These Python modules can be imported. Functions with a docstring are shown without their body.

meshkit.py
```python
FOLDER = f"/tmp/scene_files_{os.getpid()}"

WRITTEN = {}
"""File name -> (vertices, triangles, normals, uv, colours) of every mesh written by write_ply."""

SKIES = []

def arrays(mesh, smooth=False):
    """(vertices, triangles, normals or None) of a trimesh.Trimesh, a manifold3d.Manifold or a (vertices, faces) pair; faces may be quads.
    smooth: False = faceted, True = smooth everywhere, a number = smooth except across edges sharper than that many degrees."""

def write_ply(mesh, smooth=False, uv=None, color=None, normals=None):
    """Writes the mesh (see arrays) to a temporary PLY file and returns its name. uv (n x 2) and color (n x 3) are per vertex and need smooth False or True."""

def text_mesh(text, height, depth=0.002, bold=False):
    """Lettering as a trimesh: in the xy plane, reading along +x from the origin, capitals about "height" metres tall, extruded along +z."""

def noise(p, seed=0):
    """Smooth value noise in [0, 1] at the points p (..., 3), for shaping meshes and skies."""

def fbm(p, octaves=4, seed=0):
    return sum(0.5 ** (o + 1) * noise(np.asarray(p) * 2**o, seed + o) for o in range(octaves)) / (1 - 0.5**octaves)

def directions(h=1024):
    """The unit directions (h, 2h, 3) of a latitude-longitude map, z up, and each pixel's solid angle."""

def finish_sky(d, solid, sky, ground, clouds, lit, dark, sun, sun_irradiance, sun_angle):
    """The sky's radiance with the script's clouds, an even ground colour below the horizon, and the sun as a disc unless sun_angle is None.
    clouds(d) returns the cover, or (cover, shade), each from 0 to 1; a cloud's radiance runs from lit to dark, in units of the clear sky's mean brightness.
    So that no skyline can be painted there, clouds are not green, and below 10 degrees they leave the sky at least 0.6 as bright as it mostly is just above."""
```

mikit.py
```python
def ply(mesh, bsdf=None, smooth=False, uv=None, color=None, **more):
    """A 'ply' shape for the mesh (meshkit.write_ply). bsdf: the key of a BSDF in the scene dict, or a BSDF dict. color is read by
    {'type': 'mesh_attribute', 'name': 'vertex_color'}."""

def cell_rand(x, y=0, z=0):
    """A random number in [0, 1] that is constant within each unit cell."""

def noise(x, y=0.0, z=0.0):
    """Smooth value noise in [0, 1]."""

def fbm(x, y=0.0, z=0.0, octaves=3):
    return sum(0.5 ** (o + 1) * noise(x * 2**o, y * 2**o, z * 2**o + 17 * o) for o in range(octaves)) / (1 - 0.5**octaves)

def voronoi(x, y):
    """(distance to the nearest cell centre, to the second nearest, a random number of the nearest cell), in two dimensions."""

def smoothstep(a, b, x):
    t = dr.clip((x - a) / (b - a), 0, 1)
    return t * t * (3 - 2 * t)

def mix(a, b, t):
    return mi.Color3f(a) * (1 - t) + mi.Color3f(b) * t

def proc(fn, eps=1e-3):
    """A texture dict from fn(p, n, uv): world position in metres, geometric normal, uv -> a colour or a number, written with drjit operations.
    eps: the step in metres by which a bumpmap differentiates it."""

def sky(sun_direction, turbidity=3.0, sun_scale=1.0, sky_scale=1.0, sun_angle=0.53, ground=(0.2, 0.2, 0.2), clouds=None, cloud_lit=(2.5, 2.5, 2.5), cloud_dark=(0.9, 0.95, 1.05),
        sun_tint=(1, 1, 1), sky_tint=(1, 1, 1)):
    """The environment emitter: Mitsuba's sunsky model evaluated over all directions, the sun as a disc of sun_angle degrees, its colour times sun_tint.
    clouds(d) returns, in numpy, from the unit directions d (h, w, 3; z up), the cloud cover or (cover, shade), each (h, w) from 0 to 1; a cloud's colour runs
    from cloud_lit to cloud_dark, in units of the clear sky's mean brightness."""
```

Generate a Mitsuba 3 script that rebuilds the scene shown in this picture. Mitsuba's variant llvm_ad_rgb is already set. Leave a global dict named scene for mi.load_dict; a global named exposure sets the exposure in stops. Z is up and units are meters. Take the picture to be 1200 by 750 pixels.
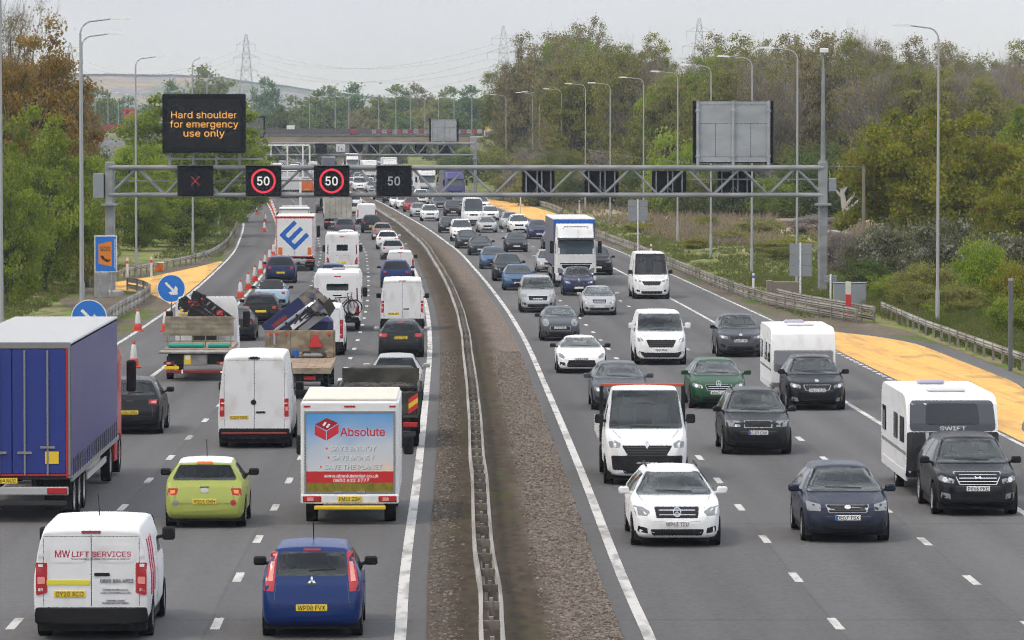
import math, random, numpy as np, trimesh, manifold3d as m3, mitsuba as mi, drjit as dr, mikit, meshkit
from scipy.interpolate import PchipInterpolator
T = mi.ScalarTransform4f
rng = np.random.default_rng(7)
random.seed(7)

# ------------------------------------------------------------------ camera, sky, exposure
FOC, YH, CAMZ = 5300.0, 148.0, 9.0                       # focal length in photo pixels, row of the horizon, eye height
PITCH = math.atan((375 - YH) / FOC)
scene, labels = {}, {}
scene['camera'] = {
    'type': 'perspective', 'fov': math.degrees(2 * math.atan(600 / FOC)), 'fov_axis': 'x', 'near_clip': 1.0, 'far_clip': 30000.0,
    'to_world': T().look_at(origin=[0, 0, CAMZ], target=[0, 100 * math.cos(PITCH), CAMZ - 100 * math.sin(PITCH)], up=[0, 0, 1]),
    'medium': {'type': 'ref', 'id': 'air'}}
def smooth_step(a, b, x): t = np.clip((x - a) / (b - a), 0, 1); return t * t * (3 - 2 * t)
def cloud_cover(d):
    n = meshkit.fbm(np.stack([d[..., 0] * 6, d[..., 1] * 6, d[..., 2] * 9], -1), 5, 5)
    return 1.0 + 0 * n, np.clip(0.42 + 4.2 * (n - 0.5), 0, 1) * smooth_step(0.10, 0.40, d[..., 2]) + (.70 + .5 * (n - .5)) * (1 - smooth_step(0.10, 0.40, d[..., 2]))
scene['daylight'] = mikit.sky([-0.45, -0.35, 0.75], turbidity=3, sun_scale=0.2, sun_angle=14, clouds=cloud_cover,
                              cloud_lit=(3.3, 3.42, 3.65), cloud_dark=(1.10, 1.18, 1.36))
exposure = 2.2

# ------------------------------------------------------------------ the road's line and level
Yk = [0, 79, 88, 118, 164, 198, 240, 287, 333, 365, 407, 453, 500, 557, 638, 760, 900, 1100, 1400, 2000]
Ck = [.9, .22, .06, -.3, -.92, -1.42, -2.3, -3.62, -5.15, -6.3, -8.3, -10.7, -13.5, -17.0, -22.2, -29.4, -36, -43.5, -52, -66]
Zk = [[0, 81, 135, 188, 233, 270, 305, 350, 400, 450, 550, 650, 800, 1000, 1300, 2000], [.55, .04, -.32, -.70, -.93, -1.10, -1.18, -1.26, -1.26, -1.21, -1.08, -.95, -.8, -.6, -.4, 0]]
centre, level = PchipInterpolator(Yk, Ck), PchipInterpolator(*Zk)
_D = np.linspace(40, 1900, 9000)
_YP = YH + FOC * (CAMZ - level(_D)) / _D
def depth_at(py): return float(np.interp(-py, -_YP, _D))
def at(px, py):
    """The point of the road plane that the photograph shows at a pixel."""
    D = depth_at(py)
    return np.array([(px - 600) / FOC * D, D, float(level(D))])
def at_depth(px, py, D): return np.array([(px - 600) / FOC * D, D, CAMZ - (py - YH) / FOC * D])
def along(D, off, h=0.0): 
    a = math.atan(float(centre(D + 1) - centre(D - 1)) / 2)
    return np.array([float(centre(D)) + off * math.cos(a), D - off * math.sin(a) * 0, float(level(D)) + h])
def bearing(D): return math.atan(float(centre(D + 2) - centre(D - 2)) / 4)        # the road's turn from +y towards +x

# ------------------------------------------------------------------ entries
_used = {}
def fresh(name):
    n = _used.get(name, -1) + 1
    _used[name] = n
    return name if n == 0 else f'{name}_{n:03d}'
def thing(name, label=None, cat=None, group=None, kind=None):
    k = fresh(name)
    d = {a: b for a, b in (('label', label), ('category', cat), ('group', group), ('kind', kind)) if b}
    if d: labels[k] = d
    return k
def bs(b): return {'type': 'ref', 'id': b}
def put(k, shape, bsdf, xf=None, **more):
    d = {**shape, 'bsdf': bs(bsdf), **more}
    if xf is not None: d['to_world'] = xf
    scene[k] = d
    return k
def part(parent, name, shape, bsdf, xf=None, label=None):
    k = fresh(f'{parent}__{name}')
    if label: labels[k] = {'label': label}
    return put(k, shape, bsdf, xf)
def P(mesh, smooth=False): return mikit.ply(mesh, None, smooth)
def mat(k, rgb, rough=0.5, **kw): scene[k] = {'type': 'twosided', 'b': {'type': 'principled', 'base_color': {'type': 'rgb', 'value': list(rgb)}, 'roughness': rough, **kw}}; return k
def frame(x, y, z, yaw=0.0): return T().translate([float(x), float(y), float(z)]).rotate([0, 0, 1], math.degrees(yaw))

# ------------------------------------------------------------------ shapes
def arr(m):
    if hasattr(m, 'to_mesh'):
        q = m.to_mesh(); return np.array(q.vert_properties[:, :3], float), np.array(q.tri_verts, int)
    if isinstance(m, tuple): return m
    return np.array(m.vertices), np.array(m.faces)
def join(*ms):
    vs, fs, n = [], [], 0
    for m in ms:
        v, f = arr(m); vs.append(v); fs.append(np.asarray(f) + n); n += len(v)
    return trimesh.Trimesh(np.vstack(vs), np.vstack(fs), process=False)
def moved(m, t=(0, 0, 0), rz=0, rx=0, ry=0, s=1):
    v, f = arr(m); v = v * s
    for a, (i, j) in ((rx, (1, 2)), (ry, (2, 0)), (rz, (0, 1))):
        if a: 
            c, q = math.cos(a), math.sin(a); w = v.copy(); w[:, i] = c * v[:, i] - q * v[:, j]; w[:, j] = q * v[:, i] + c * v[:, j]; v = w
    return trimesh.Trimesh(v + np.asarray(t, float), f, process=False)
def mirrored(m, ax=0):
    v, f = arr(m); v = v.copy(); v[:, ax] *= -1
    return trimesh.Trimesh(v, np.asarray(f)[:, ::-1], process=False)
def box(x0, x1, y0, y1, z0, z1, r=0.0):
    a, b = np.array([x0, y0, z0], float), np.array([x1, y1, z1], float)
    c, h = (a + b) / 2, (b - a) / 2
    sg = np.array([[x, y, z] for x in (-1, 1) for y in (-1, 1) for z in (-1, 1)], float)
    if r <= 0:
        f = np.array([[0, 1, 3], [0, 3, 2], [4, 6, 7], [4, 7, 5], [0, 4, 5], [0, 5, 1], [2, 3, 7], [2, 7, 6], [0, 2, 6], [0, 6, 4], [1, 5, 7], [1, 7, 3]])
        return trimesh.Trimesh(sg * h + c, f, process=False)
    r = min(r, *(h * 0.95))
    pts = np.vstack([sg * (h - r * np.array(o)) for o in ((1, 1, 0), (1, 0, 1), (0, 1, 1))]) + c
    return trimesh.Trimesh(*arr(m3.Manifold.hull_points(pts.astype(float))), process=False)
def bar(p, q, r, n=6, r2=None):
    """A round bar from p to q."""
    p, q = np.asarray(p, float), np.asarray(q, float)
    d = q - p; d /= np.linalg.norm(d)
    a = np.cross(d, [0, 0, 1.0] if abs(d[2]) < .9 else [1.0, 0, 0]); a /= np.linalg.norm(a); b = np.cross(d, a)
    t = np.arange(n) * 2 * np.pi / n + np.pi / n
    ring = np.cos(t)[:, None] * a + np.sin(t)[:, None] * b
    v = np.vstack([p + ring * r, q + ring * (r if r2 is None else r2), [p], [q]])
    i = np.arange(n); j = (i + 1) % n
    f = np.vstack([np.stack([i, j, j + n], 1), np.stack([i, j + n, i + n], 1), np.stack([j, i, i * 0 + 2 * n], 1), np.stack([i + n, j + n, i * 0 + 2 * n + 1], 1)])
    return trimesh.Trimesh(v, f, process=False)
def beam(p, q, w, h, up=(0, 0, 1)):
    """A square bar from p to q, w wide and h deep."""
    p, q = np.asarray(p, float), np.asarray(q, float)
    d = q - p; d /= np.linalg.norm(d)
    a = np.cross(d, up); 
    if np.linalg.norm(a) < 1e-6: a = np.cross(d, [1.0, 0, 0])
    a /= np.linalg.norm(a); b = np.cross(a, d)
    v = np.array([e + s * a * w / 2 + u * b * h / 2 for e in (p, q) for s, u in ((-1, -1), (1, -1), (1, 1), (-1, 1))])
    f = np.array([[0, 1, 5], [0, 5, 4], [1, 2, 6], [1, 6, 5], [2, 3, 7], [2, 7, 6], [3, 0, 4], [3, 4, 7], [0, 2, 1], [0, 3, 2], [4, 5, 6], [4, 6, 7]])
    return trimesh.Trimesh(v, f, process=False)
def tube(pts, rad, n=5):
    p = np.asarray(pts, float); rad = np.broadcast_to(rad, (len(p),))
    t = np.gradient(p, axis=0); t /= np.linalg.norm(t, axis=1, keepdims=True) + 1e-12
    a = np.cross(t, np.where(np.abs(t[:, 2:]) < .9, [0, 0, 1.0], [1.0, 0, 0])); a /= np.linalg.norm(a, axis=1, keepdims=True) + 1e-12
    b = np.cross(t, a); g = np.arange(n) * 2 * np.pi / n
    v = p[:, None] + rad[:, None, None] * (np.cos(g)[None, :, None] * a[:, None] + np.sin(g)[None, :, None] * b[:, None])
    i, j = np.meshgrid(np.arange(len(p) - 1), np.arange(n), indexing='ij')
    q = np.stack([i * n + j, i * n + (j + 1) % n, (i + 1) * n + (j + 1) % n, (i + 1) * n + j], -1).reshape(-1, 4)
    return trimesh.Trimesh(v.reshape(-1, 3), np.vstack([q[:, [0, 1, 2]], q[:, [0, 2, 3]]]), process=False)
def strip(path, prof):
    """A profile of (across, up) points swept along path rows (x, y, z, yaw)."""
    prof = np.asarray(prof, float); n = len(prof)
    v = []
    for x, y, z, a in path:
        v.append(np.stack([x + prof[:, 0] * math.cos(a), y - prof[:, 0] * math.sin(a), z + prof[:, 1]], 1))
    v = np.vstack(v); i, j = np.meshgrid(np.arange(len(path) - 1), np.arange(n - 1), indexing='ij')
    q = np.stack([i * n + j, i * n + j + 1, (i + 1) * n + j + 1, (i + 1) * n + j], -1).reshape(-1, 4)
    return trimesh.Trimesh(v, np.vstack([q[:, [0, 1, 2]], q[:, [0, 2, 3]]]), process=False)
def slab(pts, h, r=0.0, seg=6):
    """A flat outline in x, y drawn up to thickness h."""
    c = m3.CrossSection([np.asarray(pts, float)], m3.FillRule.NonZero)
    if r: c = c.offset(-r, m3.JoinType.Miter, 4, 0).offset(r, m3.JoinType.Round, 2, seg * 4)
    return m3.Manifold.extrude(c, h)
def disc(r, h, n=24):
    t = np.arange(n) * 2 * np.pi / n
    return slab(np.stack([r * np.cos(t), r * np.sin(t)], 1), h)
def upright(m): return moved(m, rx=math.pi / 2)          # from the x, y plane to the x, z plane, its front to -y
def text_up(s, h, bold=True, depth=.006, width=None):
    """Lettering upright in the x, z plane, centred on x = 0, read from -y."""
    m = meshkit.text_mesh(s, h, depth, bold)
    v = np.array(m.vertices); v[:, 0] -= (v[:, 0].min() + v[:, 0].max()) / 2
    if width: v[:, 0] *= width / np.ptp(v[:, 0])
    return upright(trimesh.Trimesh(v, m.faces, process=False))
# ------------------------------------------------------------------ materials
def paint(k, rgb, rough=.28, metal=0.0): return mat(k, rgb, rough, specular=.32, clearcoat=.22, clearcoat_gloss=.97, metallic=metal)
paint('paint_white', (.76, .77, .78)); scene['paint_white']['b']['base_color'] = mikit.proc(lambda p, n, uv: mikit.mix((.78, .79, .80), (.58, .565, .53), mikit.smoothstep(.50, .82, mikit.fbm(p.x * 3.1, p.y * .9, p.z * 1.3, 4)) * .6)); paint('paint_black', (.0035, .004, .006)); paint('paint_navy', (.009, .013, .034)); paint('paint_grey', (.06, .065, .073), .3, .3)
paint('paint_dark_grey', (.010, .011, .014), .3, .1); paint('paint_silver', (.46, .47, .48), .32, .4); paint('paint_blue', (.006, .027, .135)); paint('paint_sky_blue', (.035, .095, .21))
paint('paint_pale_blue', (.36, .50, .62)); paint('paint_green', (.008, .062, .022)); paint('paint_red', (.36, .02, .025)); paint('paint_lime', (.38, .43, .10)); paint('paint_slate', (.075, .08, .095), .3, .3)
paint('paint_copper', (.30, .24, .22), .3, .2); paint('paint_orange', (.72, .17, .03)); paint('paint_purple', (.10, .09, .30)); paint('paint_cream', (.72, .66, .48)); paint('paint_maroon', (.20, .03, .06))
paint('paint_deep_blue', (.014, .024, .085)); paint('paint_lorry_red', (.42, .03, .04)); paint('sign_blue_paint', (.02, .13, .52), .4)
mat('car_glass', (.006, .010, .013), .03, specular=.6)
mat('cab_glass', (.075, .10, .115), .04, specular=.65)
scene['clear_glass'] = {'type': 'thindielectric', 'int_ior': 1.36, 'specular_transmittance': {'type': 'rgb', 'value': [.80, .86, .86]}}
mat('interior', (.030, .030, .033), .8, specular=.2); mat('seat_cloth', (.055, .055, .06), .9, specular=.2)
mat('windscreen_glass', (.030, .042, .050), .035, specular=.65)
mat('pale_glass', (.10, .12, .13), .08, specular=.7, clearcoat=1.0)
mat('tyre', (.014, .014, .015), .85, specular=.2); mat('alloy', (.42, .43, .44), .35, metallic=.5); mat('dark_alloy', (.06, .06, .065), .4, metallic=.3); mat('steel_rim', (.30, .30, .31), .5)
mat('black_plastic', (.010, .010, .011), .6, specular=.3); mat('dark_trim', (.05, .05, .054), .4); mat('seam', (.11, .11, .115), .7); mat('chrome', (.70, .71, .73), .15, metallic=.85)
mat('lamp_glass', (.20, .215, .23), .10, specular=.8, clearcoat=1.0); mat('lamp_lens', (.82, .84, .86), .08, metallic=.6)
mat('tail_red', (.42, .012, .018), .15, clearcoat=1.0); mat('tail_pale', (.75, .30, .26), .2, clearcoat=1.0); mat('tail_dark', (.16, .012, .016), .25, clearcoat=1.0); mat('tail_amber', (.80, .28, .04), .2, clearcoat=1.0)
mat('plate_white', (.74, .74, .72), .45); mat('plate_yellow', (.80, .58, .035), .45); mat('ink', (.012, .012, .014), .6); mat('white_ink', (.80, .80, .80), .5)
scene['lamp_lit'] = {'type': 'twosided', 'b': {'type': 'principled', 'base_color': {'type': 'rgb', 'value': [.85, .82, .76]}, 'roughness': .1}}
# ------------------------------------------------------------------ the setting: ground, carriageways, central reservation, refuges
def smooth01(a, b, x): t = np.clip((x - a) / (b - a), 0, 1); return t * t * (3 - 2 * t)
def ground_rise(off, D):
    """Height of the land above the road's level, by offset from its centre line."""
    l = 1.6 * smooth01(-24, -36, off) + 1.2 * smooth01(-34, -70, off)
    l = l * smooth01(700, 420, D) + 0
    r = .25 * smooth01(21.8, 25, off) + .5 * smooth01(26, 60, off) * smooth01(260, 200, D)
    near = np.where(np.abs(off) < 17.3, -.06, 0.0)
    return near + l + r
def ground_at(x, D):
    D = np.asarray(D, float); Dc = np.clip(D, 40, 1900)
    return level(Dc) + ground_rise(np.asarray(x) - centre(Dc), D)
offs = np.concatenate([[-4000, -1500, -600, -250, -120, -80], np.linspace(-60, -16.4, 24), [-16, 0, 15.7], np.linspace(16.4, 60, 24), [80, 120, 250, 600, 1500, 4000]])
Ds = np.concatenate([np.linspace(30, 500, 120), np.linspace(510, 1300, 60), [1500, 1900, 2600, 4000, 7000, 12000]])
gv, guv = [], []
for D in Ds:
    Dc = min(D, 1900.); c = float(centre(Dc)); z = float(level(Dc)) + ground_rise(offs, D)
    gv.append(np.column_stack([c + offs, np.full(len(offs), D), z])); guv.append(np.column_stack([offs, np.full(len(offs), D)]))
def gridmesh(nr, nc):
    i, j = np.meshgrid(np.arange(nr - 1), np.arange(nc - 1), indexing='ij')
    q = np.stack([i * nc + j, i * nc + j + 1, (i + 1) * nc + j + 1, (i + 1) * nc + j], -1).reshape(-1, 4)
    return np.vstack([q[:, [0, 1, 2]], q[:, [0, 2, 3]]])
def ground_colour(p, n, uv):
    a = mikit.fbm(p.x * .35, p.y * .12, 0, 4); b = mikit.fbm(p.x * 1.7 + 9, p.y * .5, 0, 3)
    g = mikit.mix((.075, .115, .024), (.145, .175, .045), mikit.smoothstep(.35, .65, a))
    g = mikit.mix(g, (.17, .15, .08), mikit.smoothstep(.42, .66, b))
    heath = mikit.mix((.28, .205, .16), (.30, .255, .17), mikit.smoothstep(.3, .7, b))
    field = mikit.smoothstep(20.0, 26.0, uv.x) * mikit.smoothstep(345, 420, p.y + 40 * (a - .5)) * (1 - mikit.smoothstep(520, 640, p.y)) * mikit.smoothstep(.36, .56, a + (uv.x - 30) * .006)
    return mikit.mix(g, heath, field)
scene['turf'] = {'type': 'twosided', 'b': {'type': 'principled', 'base_color': mikit.proc(ground_colour), 'roughness': .95, 'specular': .15}}
scene['ground'] = {**mikit.ply((np.vstack(gv), gridmesh(len(Ds), len(offs))), None, False, uv=np.vstack(guv)), 'bsdf': bs('turf')}
labels['ground'] = {'kind': 'structure'}
def ribbon(o0, o1, D0, D1, h, step=6.0, cols=2):
    """A sheet of the road's surface between two offsets, as (vertices, faces, uv) with uv = (offset, distance)."""
    ds = np.linspace(D0, D1, max(2, int((D1 - D0) / step) + 1)); oo = np.linspace(0, 1, cols)
    f0 = o0 if callable(o0) else (lambda d: o0); f1 = o1 if callable(o1) else (lambda d: o1)
    v, uv = [], []
    for d in ds:
        a, b = f0(d), f1(d)
        for t in oo:
            o = a + (b - a) * t; v.append(along(d, o, h)); uv.append((o, d))
    return np.array(v), gridmesh(len(ds), cols), np.array(uv, float)
def sheet(k, rib, m): scene[k] = {**mikit.ply((rib[0], rib[1]), None, False, uv=rib[2]), 'bsdf': bs(m)}
def asphalt(p, n, uv):
    a = mikit.fbm(uv.x * .9, uv.y * .035, 0, 4); b = mikit.noise(uv.x * 14, uv.y * 9, 1); c = mikit.fbm(uv.x * .25 + 5, uv.y * .012, 3, 3)
    lane = (dr.abs(uv.x) - 2.18) / 3.5; t = lane - dr.floor(lane); track = dr.exp(-dr.square((t - .28) / .11)) + dr.exp(-dr.square((t - .72) / .11))
    v = .086 + .030 * (a - .5) + .014 * (b - .5) + .040 * (c - .5) + .006 * track - .007 * dr.exp(-dr.square((t - .5) / .10)) * (.4 + mikit.fbm(uv.y * .05, lane, 3, 2))
    seam = mikit.smoothstep(.035, .0, dr.abs(t - .985) * 3.5) * .010
    join = mikit.smoothstep(.2, 0, dr.abs(mikit.noise(dr.floor(uv.y / 41), 2) * 41 - (uv.y - dr.floor(uv.y / 41) * 41))) * .018
    v = v * dr.select(mikit.cell_rand(dr.floor(uv.y / 63 + dr.floor(lane) * .37), dr.floor(lane), 4) > .66, 1.10, 1.0) - seam - join
    spots = mikit.smoothstep(.77, .84, mikit.noise(uv.x * 2.1, uv.y * .7, 9)) * .012
    return mi.Color3f(v - spots * .15) * mi.Color3f(1.0, .985, 1.0)
scene['asphalt'] = {'type': 'twosided', 'b': {'type': 'principled', 'base_color': mikit.proc(asphalt), 'roughness': .82, 'specular': .35}}
def soil(p, n, uv):
    """Central reservation: stone chippings at the right, dark earth and moss along the barrier, grit at the left."""
    a = mikit.fbm(uv.x * 2.3, uv.y * .35, 0, 4); b = mikit.fbm(uv.x * 6, uv.y * 1.5, 4, 3); w = uv.x + .55 * (a - .5)
    d1, d2, r = mikit.voronoi(uv.x * 15, uv.y * 15)
    chip = mikit.mix((.085, .068, .055), (.21, .175, .15), r) * (.55 + .45 * mikit.smoothstep(0, .22, d2 - d1))
    earth = mikit.mix((.034, .027, .019), (.075, .058, .042), b)
    earth = mikit.mix(earth, (.050, .058, .018), mikit.smoothstep(.55, .72, mikit.fbm(uv.x * 2.6 + 3, uv.y * .9, 2, 4)) * .7 * mikit.smoothstep(.45, .6, mikit.fbm(uv.x * .7, uv.y * .13, 4, 2)))
    grit = mikit.mix((.095, .078, .066), (.055, .045, .036), b)
    s = mikit.mix(earth, chip, mikit.smoothstep(.15, 1.0, w)); s = mikit.mix(grit, s, mikit.smoothstep(-1.62, -1.15, w))
    verge_dirt = mikit.smoothstep(300, 430, uv.y)
    return mikit.mix(s, mikit.mix((.095, .082, .062), (.045, .038, .028), a), verge_dirt * .6)
scene['reservation_soil'] = {'type': 'twosided', 'b': {'type': 'principled', 'base_color': mikit.proc(soil), 'roughness': .95, 'specular': .2}}
sheet('left_carriageway', ribbon(-17.0, -1.72, 40, 1850, 0, cols=9), 'asphalt'); labels['left_carriageway'] = {'kind': 'structure', 'label': 'left carriageway of grey asphalt with traffic driving away'}
sheet('right_carriageway', ribbon(1.72, 16.0, 40, 1850, 0, cols=9), 'asphalt'); labels['right_carriageway'] = {'kind': 'structure', 'label': 'right carriageway of grey asphalt with oncoming traffic'}
sheet('central_reservation', ribbon(-1.72, 1.72, 40, 1850, .03, 4, 7), 'reservation_soil'); labels['central_reservation'] = {'kind': 'structure', 'label': 'central reservation of stone chippings and dark earth'}
def white_line(p, n, uv):
    w = mikit.fbm(p.x * 3, p.y * .8, 0, 4)
    return mikit.mix((.47, .465, .45), (.24, .235, .225), mikit.smoothstep(.45, .80, w)) * (1 - .25 * mikit.smoothstep(.06, .0, dr.abs(uv.y / 11.3 - dr.floor(uv.y / 11.3) - .5) * 11.3))
scene['road_paint'] = {'type': 'twosided', 'b': {'type': 'principled', 'base_color': mikit.proc(white_line), 'roughness': .7}}
for holder, off, wd in (('left_carriageway', -2.18, .21), ('left_carriageway', -12.8, .18), ('left_carriageway', -16.25, .18), ('right_carriageway', 2.18, .21), ('right_carriageway', 12.25, .18)):
    k = fresh(f'{holder}__edge_line'); sheet(k, ribbon(off - wd / 2, off + wd / 2, 40, 1850, .008, 5), 'road_paint')
for o0, o1, D0, D1 in ((15.3, 15.45, 40, 138), (15.3, 15.45, 222, 1850)):
    k = fresh('right_carriageway__edge_line'); sheet(k, ribbon(o0, o1, D0, D1, .008, 5), 'road_paint')
for i, D in enumerate(np.arange(139, 221, 2.0)): sheet(fresh('right_carriageway__refuge_dash'), ribbon(15.28, 15.45, D, D + 1.15, .008), 'road_paint')
DASH0 = 81.2
for holder, off in (('left_carriageway', -5.5), ('left_carriageway', -9.15), ('right_carriageway', 5.65), ('right_carriageway', 9.1)):
    far = []
    for i in range(-4, 130):
        D = DASH0 + 9 * i + (0 if off != 9.1 else -.6) - 1.0
        r = ribbon(off - .085, off + .085, D, D + 2.0, .008)
        if i < 42: sheet(fresh(f'{holder}__lane_dash'), r, 'road_paint')
        else: far.append((r[0], r[1]))
    k = fresh(f'{holder}__far_lane_dashes'); scene[k] = {**P(join(*far)), 'bsdf': bs('road_paint')}; labels[k] = {'kind': 'stuff'}
# emergency refuges
def verge(p, n, uv):
    a = mikit.fbm(p.x * .9, p.y * .2, 0, 4); b = mikit.noise(p.x * 9, p.y * 5, 2)
    c = mikit.mix((.135, .115, .09), (.085, .07, .05), a); c = mikit.mix(c, (.075, .10, .026), mikit.smoothstep(.55, .70, mikit.fbm(p.x * .5 + 4, p.y * .1, 5, 4)))
    return c * (.8 + .4 * b)
scene['verge_dirt'] = {'type': 'twosided', 'b': {'type': 'principled', 'base_color': mikit.proc(verge), 'roughness': .95, 'specular': .2}}
def refuge(p, n, uv):
    a = mikit.fbm(p.x * .8, p.y * .25, 0, 4); b = mikit.noise(p.x * 7, p.y * 4, 2)
    c = mikit.mix((.66, .385, .115), (.57, .31, .085), a); c = mikit.mix(c, (.46, .27, .10), mikit.smoothstep(.60, .75, mikit.fbm(p.x * 1.5 + 7, p.y * .12, 3, 4)) * .7)
    tyre = mikit.smoothstep(.62, .70, mikit.noise(uv.x * 1.4 + uv.y * .035, uv.y * .012, 6)) * mikit.noise(uv.x * 5, uv.y * .3, 8)
    c = mikit.mix(c, (.20, .14, .07), tyre * .45 + mikit.smoothstep(.66, .76, mikit.fbm(p.x * .6, p.y * .2, 9, 4)) * .45)
    return c * (.90 + .2 * b)
scene['refuge_surface'] = {'type': 'twosided', 'b': {'type': 'principled', 'base_color': mikit.proc(refuge), 'roughness': .85}}
def poly_sheet(k, pts, h, m):
    """pts: rows of (distance, offset) round a patch."""
    v = np.array([along(d, o, h) for d, o in pts]); n = len(v); v = np.vstack([v, v.mean(0)])
    scene[k] = {**P((v, np.array([[i, (i + 1) % n, n] for i in range(n)]))), 'bsdf': bs(m)}
lo = PchipInterpolator([120, 138, 150, 158, 171, 201, 210, 216, 228], [15.55, 16.2, 18.0, 19.0, 19.8, 19.75, 18.9, 17.4, 15.6])
sheet('refuge_apron', ribbon(16.0, lambda d: float(lo(d)) + .9, 118, 231, .004, 3), 'asphalt')
sheet('refuge_verge', ribbon(lambda d: float(lo(d)) + .7, lambda d: float(np.interp(d, [118, 150, 175, 215, 226, 236], [18.8, 20.9, 21.3, 21.3, 20.2, 19.6])), 121, 236, .002, 3, 4), 'verge_dirt'); labels['refuge_verge'] = {'kind': 'structure'}
sheet('refuge_bay', ribbon(15.55, lambda d: float(lo(d)), 121, 227.5, .012, 3), 'refuge_surface'); labels['refuge_bay'] = {'kind': 'structure', 'label': 'large yellow refuge bay beside the right carriageway'}; labels['refuge_apron'] = {'kind': 'structure'}
ll = PchipInterpolator([254, 266, 274, 281, 290, 305, 325, 345], [-16.55, -17.8, -19.0, -21.6, -22.4, -20.4, -18.3, -16.6])
sheet('left_refuge_bay', ribbon(lambda d: float(ll(d)), -16.45, 255, 343, .012, 3), 'refuge_surface'); labels['left_refuge_bay'] = {'kind': 'structure', 'label': 'yellow refuge bay left of the hard shoulder'}
lf = PchipInterpolator([560, 600, 660, 720], [15.6, 19.5, 19.5, 15.6])
sheet('far_refuge_bay', ribbon(15.5, lambda d: float(lf(d)), 480, 716, .012, 4) if False else ribbon(15.5, lambda d: float(PchipInterpolator([470, 500, 570, 640], [15.6, 19.8, 20.2, 15.7])(d)), 472, 638, .012, 4), 'refuge_surface'); labels['far_refuge_bay'] = {'kind': 'structure', 'label': 'far yellow refuge bay behind the tall white van'}
sheet('left_verge', ribbon(lambda d: float(np.interp(d, [180, 225, 262, 285, 330, 350, 400, 1200], [-18.8, -19, -23.6, -23.6, -20, -18.2, -17.8, -17.8])), -16.6, 150, 1200, .004, 5, 4), 'verge_dirt'); labels['left_verge'] = {'kind': 'structure'}
sheet('right_verge', ribbon(15.7, lambda d: float(np.interp(d, [232, 245, 270, 1200], [19.5, 18.0, 17.2, 17.4])), 229, 1200, .004, 5, 4), 'verge_dirt'); labels['right_verge'] = {'kind': 'structure'}
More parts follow.
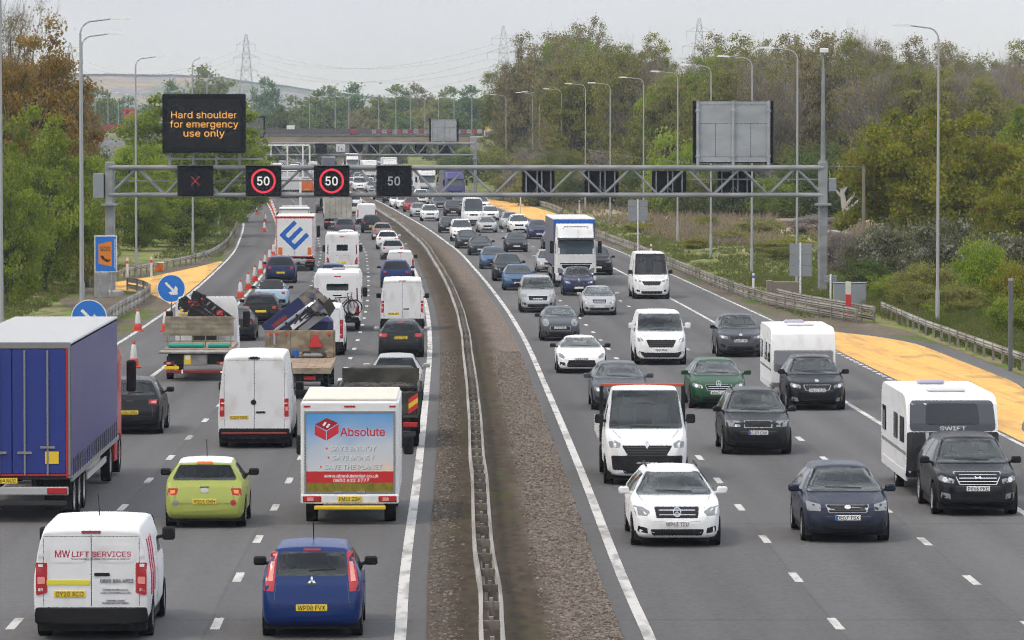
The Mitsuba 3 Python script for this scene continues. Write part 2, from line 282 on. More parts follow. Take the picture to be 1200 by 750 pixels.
# loose stones of the reservation, near enough to be seen one by one
ico = trimesh.creation.icosphere(0); iv, iff = np.array(ico.vertices), np.array(ico.faces)
N = 15000; ds = 70 + 125 * rng.random(N) ** 1.25; of = np.where(rng.random(N) < .86, .35 + 1.35 * rng.beta(1.7, 1.1, N), -1.68 + .7 * rng.beta(1, 1.6, N))
sz = .018 + .030 * rng.random(N) ** 2; vs = []
cx = centre(ds) + of; cz = level(ds) + .035
jit = .65 + .7 * rng.random((N, len(iv), 1)); V = iv[None] * jit * sz[:, None, None] * [1.15, 1.15, .75] + np.stack([cx, ds, cz], 1)[:, None]
Fm = (iff[None] + (np.arange(N) * len(iv))[:, None, None]).reshape(-1, 3)
scene['stone_mix'] = {'type': 'twosided', 'b': {'type': 'principled', 'roughness': .9, 'base_color': mikit.proc(lambda p, n, uv: mikit.mix((.075, .06, .05), (.25, .21, .175), mikit.cell_rand(p.x * 13, p.y * 13, 2)))}}
scene['gravel'] = {**P((V.reshape(-1, 3), Fm)), 'bsdf': bs('stone_mix')}; labels['gravel'] = {'kind': 'stuff', 'label': 'loose brown stone chippings of the central reservation', 'category': 'gravel'}

# grass and weeds: blades in tufts along the verges
def blades(D, x, h, w, n=3, lean=.5):
    m = len(D); z = ground_at(x, D); a = rng.random((m, n)) * 2 * np.pi; hh = h * (.5 + .8 * rng.random((m, n)))
    base = np.stack([x, D, z], 1)[:, None] + np.stack([rng.normal(0, w * 2, (m, n)), rng.normal(0, w * 2, (m, n)), np.zeros((m, n))], -1)
    sx = np.stack([np.cos(a), np.sin(a), a * 0], -1) * w; tip = np.stack([rng.normal(0, lean, (m, n)) * hh, rng.normal(0, lean, (m, n)) * hh, hh], -1)
    V = np.stack([base - sx, base + sx, base + tip], 2).reshape(-1, 3)
    return V, np.arange(len(V)).reshape(-1, 3)
def scatter(n, D0, D1, o0, o1, thr=None, sc=.4):
    D = D0 + (D1 - D0) * rng.random(n) ** 1.3; o = o0 + (o1 - o0) * rng.random(n); x = centre(np.clip(D, 40, 1900)) + o
    if thr is not None: k = meshkit.fbm(np.stack([x * sc, D * sc * .4, D * 0], 1), 3, 3) > thr; D, x = D[k], x[k]
    return D, x
def leafmat(k, a, b, c=None, sc=.55, rough=.6, lo=.30, hi=.70):
    def fn(p, n, uv):
        t = mikit.fbm(p.x * sc, p.y * sc, p.z * sc, 3); q = mikit.cell_rand(p.x * 4.1, p.y * 4.1, p.z * 4.1)
        r = mikit.mix(a, b, mikit.smoothstep(lo, hi, t * .75 + q * .25))
        return mikit.mix(r, c, mikit.smoothstep(.62, .72, mikit.noise(p.x * 2.3, p.y * 2.3, p.z * 2.3))) if c else r
    scene[k] = {'type': 'principledthin', 'base_color': mikit.proc(fn), 'roughness': rough, 'diff_trans': .95, 'spec_trans': 0.0, 'eta': 1.3}
    return k
leafmat('grass_blade', (.105, .15, .032), (.19, .21, .06), (.24, .21, .11), .3)
gs = []
for n, D0, D1, o0, o1, thr, h, w in ((9000, 150, 420, 17.0, 24, .42, .22, .022), (12000, 195, 330, -34, -19, .3, .28, .03), (7000, 250, 480, 18.5, 40, .42, .35, .05), (16000, 165, 262, 21.6, 34, .25, .55, .035), (6000, 250, 300, 19.5, 26, .3, .45, .04), (2500, 300, 500, -22, -17, .4, .3, .04), (900, 72, 230, -1.1, .6, .5, .08, .007)):
    D, x = scatter(n, D0, D1, o0, o1, thr); of_ = x - centre(D); keep = ~(((D > 116) & (D < 234) & (of_ > 15) & (of_ < 21.2)) | ((D > 222) & (D < 348) & (of_ < -15) & (of_ > -23.2)))
    D, x = D[keep], x[keep]; gs.append(blades(D, x, h, w, 4))
scene['verge_grass'] = {**P(join(*gs)), 'bsdf': bs('grass_blade')}; labels['verge_grass'] = {'kind': 'stuff', 'label': 'rough grass and weeds along the verges', 'category': 'grass'}
leafmat('heath_blade', (.30, .22, .17), (.34, .29, .19), (.20, .21, .08), .12)
D, x = scatter(9000, 380, 640, 22, 75, .40, .06); g1 = blades(D, x, .8, .10, 3)
scene['heath'] = {**P(join(g1)), 'bsdf': bs('heath_blade')}; labels['heath'] = {'kind': 'stuff', 'label': 'reddish brown rough heath in the field right of the road', 'category': 'heath'}

# hills far behind, their ridge where the photograph shows it
def hill(k, pts, D, m, depth=1500, base=0.0):
    x = np.linspace(pts[0][0], pts[-1][0], 120); y = np.interp(x, *np.array(pts, float).T) + 1.6 * (meshkit.fbm(np.stack([x * .05, x * 0, x * 0], 1), 4, 9) - .5)
    rows = []
    for t in np.linspace(0, 1, 14):
        d = D - 1300 + 1300 * t if t < 1 else D
        z = base + (CAMZ - (y - YH) / FOC * D - base) * (t ** 1.4)
        rows.append(np.column_stack([(x - 600) / FOC * D * (.93 + .07 * t), np.full(len(x), D - 1500 * (1 - t)), z + (meshkit.fbm(np.stack([x * .04, x * 0 + t * 5, x * 0], 1), 3, 4) - .5) * 14 * math.sin(math.pi * t)]))
    rows.append(rows[-1] * [1.02, 1, 1] + [0, depth, -60]); v = np.vstack(rows)
    scene[k] = {**P((v, gridmesh(15, 120)), True), 'bsdf': bs(m)}; labels[k] = {'kind': 'structure'}
def moor(p, n, uv):
    a = mikit.fbm(p.x * .006, p.y * .0018, p.z * .03, 4); b = mikit.fbm(p.x * .02 + 9, p.y * .004, p.z * .06, 3)
    c = mikit.mix((.15, .185, .15), (.37, .28, .22), mikit.smoothstep(.44, .60, a + (p.z - 52) * .006)); return mikit.mix(c, (.25, .23, .27), mikit.smoothstep(.54, .62, b))
scene['moorland'] = {'type': 'twosided', 'b': {'type': 'diffuse', 'reflectance': mikit.proc(moor)}}
hill('hills', [(-150, 92), (60, 88), (110, 86.5), (180, 87), (232, 88), (262, 91), (300, 96), (335, 100), (365, 105), (410, 110), (470, 116), (700, 122)], 5200.0, 'moorland')

# air
scene['air'] = {'type': 'homogeneous', 'albedo': {'type': 'rgb', 'value': [.97, .975, .985]}, 'sigma_t': {'type': 'rgb', 'value': [.9e-4, 1.02e-4, 1.2e-4]}}
scene['haze'] = {'type': 'cube', 'to_world': T().translate([0, 5900, 68]).scale([5500, 6100, 72]), 'bsdf': {'type': 'null'}, 'interior': bs('air')}; labels['haze'] = {'kind': 'stuff'}
# ------------------------------------------------------------------ trees and shrubs
mat('bark', (.13, .115, .095), .9); mat('bark_pale', (.42, .39, .34), .8); mat('bark_grey', (.22, .20, .185), .9)
leafmat('leaf_oak', (.175, .20, .022), (.345, .355, .045), (0.257, 0.189, 0.041), .5); leafmat('leaf_green', (.165, .235, .032), (.32, .385, .06), None, .5); leafmat('leaf_bright', (.23, .33, .03), (.38, .47, .065), None, .6)
leafmat('leaf_rust', (.25, .155, .045), (.40, .27, .075), (0.203, 0.189, 0.054), .45); leafmat('leaf_olive', (.20, .215, .058), (.35, .345, .10), (0.176, 0.189, 0.054), .16); leafmat('leaf_brownish', (.26, .225, .115), (.37, .32, .17), (0.203, 0.203, 0.081), .16)
leafmat('leaf_dark', (0.081, 0.128, 0.035), (0.142, 0.189, 0.054), None, .4); leafmat('twig', (0.257, 0.223, 0.203), (0.351, 0.311, 0.284), None, .4, .9); leafmat('leaf_far', (0.115, 0.203, 0.054), (0.223, 0.297, 0.081), (0.203, 0.189, 0.081), .15); leafmat('leaf_far_blue', (0.095, 0.182, 0.074), (0.162, 0.257, 0.108), None, .15)
leafmat('blossom', (.16, .165, .09), (.55, .54, .50), (.12, .15, .05), 1.6, .6, .52, .74); leafmat('leaf_willow', (0.189, 0.230, 0.068), (0.297, 0.317, 0.115), None, .3)
def tree_shape(seed, h, r, clear=.2, clumps=60, leaves=90, leaf=.30, spread=.17, twigs=0, lump=.35, squash=1.0, limbs=16, twig_len=.09):
    """(trunk with limbs, crown): leaf faces in clumps through the crown's volume, and fine twigs."""
    g = np.random.default_rng(seed); zc, hz = h * (clear + (1 - clear) * .48), h * (1 - clear) * .53
    d = g.normal(size=(clumps, 3)); d /= np.linalg.norm(d, axis=1, keepdims=True)
    env = 1 + lump * (meshkit.noise(d * 1.9 + 20, seed) - .5) * 2
    rad = (.35 + .65 * g.random(clumps) ** .55) * env * (1 - spread * .5)
    c = np.stack([d[:, 0] * rad * r, d[:, 1] * rad * r, zc + d[:, 2] * rad * hz * squash], 1); c[:, 2] = np.maximum(c[:, 2], h * clear * .7)
    n = clumps * leaves; k = np.repeat(np.arange(clumps), leaves); size = (.6 + .8 * g.random(clumps))
    p = c[k] + g.normal(size=(n, 3)) * (r * spread * size[k])[:, None] * [1, 1, .62]
    out = p - [0, 0, zc]; out /= np.linalg.norm(out, axis=1, keepdims=True) + 1e-9
    nrm = out * .6 + g.normal(size=(n, 3)) * .75 + [0, 0, .45]; nrm /= np.linalg.norm(nrm, axis=1, keepdims=True)
    a = np.cross(nrm, g.normal(size=(n, 3))); a /= np.linalg.norm(a, axis=1, keepdims=True) + 1e-9; b = np.cross(nrm, a)
    s = leaf * (.55 + .9 * g.random(n))[:, None]
    V = np.stack([p - a * s * .5, p + b * s * .42, p + a * s * .55, p - b * s * .40 + nrm * s * .12], 1).reshape(-1, 3)
    q = np.arange(n)[:, None] * 4; F = np.vstack([q + [0, 1, 2], q + [0, 2, 3]])
    if twigs:
        m = twigs; kk = g.integers(0, clumps, m); p0 = c[kk] + g.normal(size=(m, 3)) * r * spread * .8; dd = p0 - [0, 0, h * clear]; dd /= np.linalg.norm(dd, axis=1, keepdims=True); dd = dd + g.normal(size=(m, 3)) * .6 + [0, 0, .25]
        ln = h * twig_len * (.4 + .7 * g.random(m) ** 2)[:, None]; sd = np.cross(dd, g.normal(size=(m, 3))); sd /= np.linalg.norm(sd, axis=1, keepdims=True) + 1e-9; wd = .022 * (.6 + .8 * g.random(m))[:, None]
        TV = np.stack([p0 - sd * wd, p0 + sd * wd, p0 + dd * ln], 1).reshape(-1, 3)
    else: TV = None
    tr = [tube([(0, 0, -.4), (.03 * h * g.normal() * .3, .0, h * clear), (.05 * r * g.normal(), .05 * r * g.normal(), zc + hz * .5)], [h * .022 + .06, h * .018, h * .005], 7)]
    for i in g.permutation(clumps)[:limbs]:
        t0 = np.array([0, 0, h * (clear * .7 + .25 * g.random())]); e = c[i]; mid = t0 * .45 + e * .55 + [0, 0, .06 * h * g.random()]
        tr.append(tube([t0, mid, e], [h * .0085, h * .005, h * .0015], 5))
    return join(*tr), (V, F), TV
_protos = {}
def proto(name, **kw):
    t, c, tv = tree_shape(**kw)
    _protos[name] = (P(t, True), P(c), P((tv, np.arange(len(tv)).reshape(-1, 3))) if tv is not None else None)
proto('oak', seed=11, h=10, r=6.6, clear=.14, clumps=230, leaves=250, leaf=.20, spread=.068, lump=.42, limbs=30, twigs=700)
proto('bush_tall', seed=12, h=9, r=4.2, clear=.05, clumps=150, leaves=190, leaf=.17, spread=.085, lump=.5, limbs=45, twigs=500)
proto('rust', seed=13, h=16, r=6.5, clear=.16, clumps=150, leaves=230, leaf=.22, spread=.078, lump=.5, limbs=60, twigs=900)
proto('green', seed=14, h=13, r=5, clear=.06, clumps=180, leaves=200, leaf=.22, spread=.08, lump=.45, limbs=20, twigs=400)
proto('shrub', seed=15, h=3.2, r=2.0, clear=.03, clumps=70, leaves=160, leaf=.11, spread=.14, lump=.45, limbs=10, twigs=250)
proto('wood_a', seed=21, h=19, r=5.2, clear=.18, clumps=150, leaves=150, leaf=.24, spread=.10, lump=.5, limbs=60, twigs=500)
proto('wood_b', seed=22, h=20, r=4.6, clear=.16, clumps=150, leaves=145, leaf=.24, spread=.10, lump=.55, limbs=60, twigs=600)
proto('wood_c', seed=23, h=18, r=5.6, clear=.14, clumps=160, leaves=150, leaf=.24, spread=.10, lump=.5, limbs=60, twigs=400)
proto('bare_a', seed=24, h=20, r=4.8, clear=.2, clumps=110, leaves=50, leaf=.22, spread=.12, lump=.45, limbs=70, twigs=3200, twig_len=.085)
proto('bare_b', seed=25, h=18, r=4.4, clear=.2, clumps=105, leaves=36, leaf=.22, spread=.12, lump=.45, limbs=70, twigs=3200, twig_len=.085)
proto('far', seed=26, h=18, r=7, clear=.1, clumps=110, leaves=90, leaf=.62, spread=.12, lump=.4, limbs=10)
proto('thicket', seed=27, h=6, r=4.2, clear=.02, clumps=90, leaves=150, leaf=.22, spread=.13, lump=.45, limbs=8, twigs=250)
def tree(kind, pr, x, D, h, w, leaf_m, label, cat='tree', group=None, bark='bark', z=None, twig_m='twig'):
    """pr: the build, h and w: height and width in metres."""
    H0 = {'oak': (10, 13.2), 'bush_tall': (9, 8.4), 'rust': (16, 13), 'green': (13, 10), 'shrub': (3.2, 4), 'wood_a': (19, 10.4), 'wood_b': (20, 9.2), 'wood_c': (18, 11.2), 'bare_a': (20, 9.6), 'bare_b': (18, 8.8), 'far': (18, 14), 'thicket': (6, 8.4)}[pr]
    k = thing(kind, label, cat, group); z = float(ground_at(x, D)) if z is None else z
    xf = T().translate([float(x), float(D), z - .1]).rotate([0, 0, 1], float(rng.random() * 360)).scale([w / H0[1], w / H0[1], h / H0[0]])
    t, c, tw = _protos[pr]
    part(k, 'trunk', t, bark, xf)
    for n, sh, m in (('crown', c, leaf_m), ('twigs', tw, twig_m)):
        if sh is None: continue
        gk = f'{pr}_{n}_{m}'
        if gk not in scene: scene[gk] = {'type': 'shapegroup', n: {**sh, 'bsdf': bs(m)}}
        scene[f'{k}__{n}'] = {'type': 'instance', 'group': bs(gk), 'to_world': xf}
        if n == 'twigs': labels[f'{k}__{n}'] = {'kind': 'stuff'}
    return k
def tree_px(kind, pr, px, ytop, D, wpx, leaf_m, label, **kw):
    """A tree whose top the photograph shows at (px, ytop), standing D metres away and wpx pixels wide."""
    x = (px - 600) / FOC * D; z = float(ground_at(x, D)); top = CAMZ - (ytop - YH) / FOC * D
    return tree(kind, pr, x, D, top - z + .1, wpx / FOC * D, leaf_m, label, **kw)
# left of the road
tree_px('bush', 'bush_tall', 52, 150, 274, 150, 'leaf_green', 'tall light green bush leaning over the left verge behind the first lamp post', cat='bush')
tree_px('bush', 'bush_tall', 8, 190, 250, 110, 'leaf_green', 'green bush at the left edge of the picture under the rust brown tree', cat='bush')
tree_px('bush', 'thicket', 95, 225, 285, 90, 'leaf_olive', 'brownish bush left of the gantry leg', cat='bush')
tree_px('oak_tree', 'rust', 30, 28, 330, 190, 'leaf_rust', 'large rust brown oak with thick limbs at the left edge')
tree_px('oak_tree', 'rust', -30, 40, 300, 150, 'leaf_rust', 'rust brown oak cut by the left picture edge')
tree_px('bare_tree', 'bare_a', 12, -18, 360, 90, 'leaf_brownish', 'tall bare tree rising behind the rust brown oak', twig_m='twig')
tree_px('maple_tree', 'green', 228, 97, 420, 175, 'leaf_green', 'bright green tree behind the amber message sign')
tree_px('maple_tree', 'green', 285, 150, 480, 80, 'leaf_green', 'green tree showing under the amber message sign, right side')
tree_px('maple_tree', 'green', 160, 160, 395, 110, 'leaf_bright', 'yellow green tree left of the red X sign')
tree_px('bush', 'bush_tall', 212, 205, 385, 130, 'leaf_green', 'green bush under the gantry above the left barrier', cat='bush')
tree_px('bush', 'thicket', 258, 208, 460, 55, 'leaf_green', 'olive bush where the left barrier bends', cat='bush')
tree_px('bush', 'bush_tall', 160, 215, 372, 95, 'leaf_green', 'straggly bush behind the left refuge', cat='bush')
tree_px('bush', 'thicket', 125, 180, 470, 80, 'leaf_dark', 'dark bush below the slip road', cat='bush')
tree_px('oak_tree', 'rust', 88, 92, 520, 70, 'leaf_rust', 'brown tree between the rust brown oak and the slip road')
# far left and centre, beyond the far bridge
for i, (px, yt, D, w, m, lab) in enumerate([(245, 84, 1500, 75, 'leaf_willow', 'pale green willow far behind the amber message sign'), (205, 100, 1400, 50, 'leaf_far_blue', 'far blue green tree left of the pale willow'), (312, 97, 1700, 45, 'leaf_far_blue', 'far rounded tree beside the second pylon'), (345, 118, 1300, 55, 'leaf_far', 'far tree right of the small message sign'),
        (383, 107, 1350, 70, 'leaf_far', 'broad green far tree behind the left half of the bridge'), (410, 103, 1420, 60, 'leaf_far_blue', 'round topped far tree behind the middle of the bridge'), (437, 120, 1250, 60, 'leaf_olive', 'yellowish far tree behind the bridge parapet'), (462, 106, 1380, 70, 'leaf_far', 'tall far tree left of the grey sign back'), (490, 104, 1400, 50, 'leaf_brownish', 'brownish far tree behind the grey sign back'),
        (505, 122, 1220, 70, 'leaf_olive', 'low olive far tree above the grey sign back'), (530, 108, 1350, 62, 'leaf_far', 'green far tree right of the grey sign back'), (555, 107, 1330, 62, 'leaf_far_blue', 'blue green far tree beside the edge of the wood'), (150, 118, 1500, 60, 'leaf_far_blue', 'far tree behind the slip road lamps'), (115, 108, 1300, 60, 'leaf_far', 'far green tree at the top of the slip road'), (180, 126, 1250, 55, 'leaf_far', 'low far tree left of the bright green tree'), (325, 128, 1150, 45, 'leaf_dark', 'dark far bush at the left end of the bridge'), (365, 132, 1150, 45, 'leaf_far', 'low far tree above the bridge parapet'), (420, 134, 1150, 50, 'leaf_brownish', 'low brownish far tree above the bridge parapet'), (470, 135, 1150, 50, 'leaf_far', 'low green far tree above the red and white barriers'), (540, 135, 1150, 50, 'leaf_dark', 'dark low far tree above the red and white barriers')]):
    tree_px('far_tree', 'far', px, yt, D, w, m, lab)
# the wood right of the road: rows of individual trees
g = np.random.default_rng(5)
wood = []
top = lambda px: np.interp(px, [560, 585, 610, 650, 700, 760, 820, 870, 930, 990, 1060, 1110, 1200, 1260], [112, 78, 60, 50, 40, 58, 62, 58, 55, 52, 56, 70, 66, 64])
KINDS = [('wood_a', 'leaf_olive', 'olive budding tree'), ('wood_b', 'leaf_brownish', 'brown budding tree'), ('bare_a', 'leaf_brownish', 'bare grey tree'), ('wood_c', 'leaf_olive', 'wide olive tree'), ('bare_b', 'leaf_brownish', 'bare purplish tree'), ('wood_b', 'leaf_oak', 'yellow green tree'), ('wood_a', 'leaf_green', 'green tree')]
for row, (D0, n) in enumerate(((520, 26), (580, 24), (650, 24), (715, 24))):
    for i in range(n):
        px = 596 + (1290 - 596) * (i + .5 * (row % 2) + g.uniform(-.25, .25)) / n
        D = D0 + 130 * (1 - min((px - 560) / 260, 1)) + g.uniform(-18, 18)
        x = (px - 600) / FOC * D
        if x < float(centre(D)) + 27: x = float(centre(D)) + 27 + g.uniform(0, 8); 
        y = float(top(600 + x / D * FOC)) + g.uniform(-4, 16) + (12 if row == 0 else 0)
        z = float(ground_at(x, D)); h = min(CAMZ - (y - YH) / FOC * D - z, 25)
        w_ = (.36, .14, .12, .18, .05, .10, .06) if px < 980 else (.24, .14, .24, .10, .22, .02, .04)
        if 600 < px < 720: w_ = (.32, .26, .12, .14, .05, .08, .04)
        pr, m, lab = KINDS[g.choice(7, p=np.array(w_) / sum(w_))]
        tree('wood_tree', pr, x, D, h * g.uniform(.98, 1.16), g.uniform(6.5, 10.5), m, f'{lab} in the wood right of the road, row {["front", "middle", "back"][row]}' if False else f'{lab} in the wood right of the road', group=f'{lab}s of the wood', bark='bark_grey' if 'bare' in pr else 'bark')
for i in range(34):                                            # undergrowth along the wood's foot
    px = 590 + 640 * i / 33 + g.uniform(-8, 8); D = 500 + 120 * (1 - min((px - 560) / 260, 1)) + g.uniform(-10, 10); x = (px - 600) / FOC * D
    x = max(x, float(centre(D)) + 23)
    m, lab = [('leaf_dark', 'dark green bush'), ('leaf_green', 'green bush'), ('leaf_olive', 'olive bush'), ('leaf_dark', 'dark green bush'), ('twig', 'bare brown bush')][g.integers(5)]
    tree('bush', 'thicket', x, D, g.uniform(4.0, 8.5), g.uniform(7, 11), m, f'{lab} at the foot of the wood', 'bush', f'{lab}es at the foot of the wood')
tree_px('maple_tree', 'green', 778, 88, 545, 75, 'leaf_bright', 'light green tree standing out of the wood left of the big sign back')
tree_px('maple_tree', 'thicket', 795, 160, 500, 85, 'leaf_bright', 'fresh green low tree at the wood edge left of the big sign back')
tree_px('bush', 'thicket', 640, 172, 640, 55, 'blossom', 'grey blossoming bush under the wood above the gantry', cat='bush')
# right foreground
tree_px('oak_tree', 'oak', 1092, 128, 330, 225, 'leaf_oak', 'large yellow green oak on the right behind the lamp post')
tree_px('oak_tree', 'oak', 1205, 205, 300, 130, 'leaf_oak', 'yellow green oak cut by the right picture edge')
tree_px('maple_tree', 'green', 1205, 108, 400, 90, 'leaf_green', 'tall green tree at the right picture edge')
for i, (px, yt, D, w, m, lab) in enumerate([(1040, 258, 268, 95, 'blossom', 'hawthorn bush with white blossom below the oak'), (1105, 250, 262, 85, 'blossom', 'blossoming hawthorn left of the bright green shrub'), (985, 268, 300, 60, 'twig', 'bare brown thicket right of the gantry leg'), (1015, 300, 262, 60, 'leaf_dark', 'dark green bush behind the grey cabinets'), (1085, 305, 245, 80, 'leaf_olive', 'olive bramble bush beside the lamp post'), (1170, 268, 250, 90, 'blossom', 'pale blossoming bush behind the bright green shrub'),
        (1150, 276, 232, 62, 'leaf_bright', 'bright green shrub right of the lamp post'), (1190, 300, 215, 60, 'leaf_oak', 'yellowish shrub at the right picture edge'), (1125, 330, 228, 60, 'leaf_olive', 'low bramble bush in front of the bright green shrub'), (1045, 320, 250, 70, 'leaf_green', 'green bush behind the right barrier end'), (1185, 345, 205, 60, 'leaf_green', 'low green bush above the right barrier'), (960, 250, 420, 80, 'twig', 'brown thicket behind the gantry leg')]):
    tree_px('shrub', 'shrub', px, yt, D, w, m, lab, cat='shrub')
for i in range(10):
    D = g.uniform(330, 470); o = g.uniform(22, 34); x = float(centre(D)) + o
    tree('bramble', 'shrub', x, D, g.uniform(.7, 1.5), g.uniform(2.5, 5), ('leaf_oak', 'leaf_olive', 'leaf_olive')[i % 3], ('yellow green', 'olive', 'drab olive')[i % 3] + ' low bramble patch in the grass right of the barrier', 'bramble', ('yellow green', 'olive', 'drab olive')[i % 3] + ' bramble patches')
for i in range(14):
    D = g.uniform(168, 262); o = g.uniform(23, 31); x = float(centre(D)) + o
    tree('shrub', 'shrub', x, D, g.uniform(1.0, 2.2), g.uniform(2, 3.6), ('leaf_green', 'leaf_olive', 'leaf_dark', 'leaf_bright')[i % 4], ('green', 'olive', 'dark green', 'bright green')[i % 4] + ' low shrub on the bank behind the right barrier', 'shrub', ('green', 'olive', 'dark green', 'bright green')[i % 4] + ' low shrubs on the right bank')
for i in range(30):
    D = g.uniform(650, 1000); o = g.uniform(24, 48); x = float(centre(D)) + o
    tree('bush', 'thicket', x, D, g.uniform(3, 6.5), g.uniform(7, 12), ('leaf_dark', 'leaf_green', 'leaf_olive')[i % 3], ('dark', 'green', 'olive')[i % 3] + ' bush beside the road beyond the farther gantry', 'bush', ('dark', 'green', 'olive')[i % 3] + ' bushes beyond the farther gantry')
for i in range(20):
    D = g.uniform(470, 950); o = -g.uniform(22, 34); x = float(centre(D)) + o
    tree('bush', 'thicket', x, D, g.uniform(3, 6.5), g.uniform(6, 10), ('leaf_dark', 'leaf_green', 'leaf_olive')[i % 3], ('dark', 'green', 'olive')[i % 3] + ' bush left of the road beyond the gantry', 'bush', ('dark', 'green', 'olive')[i % 3] + ' bushes on the left verge beyond the gantry')
# a dead pale tree and a fallen log in the field
k = thing('dead_tree', 'bleached dead tree with crooked bare limbs right of the gantry leg', 'tree'); B0 = at_depth(988, 250, 420); z0 = float(ground_at(B0[0], 420))
part(k, 'trunk', P(tube([(0, 0, 0), (.2, 0, 2.2), (-.1, 0, 3.8), (.1, 0, 5.2)], [.42, .32, .2, .07], 8), True), 'bark_pale', T().translate([B0[0], 420, z0]))
for a in ([(0, 0, 2.4), (1.0, .2, 3.6), (1.5, 0, 5.4), (2.1, 0, 5.9)], [(.1, 0, 3.2), (-1.0, .2, 4.4), (-1.3, 0, 5.8)], [(.15, 0, 2.1), (1.4, -.2, 3.1), (2.4, 0, 2.8)], [(0, 0, 3.9), (.9, 0, 5.2), (1.1, .3, 6.3)], [(-.1, 0, 4.0), (-.6, 0, 5.4), (-.3, 0, 6.6)]):
    part(k, 'limb', P(tube(a, np.linspace(.17, .04, len(a)), 6), True), 'bark_pale', T().translate([B0[0], 420, z0]))
k = thing('fallen_log', 'pale fallen log lying in the rough field', 'log'); B1 = at_depth(985, 268, 405)
put(k, P(join(tube([(-1.9, 0, .3), (-.5, .1, .42), (1.0, 0, .35)], [.28, .3, .22], 8), tube([(.2, 0, .4), (1.0, 0, 1.1), (1.2, 0, 1.7)], [.15, .1, .04], 6)), True), 'bark_pale', T().translate([B1[0], 405, float(ground_at(B1[0], 405))]))

# ------------------------------------------------------------------ vehicle bodies: lofted along their length, local +y is the way they drive
def interp(knots, y):
    k = np.array(sorted(knots), float)
    return PchipInterpolator(k[:, 0], k[:, 1])(y)
def loft(s):
    """A closed body from profiles of top, belt, bottom and plan (see the models below)."""
    f = s['L'] / 2
    ys = np.unique(np.round(np.concatenate([np.linspace(-f, f, s.get('n', 34)), [k[0] for k in s['top']], [k[0] for k in s['plan']], [f - .015, -f + .015]]), 3))
    top, belt, bot, pl = (interp(s[k], ys) for k in ('top', 'belt', 'bot', 'plan'))
    W, H, wr, rr = s['W'] / 2, s['H'], s['wr'], s.get('rr', .07)
    rings = []
    for zt, zs, zb, p in zip(top, belt, bot, pl):
        w = W * p
        zs = min(zs, zt - .03)
        k = min(max((zt - zs) / max(H - s['beltz'], .2), 0), 1)
        e = w * .93 * (1 - k) + min(wr, w * .97) * k                  # half width where the roof or the bonnet turns over
        r = min(rr * (.4 + .6 * k), (zt - zs) * .5)
        h = zs - zb
        q = [(0, zb), (.8 * w, zb), (.93 * w, zb + .04 * h + .01), (.985 * w, zb + .2 * h), (w, zb + .45 * h), (w, zb + .7 * h), (.992 * w, zb + .9 * h), (.975 * w, zs)]
        b0 = np.array([.962 * w, zs + .12 * (zt - zs)]); b1 = np.array([e, zt - r])
        q += [tuple(b0 + (b1 - b0) * t + np.array([.018 * k * math.sin(math.pi * t), 0])) for t in (0, .33, .67, 1)]
        q += [(e - .3 * r, zt - .35 * r), (e - r * 1.1, zt - .08 * r), (.6 * e, zt + .012 * k), (.3 * e, zt + .02 * k)]
        q += [(0, zt + .023 * k)]
        q = np.array(q); ring = np.vstack([q, (q * [-1, 1])[-2:0:-1]])
        rings.append(ring)
    n = len(rings[0])
    v = np.vstack([np.column_stack([r[:, 0], np.full(n, y), r[:, 1]]) for r, y in zip(rings, ys)])
    i, j = np.meshgrid(np.arange(len(ys) - 1), np.arange(n), indexing='ij')
    q = np.stack([i * n + j, i * n + (j + 1) % n, (i + 1) * n + (j + 1) % n, (i + 1) * n + j], -1).reshape(-1, 4)
    fs = [q[:, [0, 2, 1]], q[:, [0, 3, 2]]]
    for end, flip in ((0, 1), (len(ys) - 1, 0)):
        v = np.vstack([v, v[end * n:(end + 1) * n].mean(0)]); c = len(v) - 1; a = np.arange(n)
        t = np.stack([end * n + a, end * n + (a + 1) % n, a * 0 + c], 1)
        fs.append(t if flip else t[:, ::-1])
    return v, np.vstack(fs)
AX = {'F': (0, 2, 1, 1), 'B': (0, 2, 1, -1), 'R': (1, 2, 0, 1), 'L': (1, 2, 0, -1), 'T': (0, 1, 2, 1)}
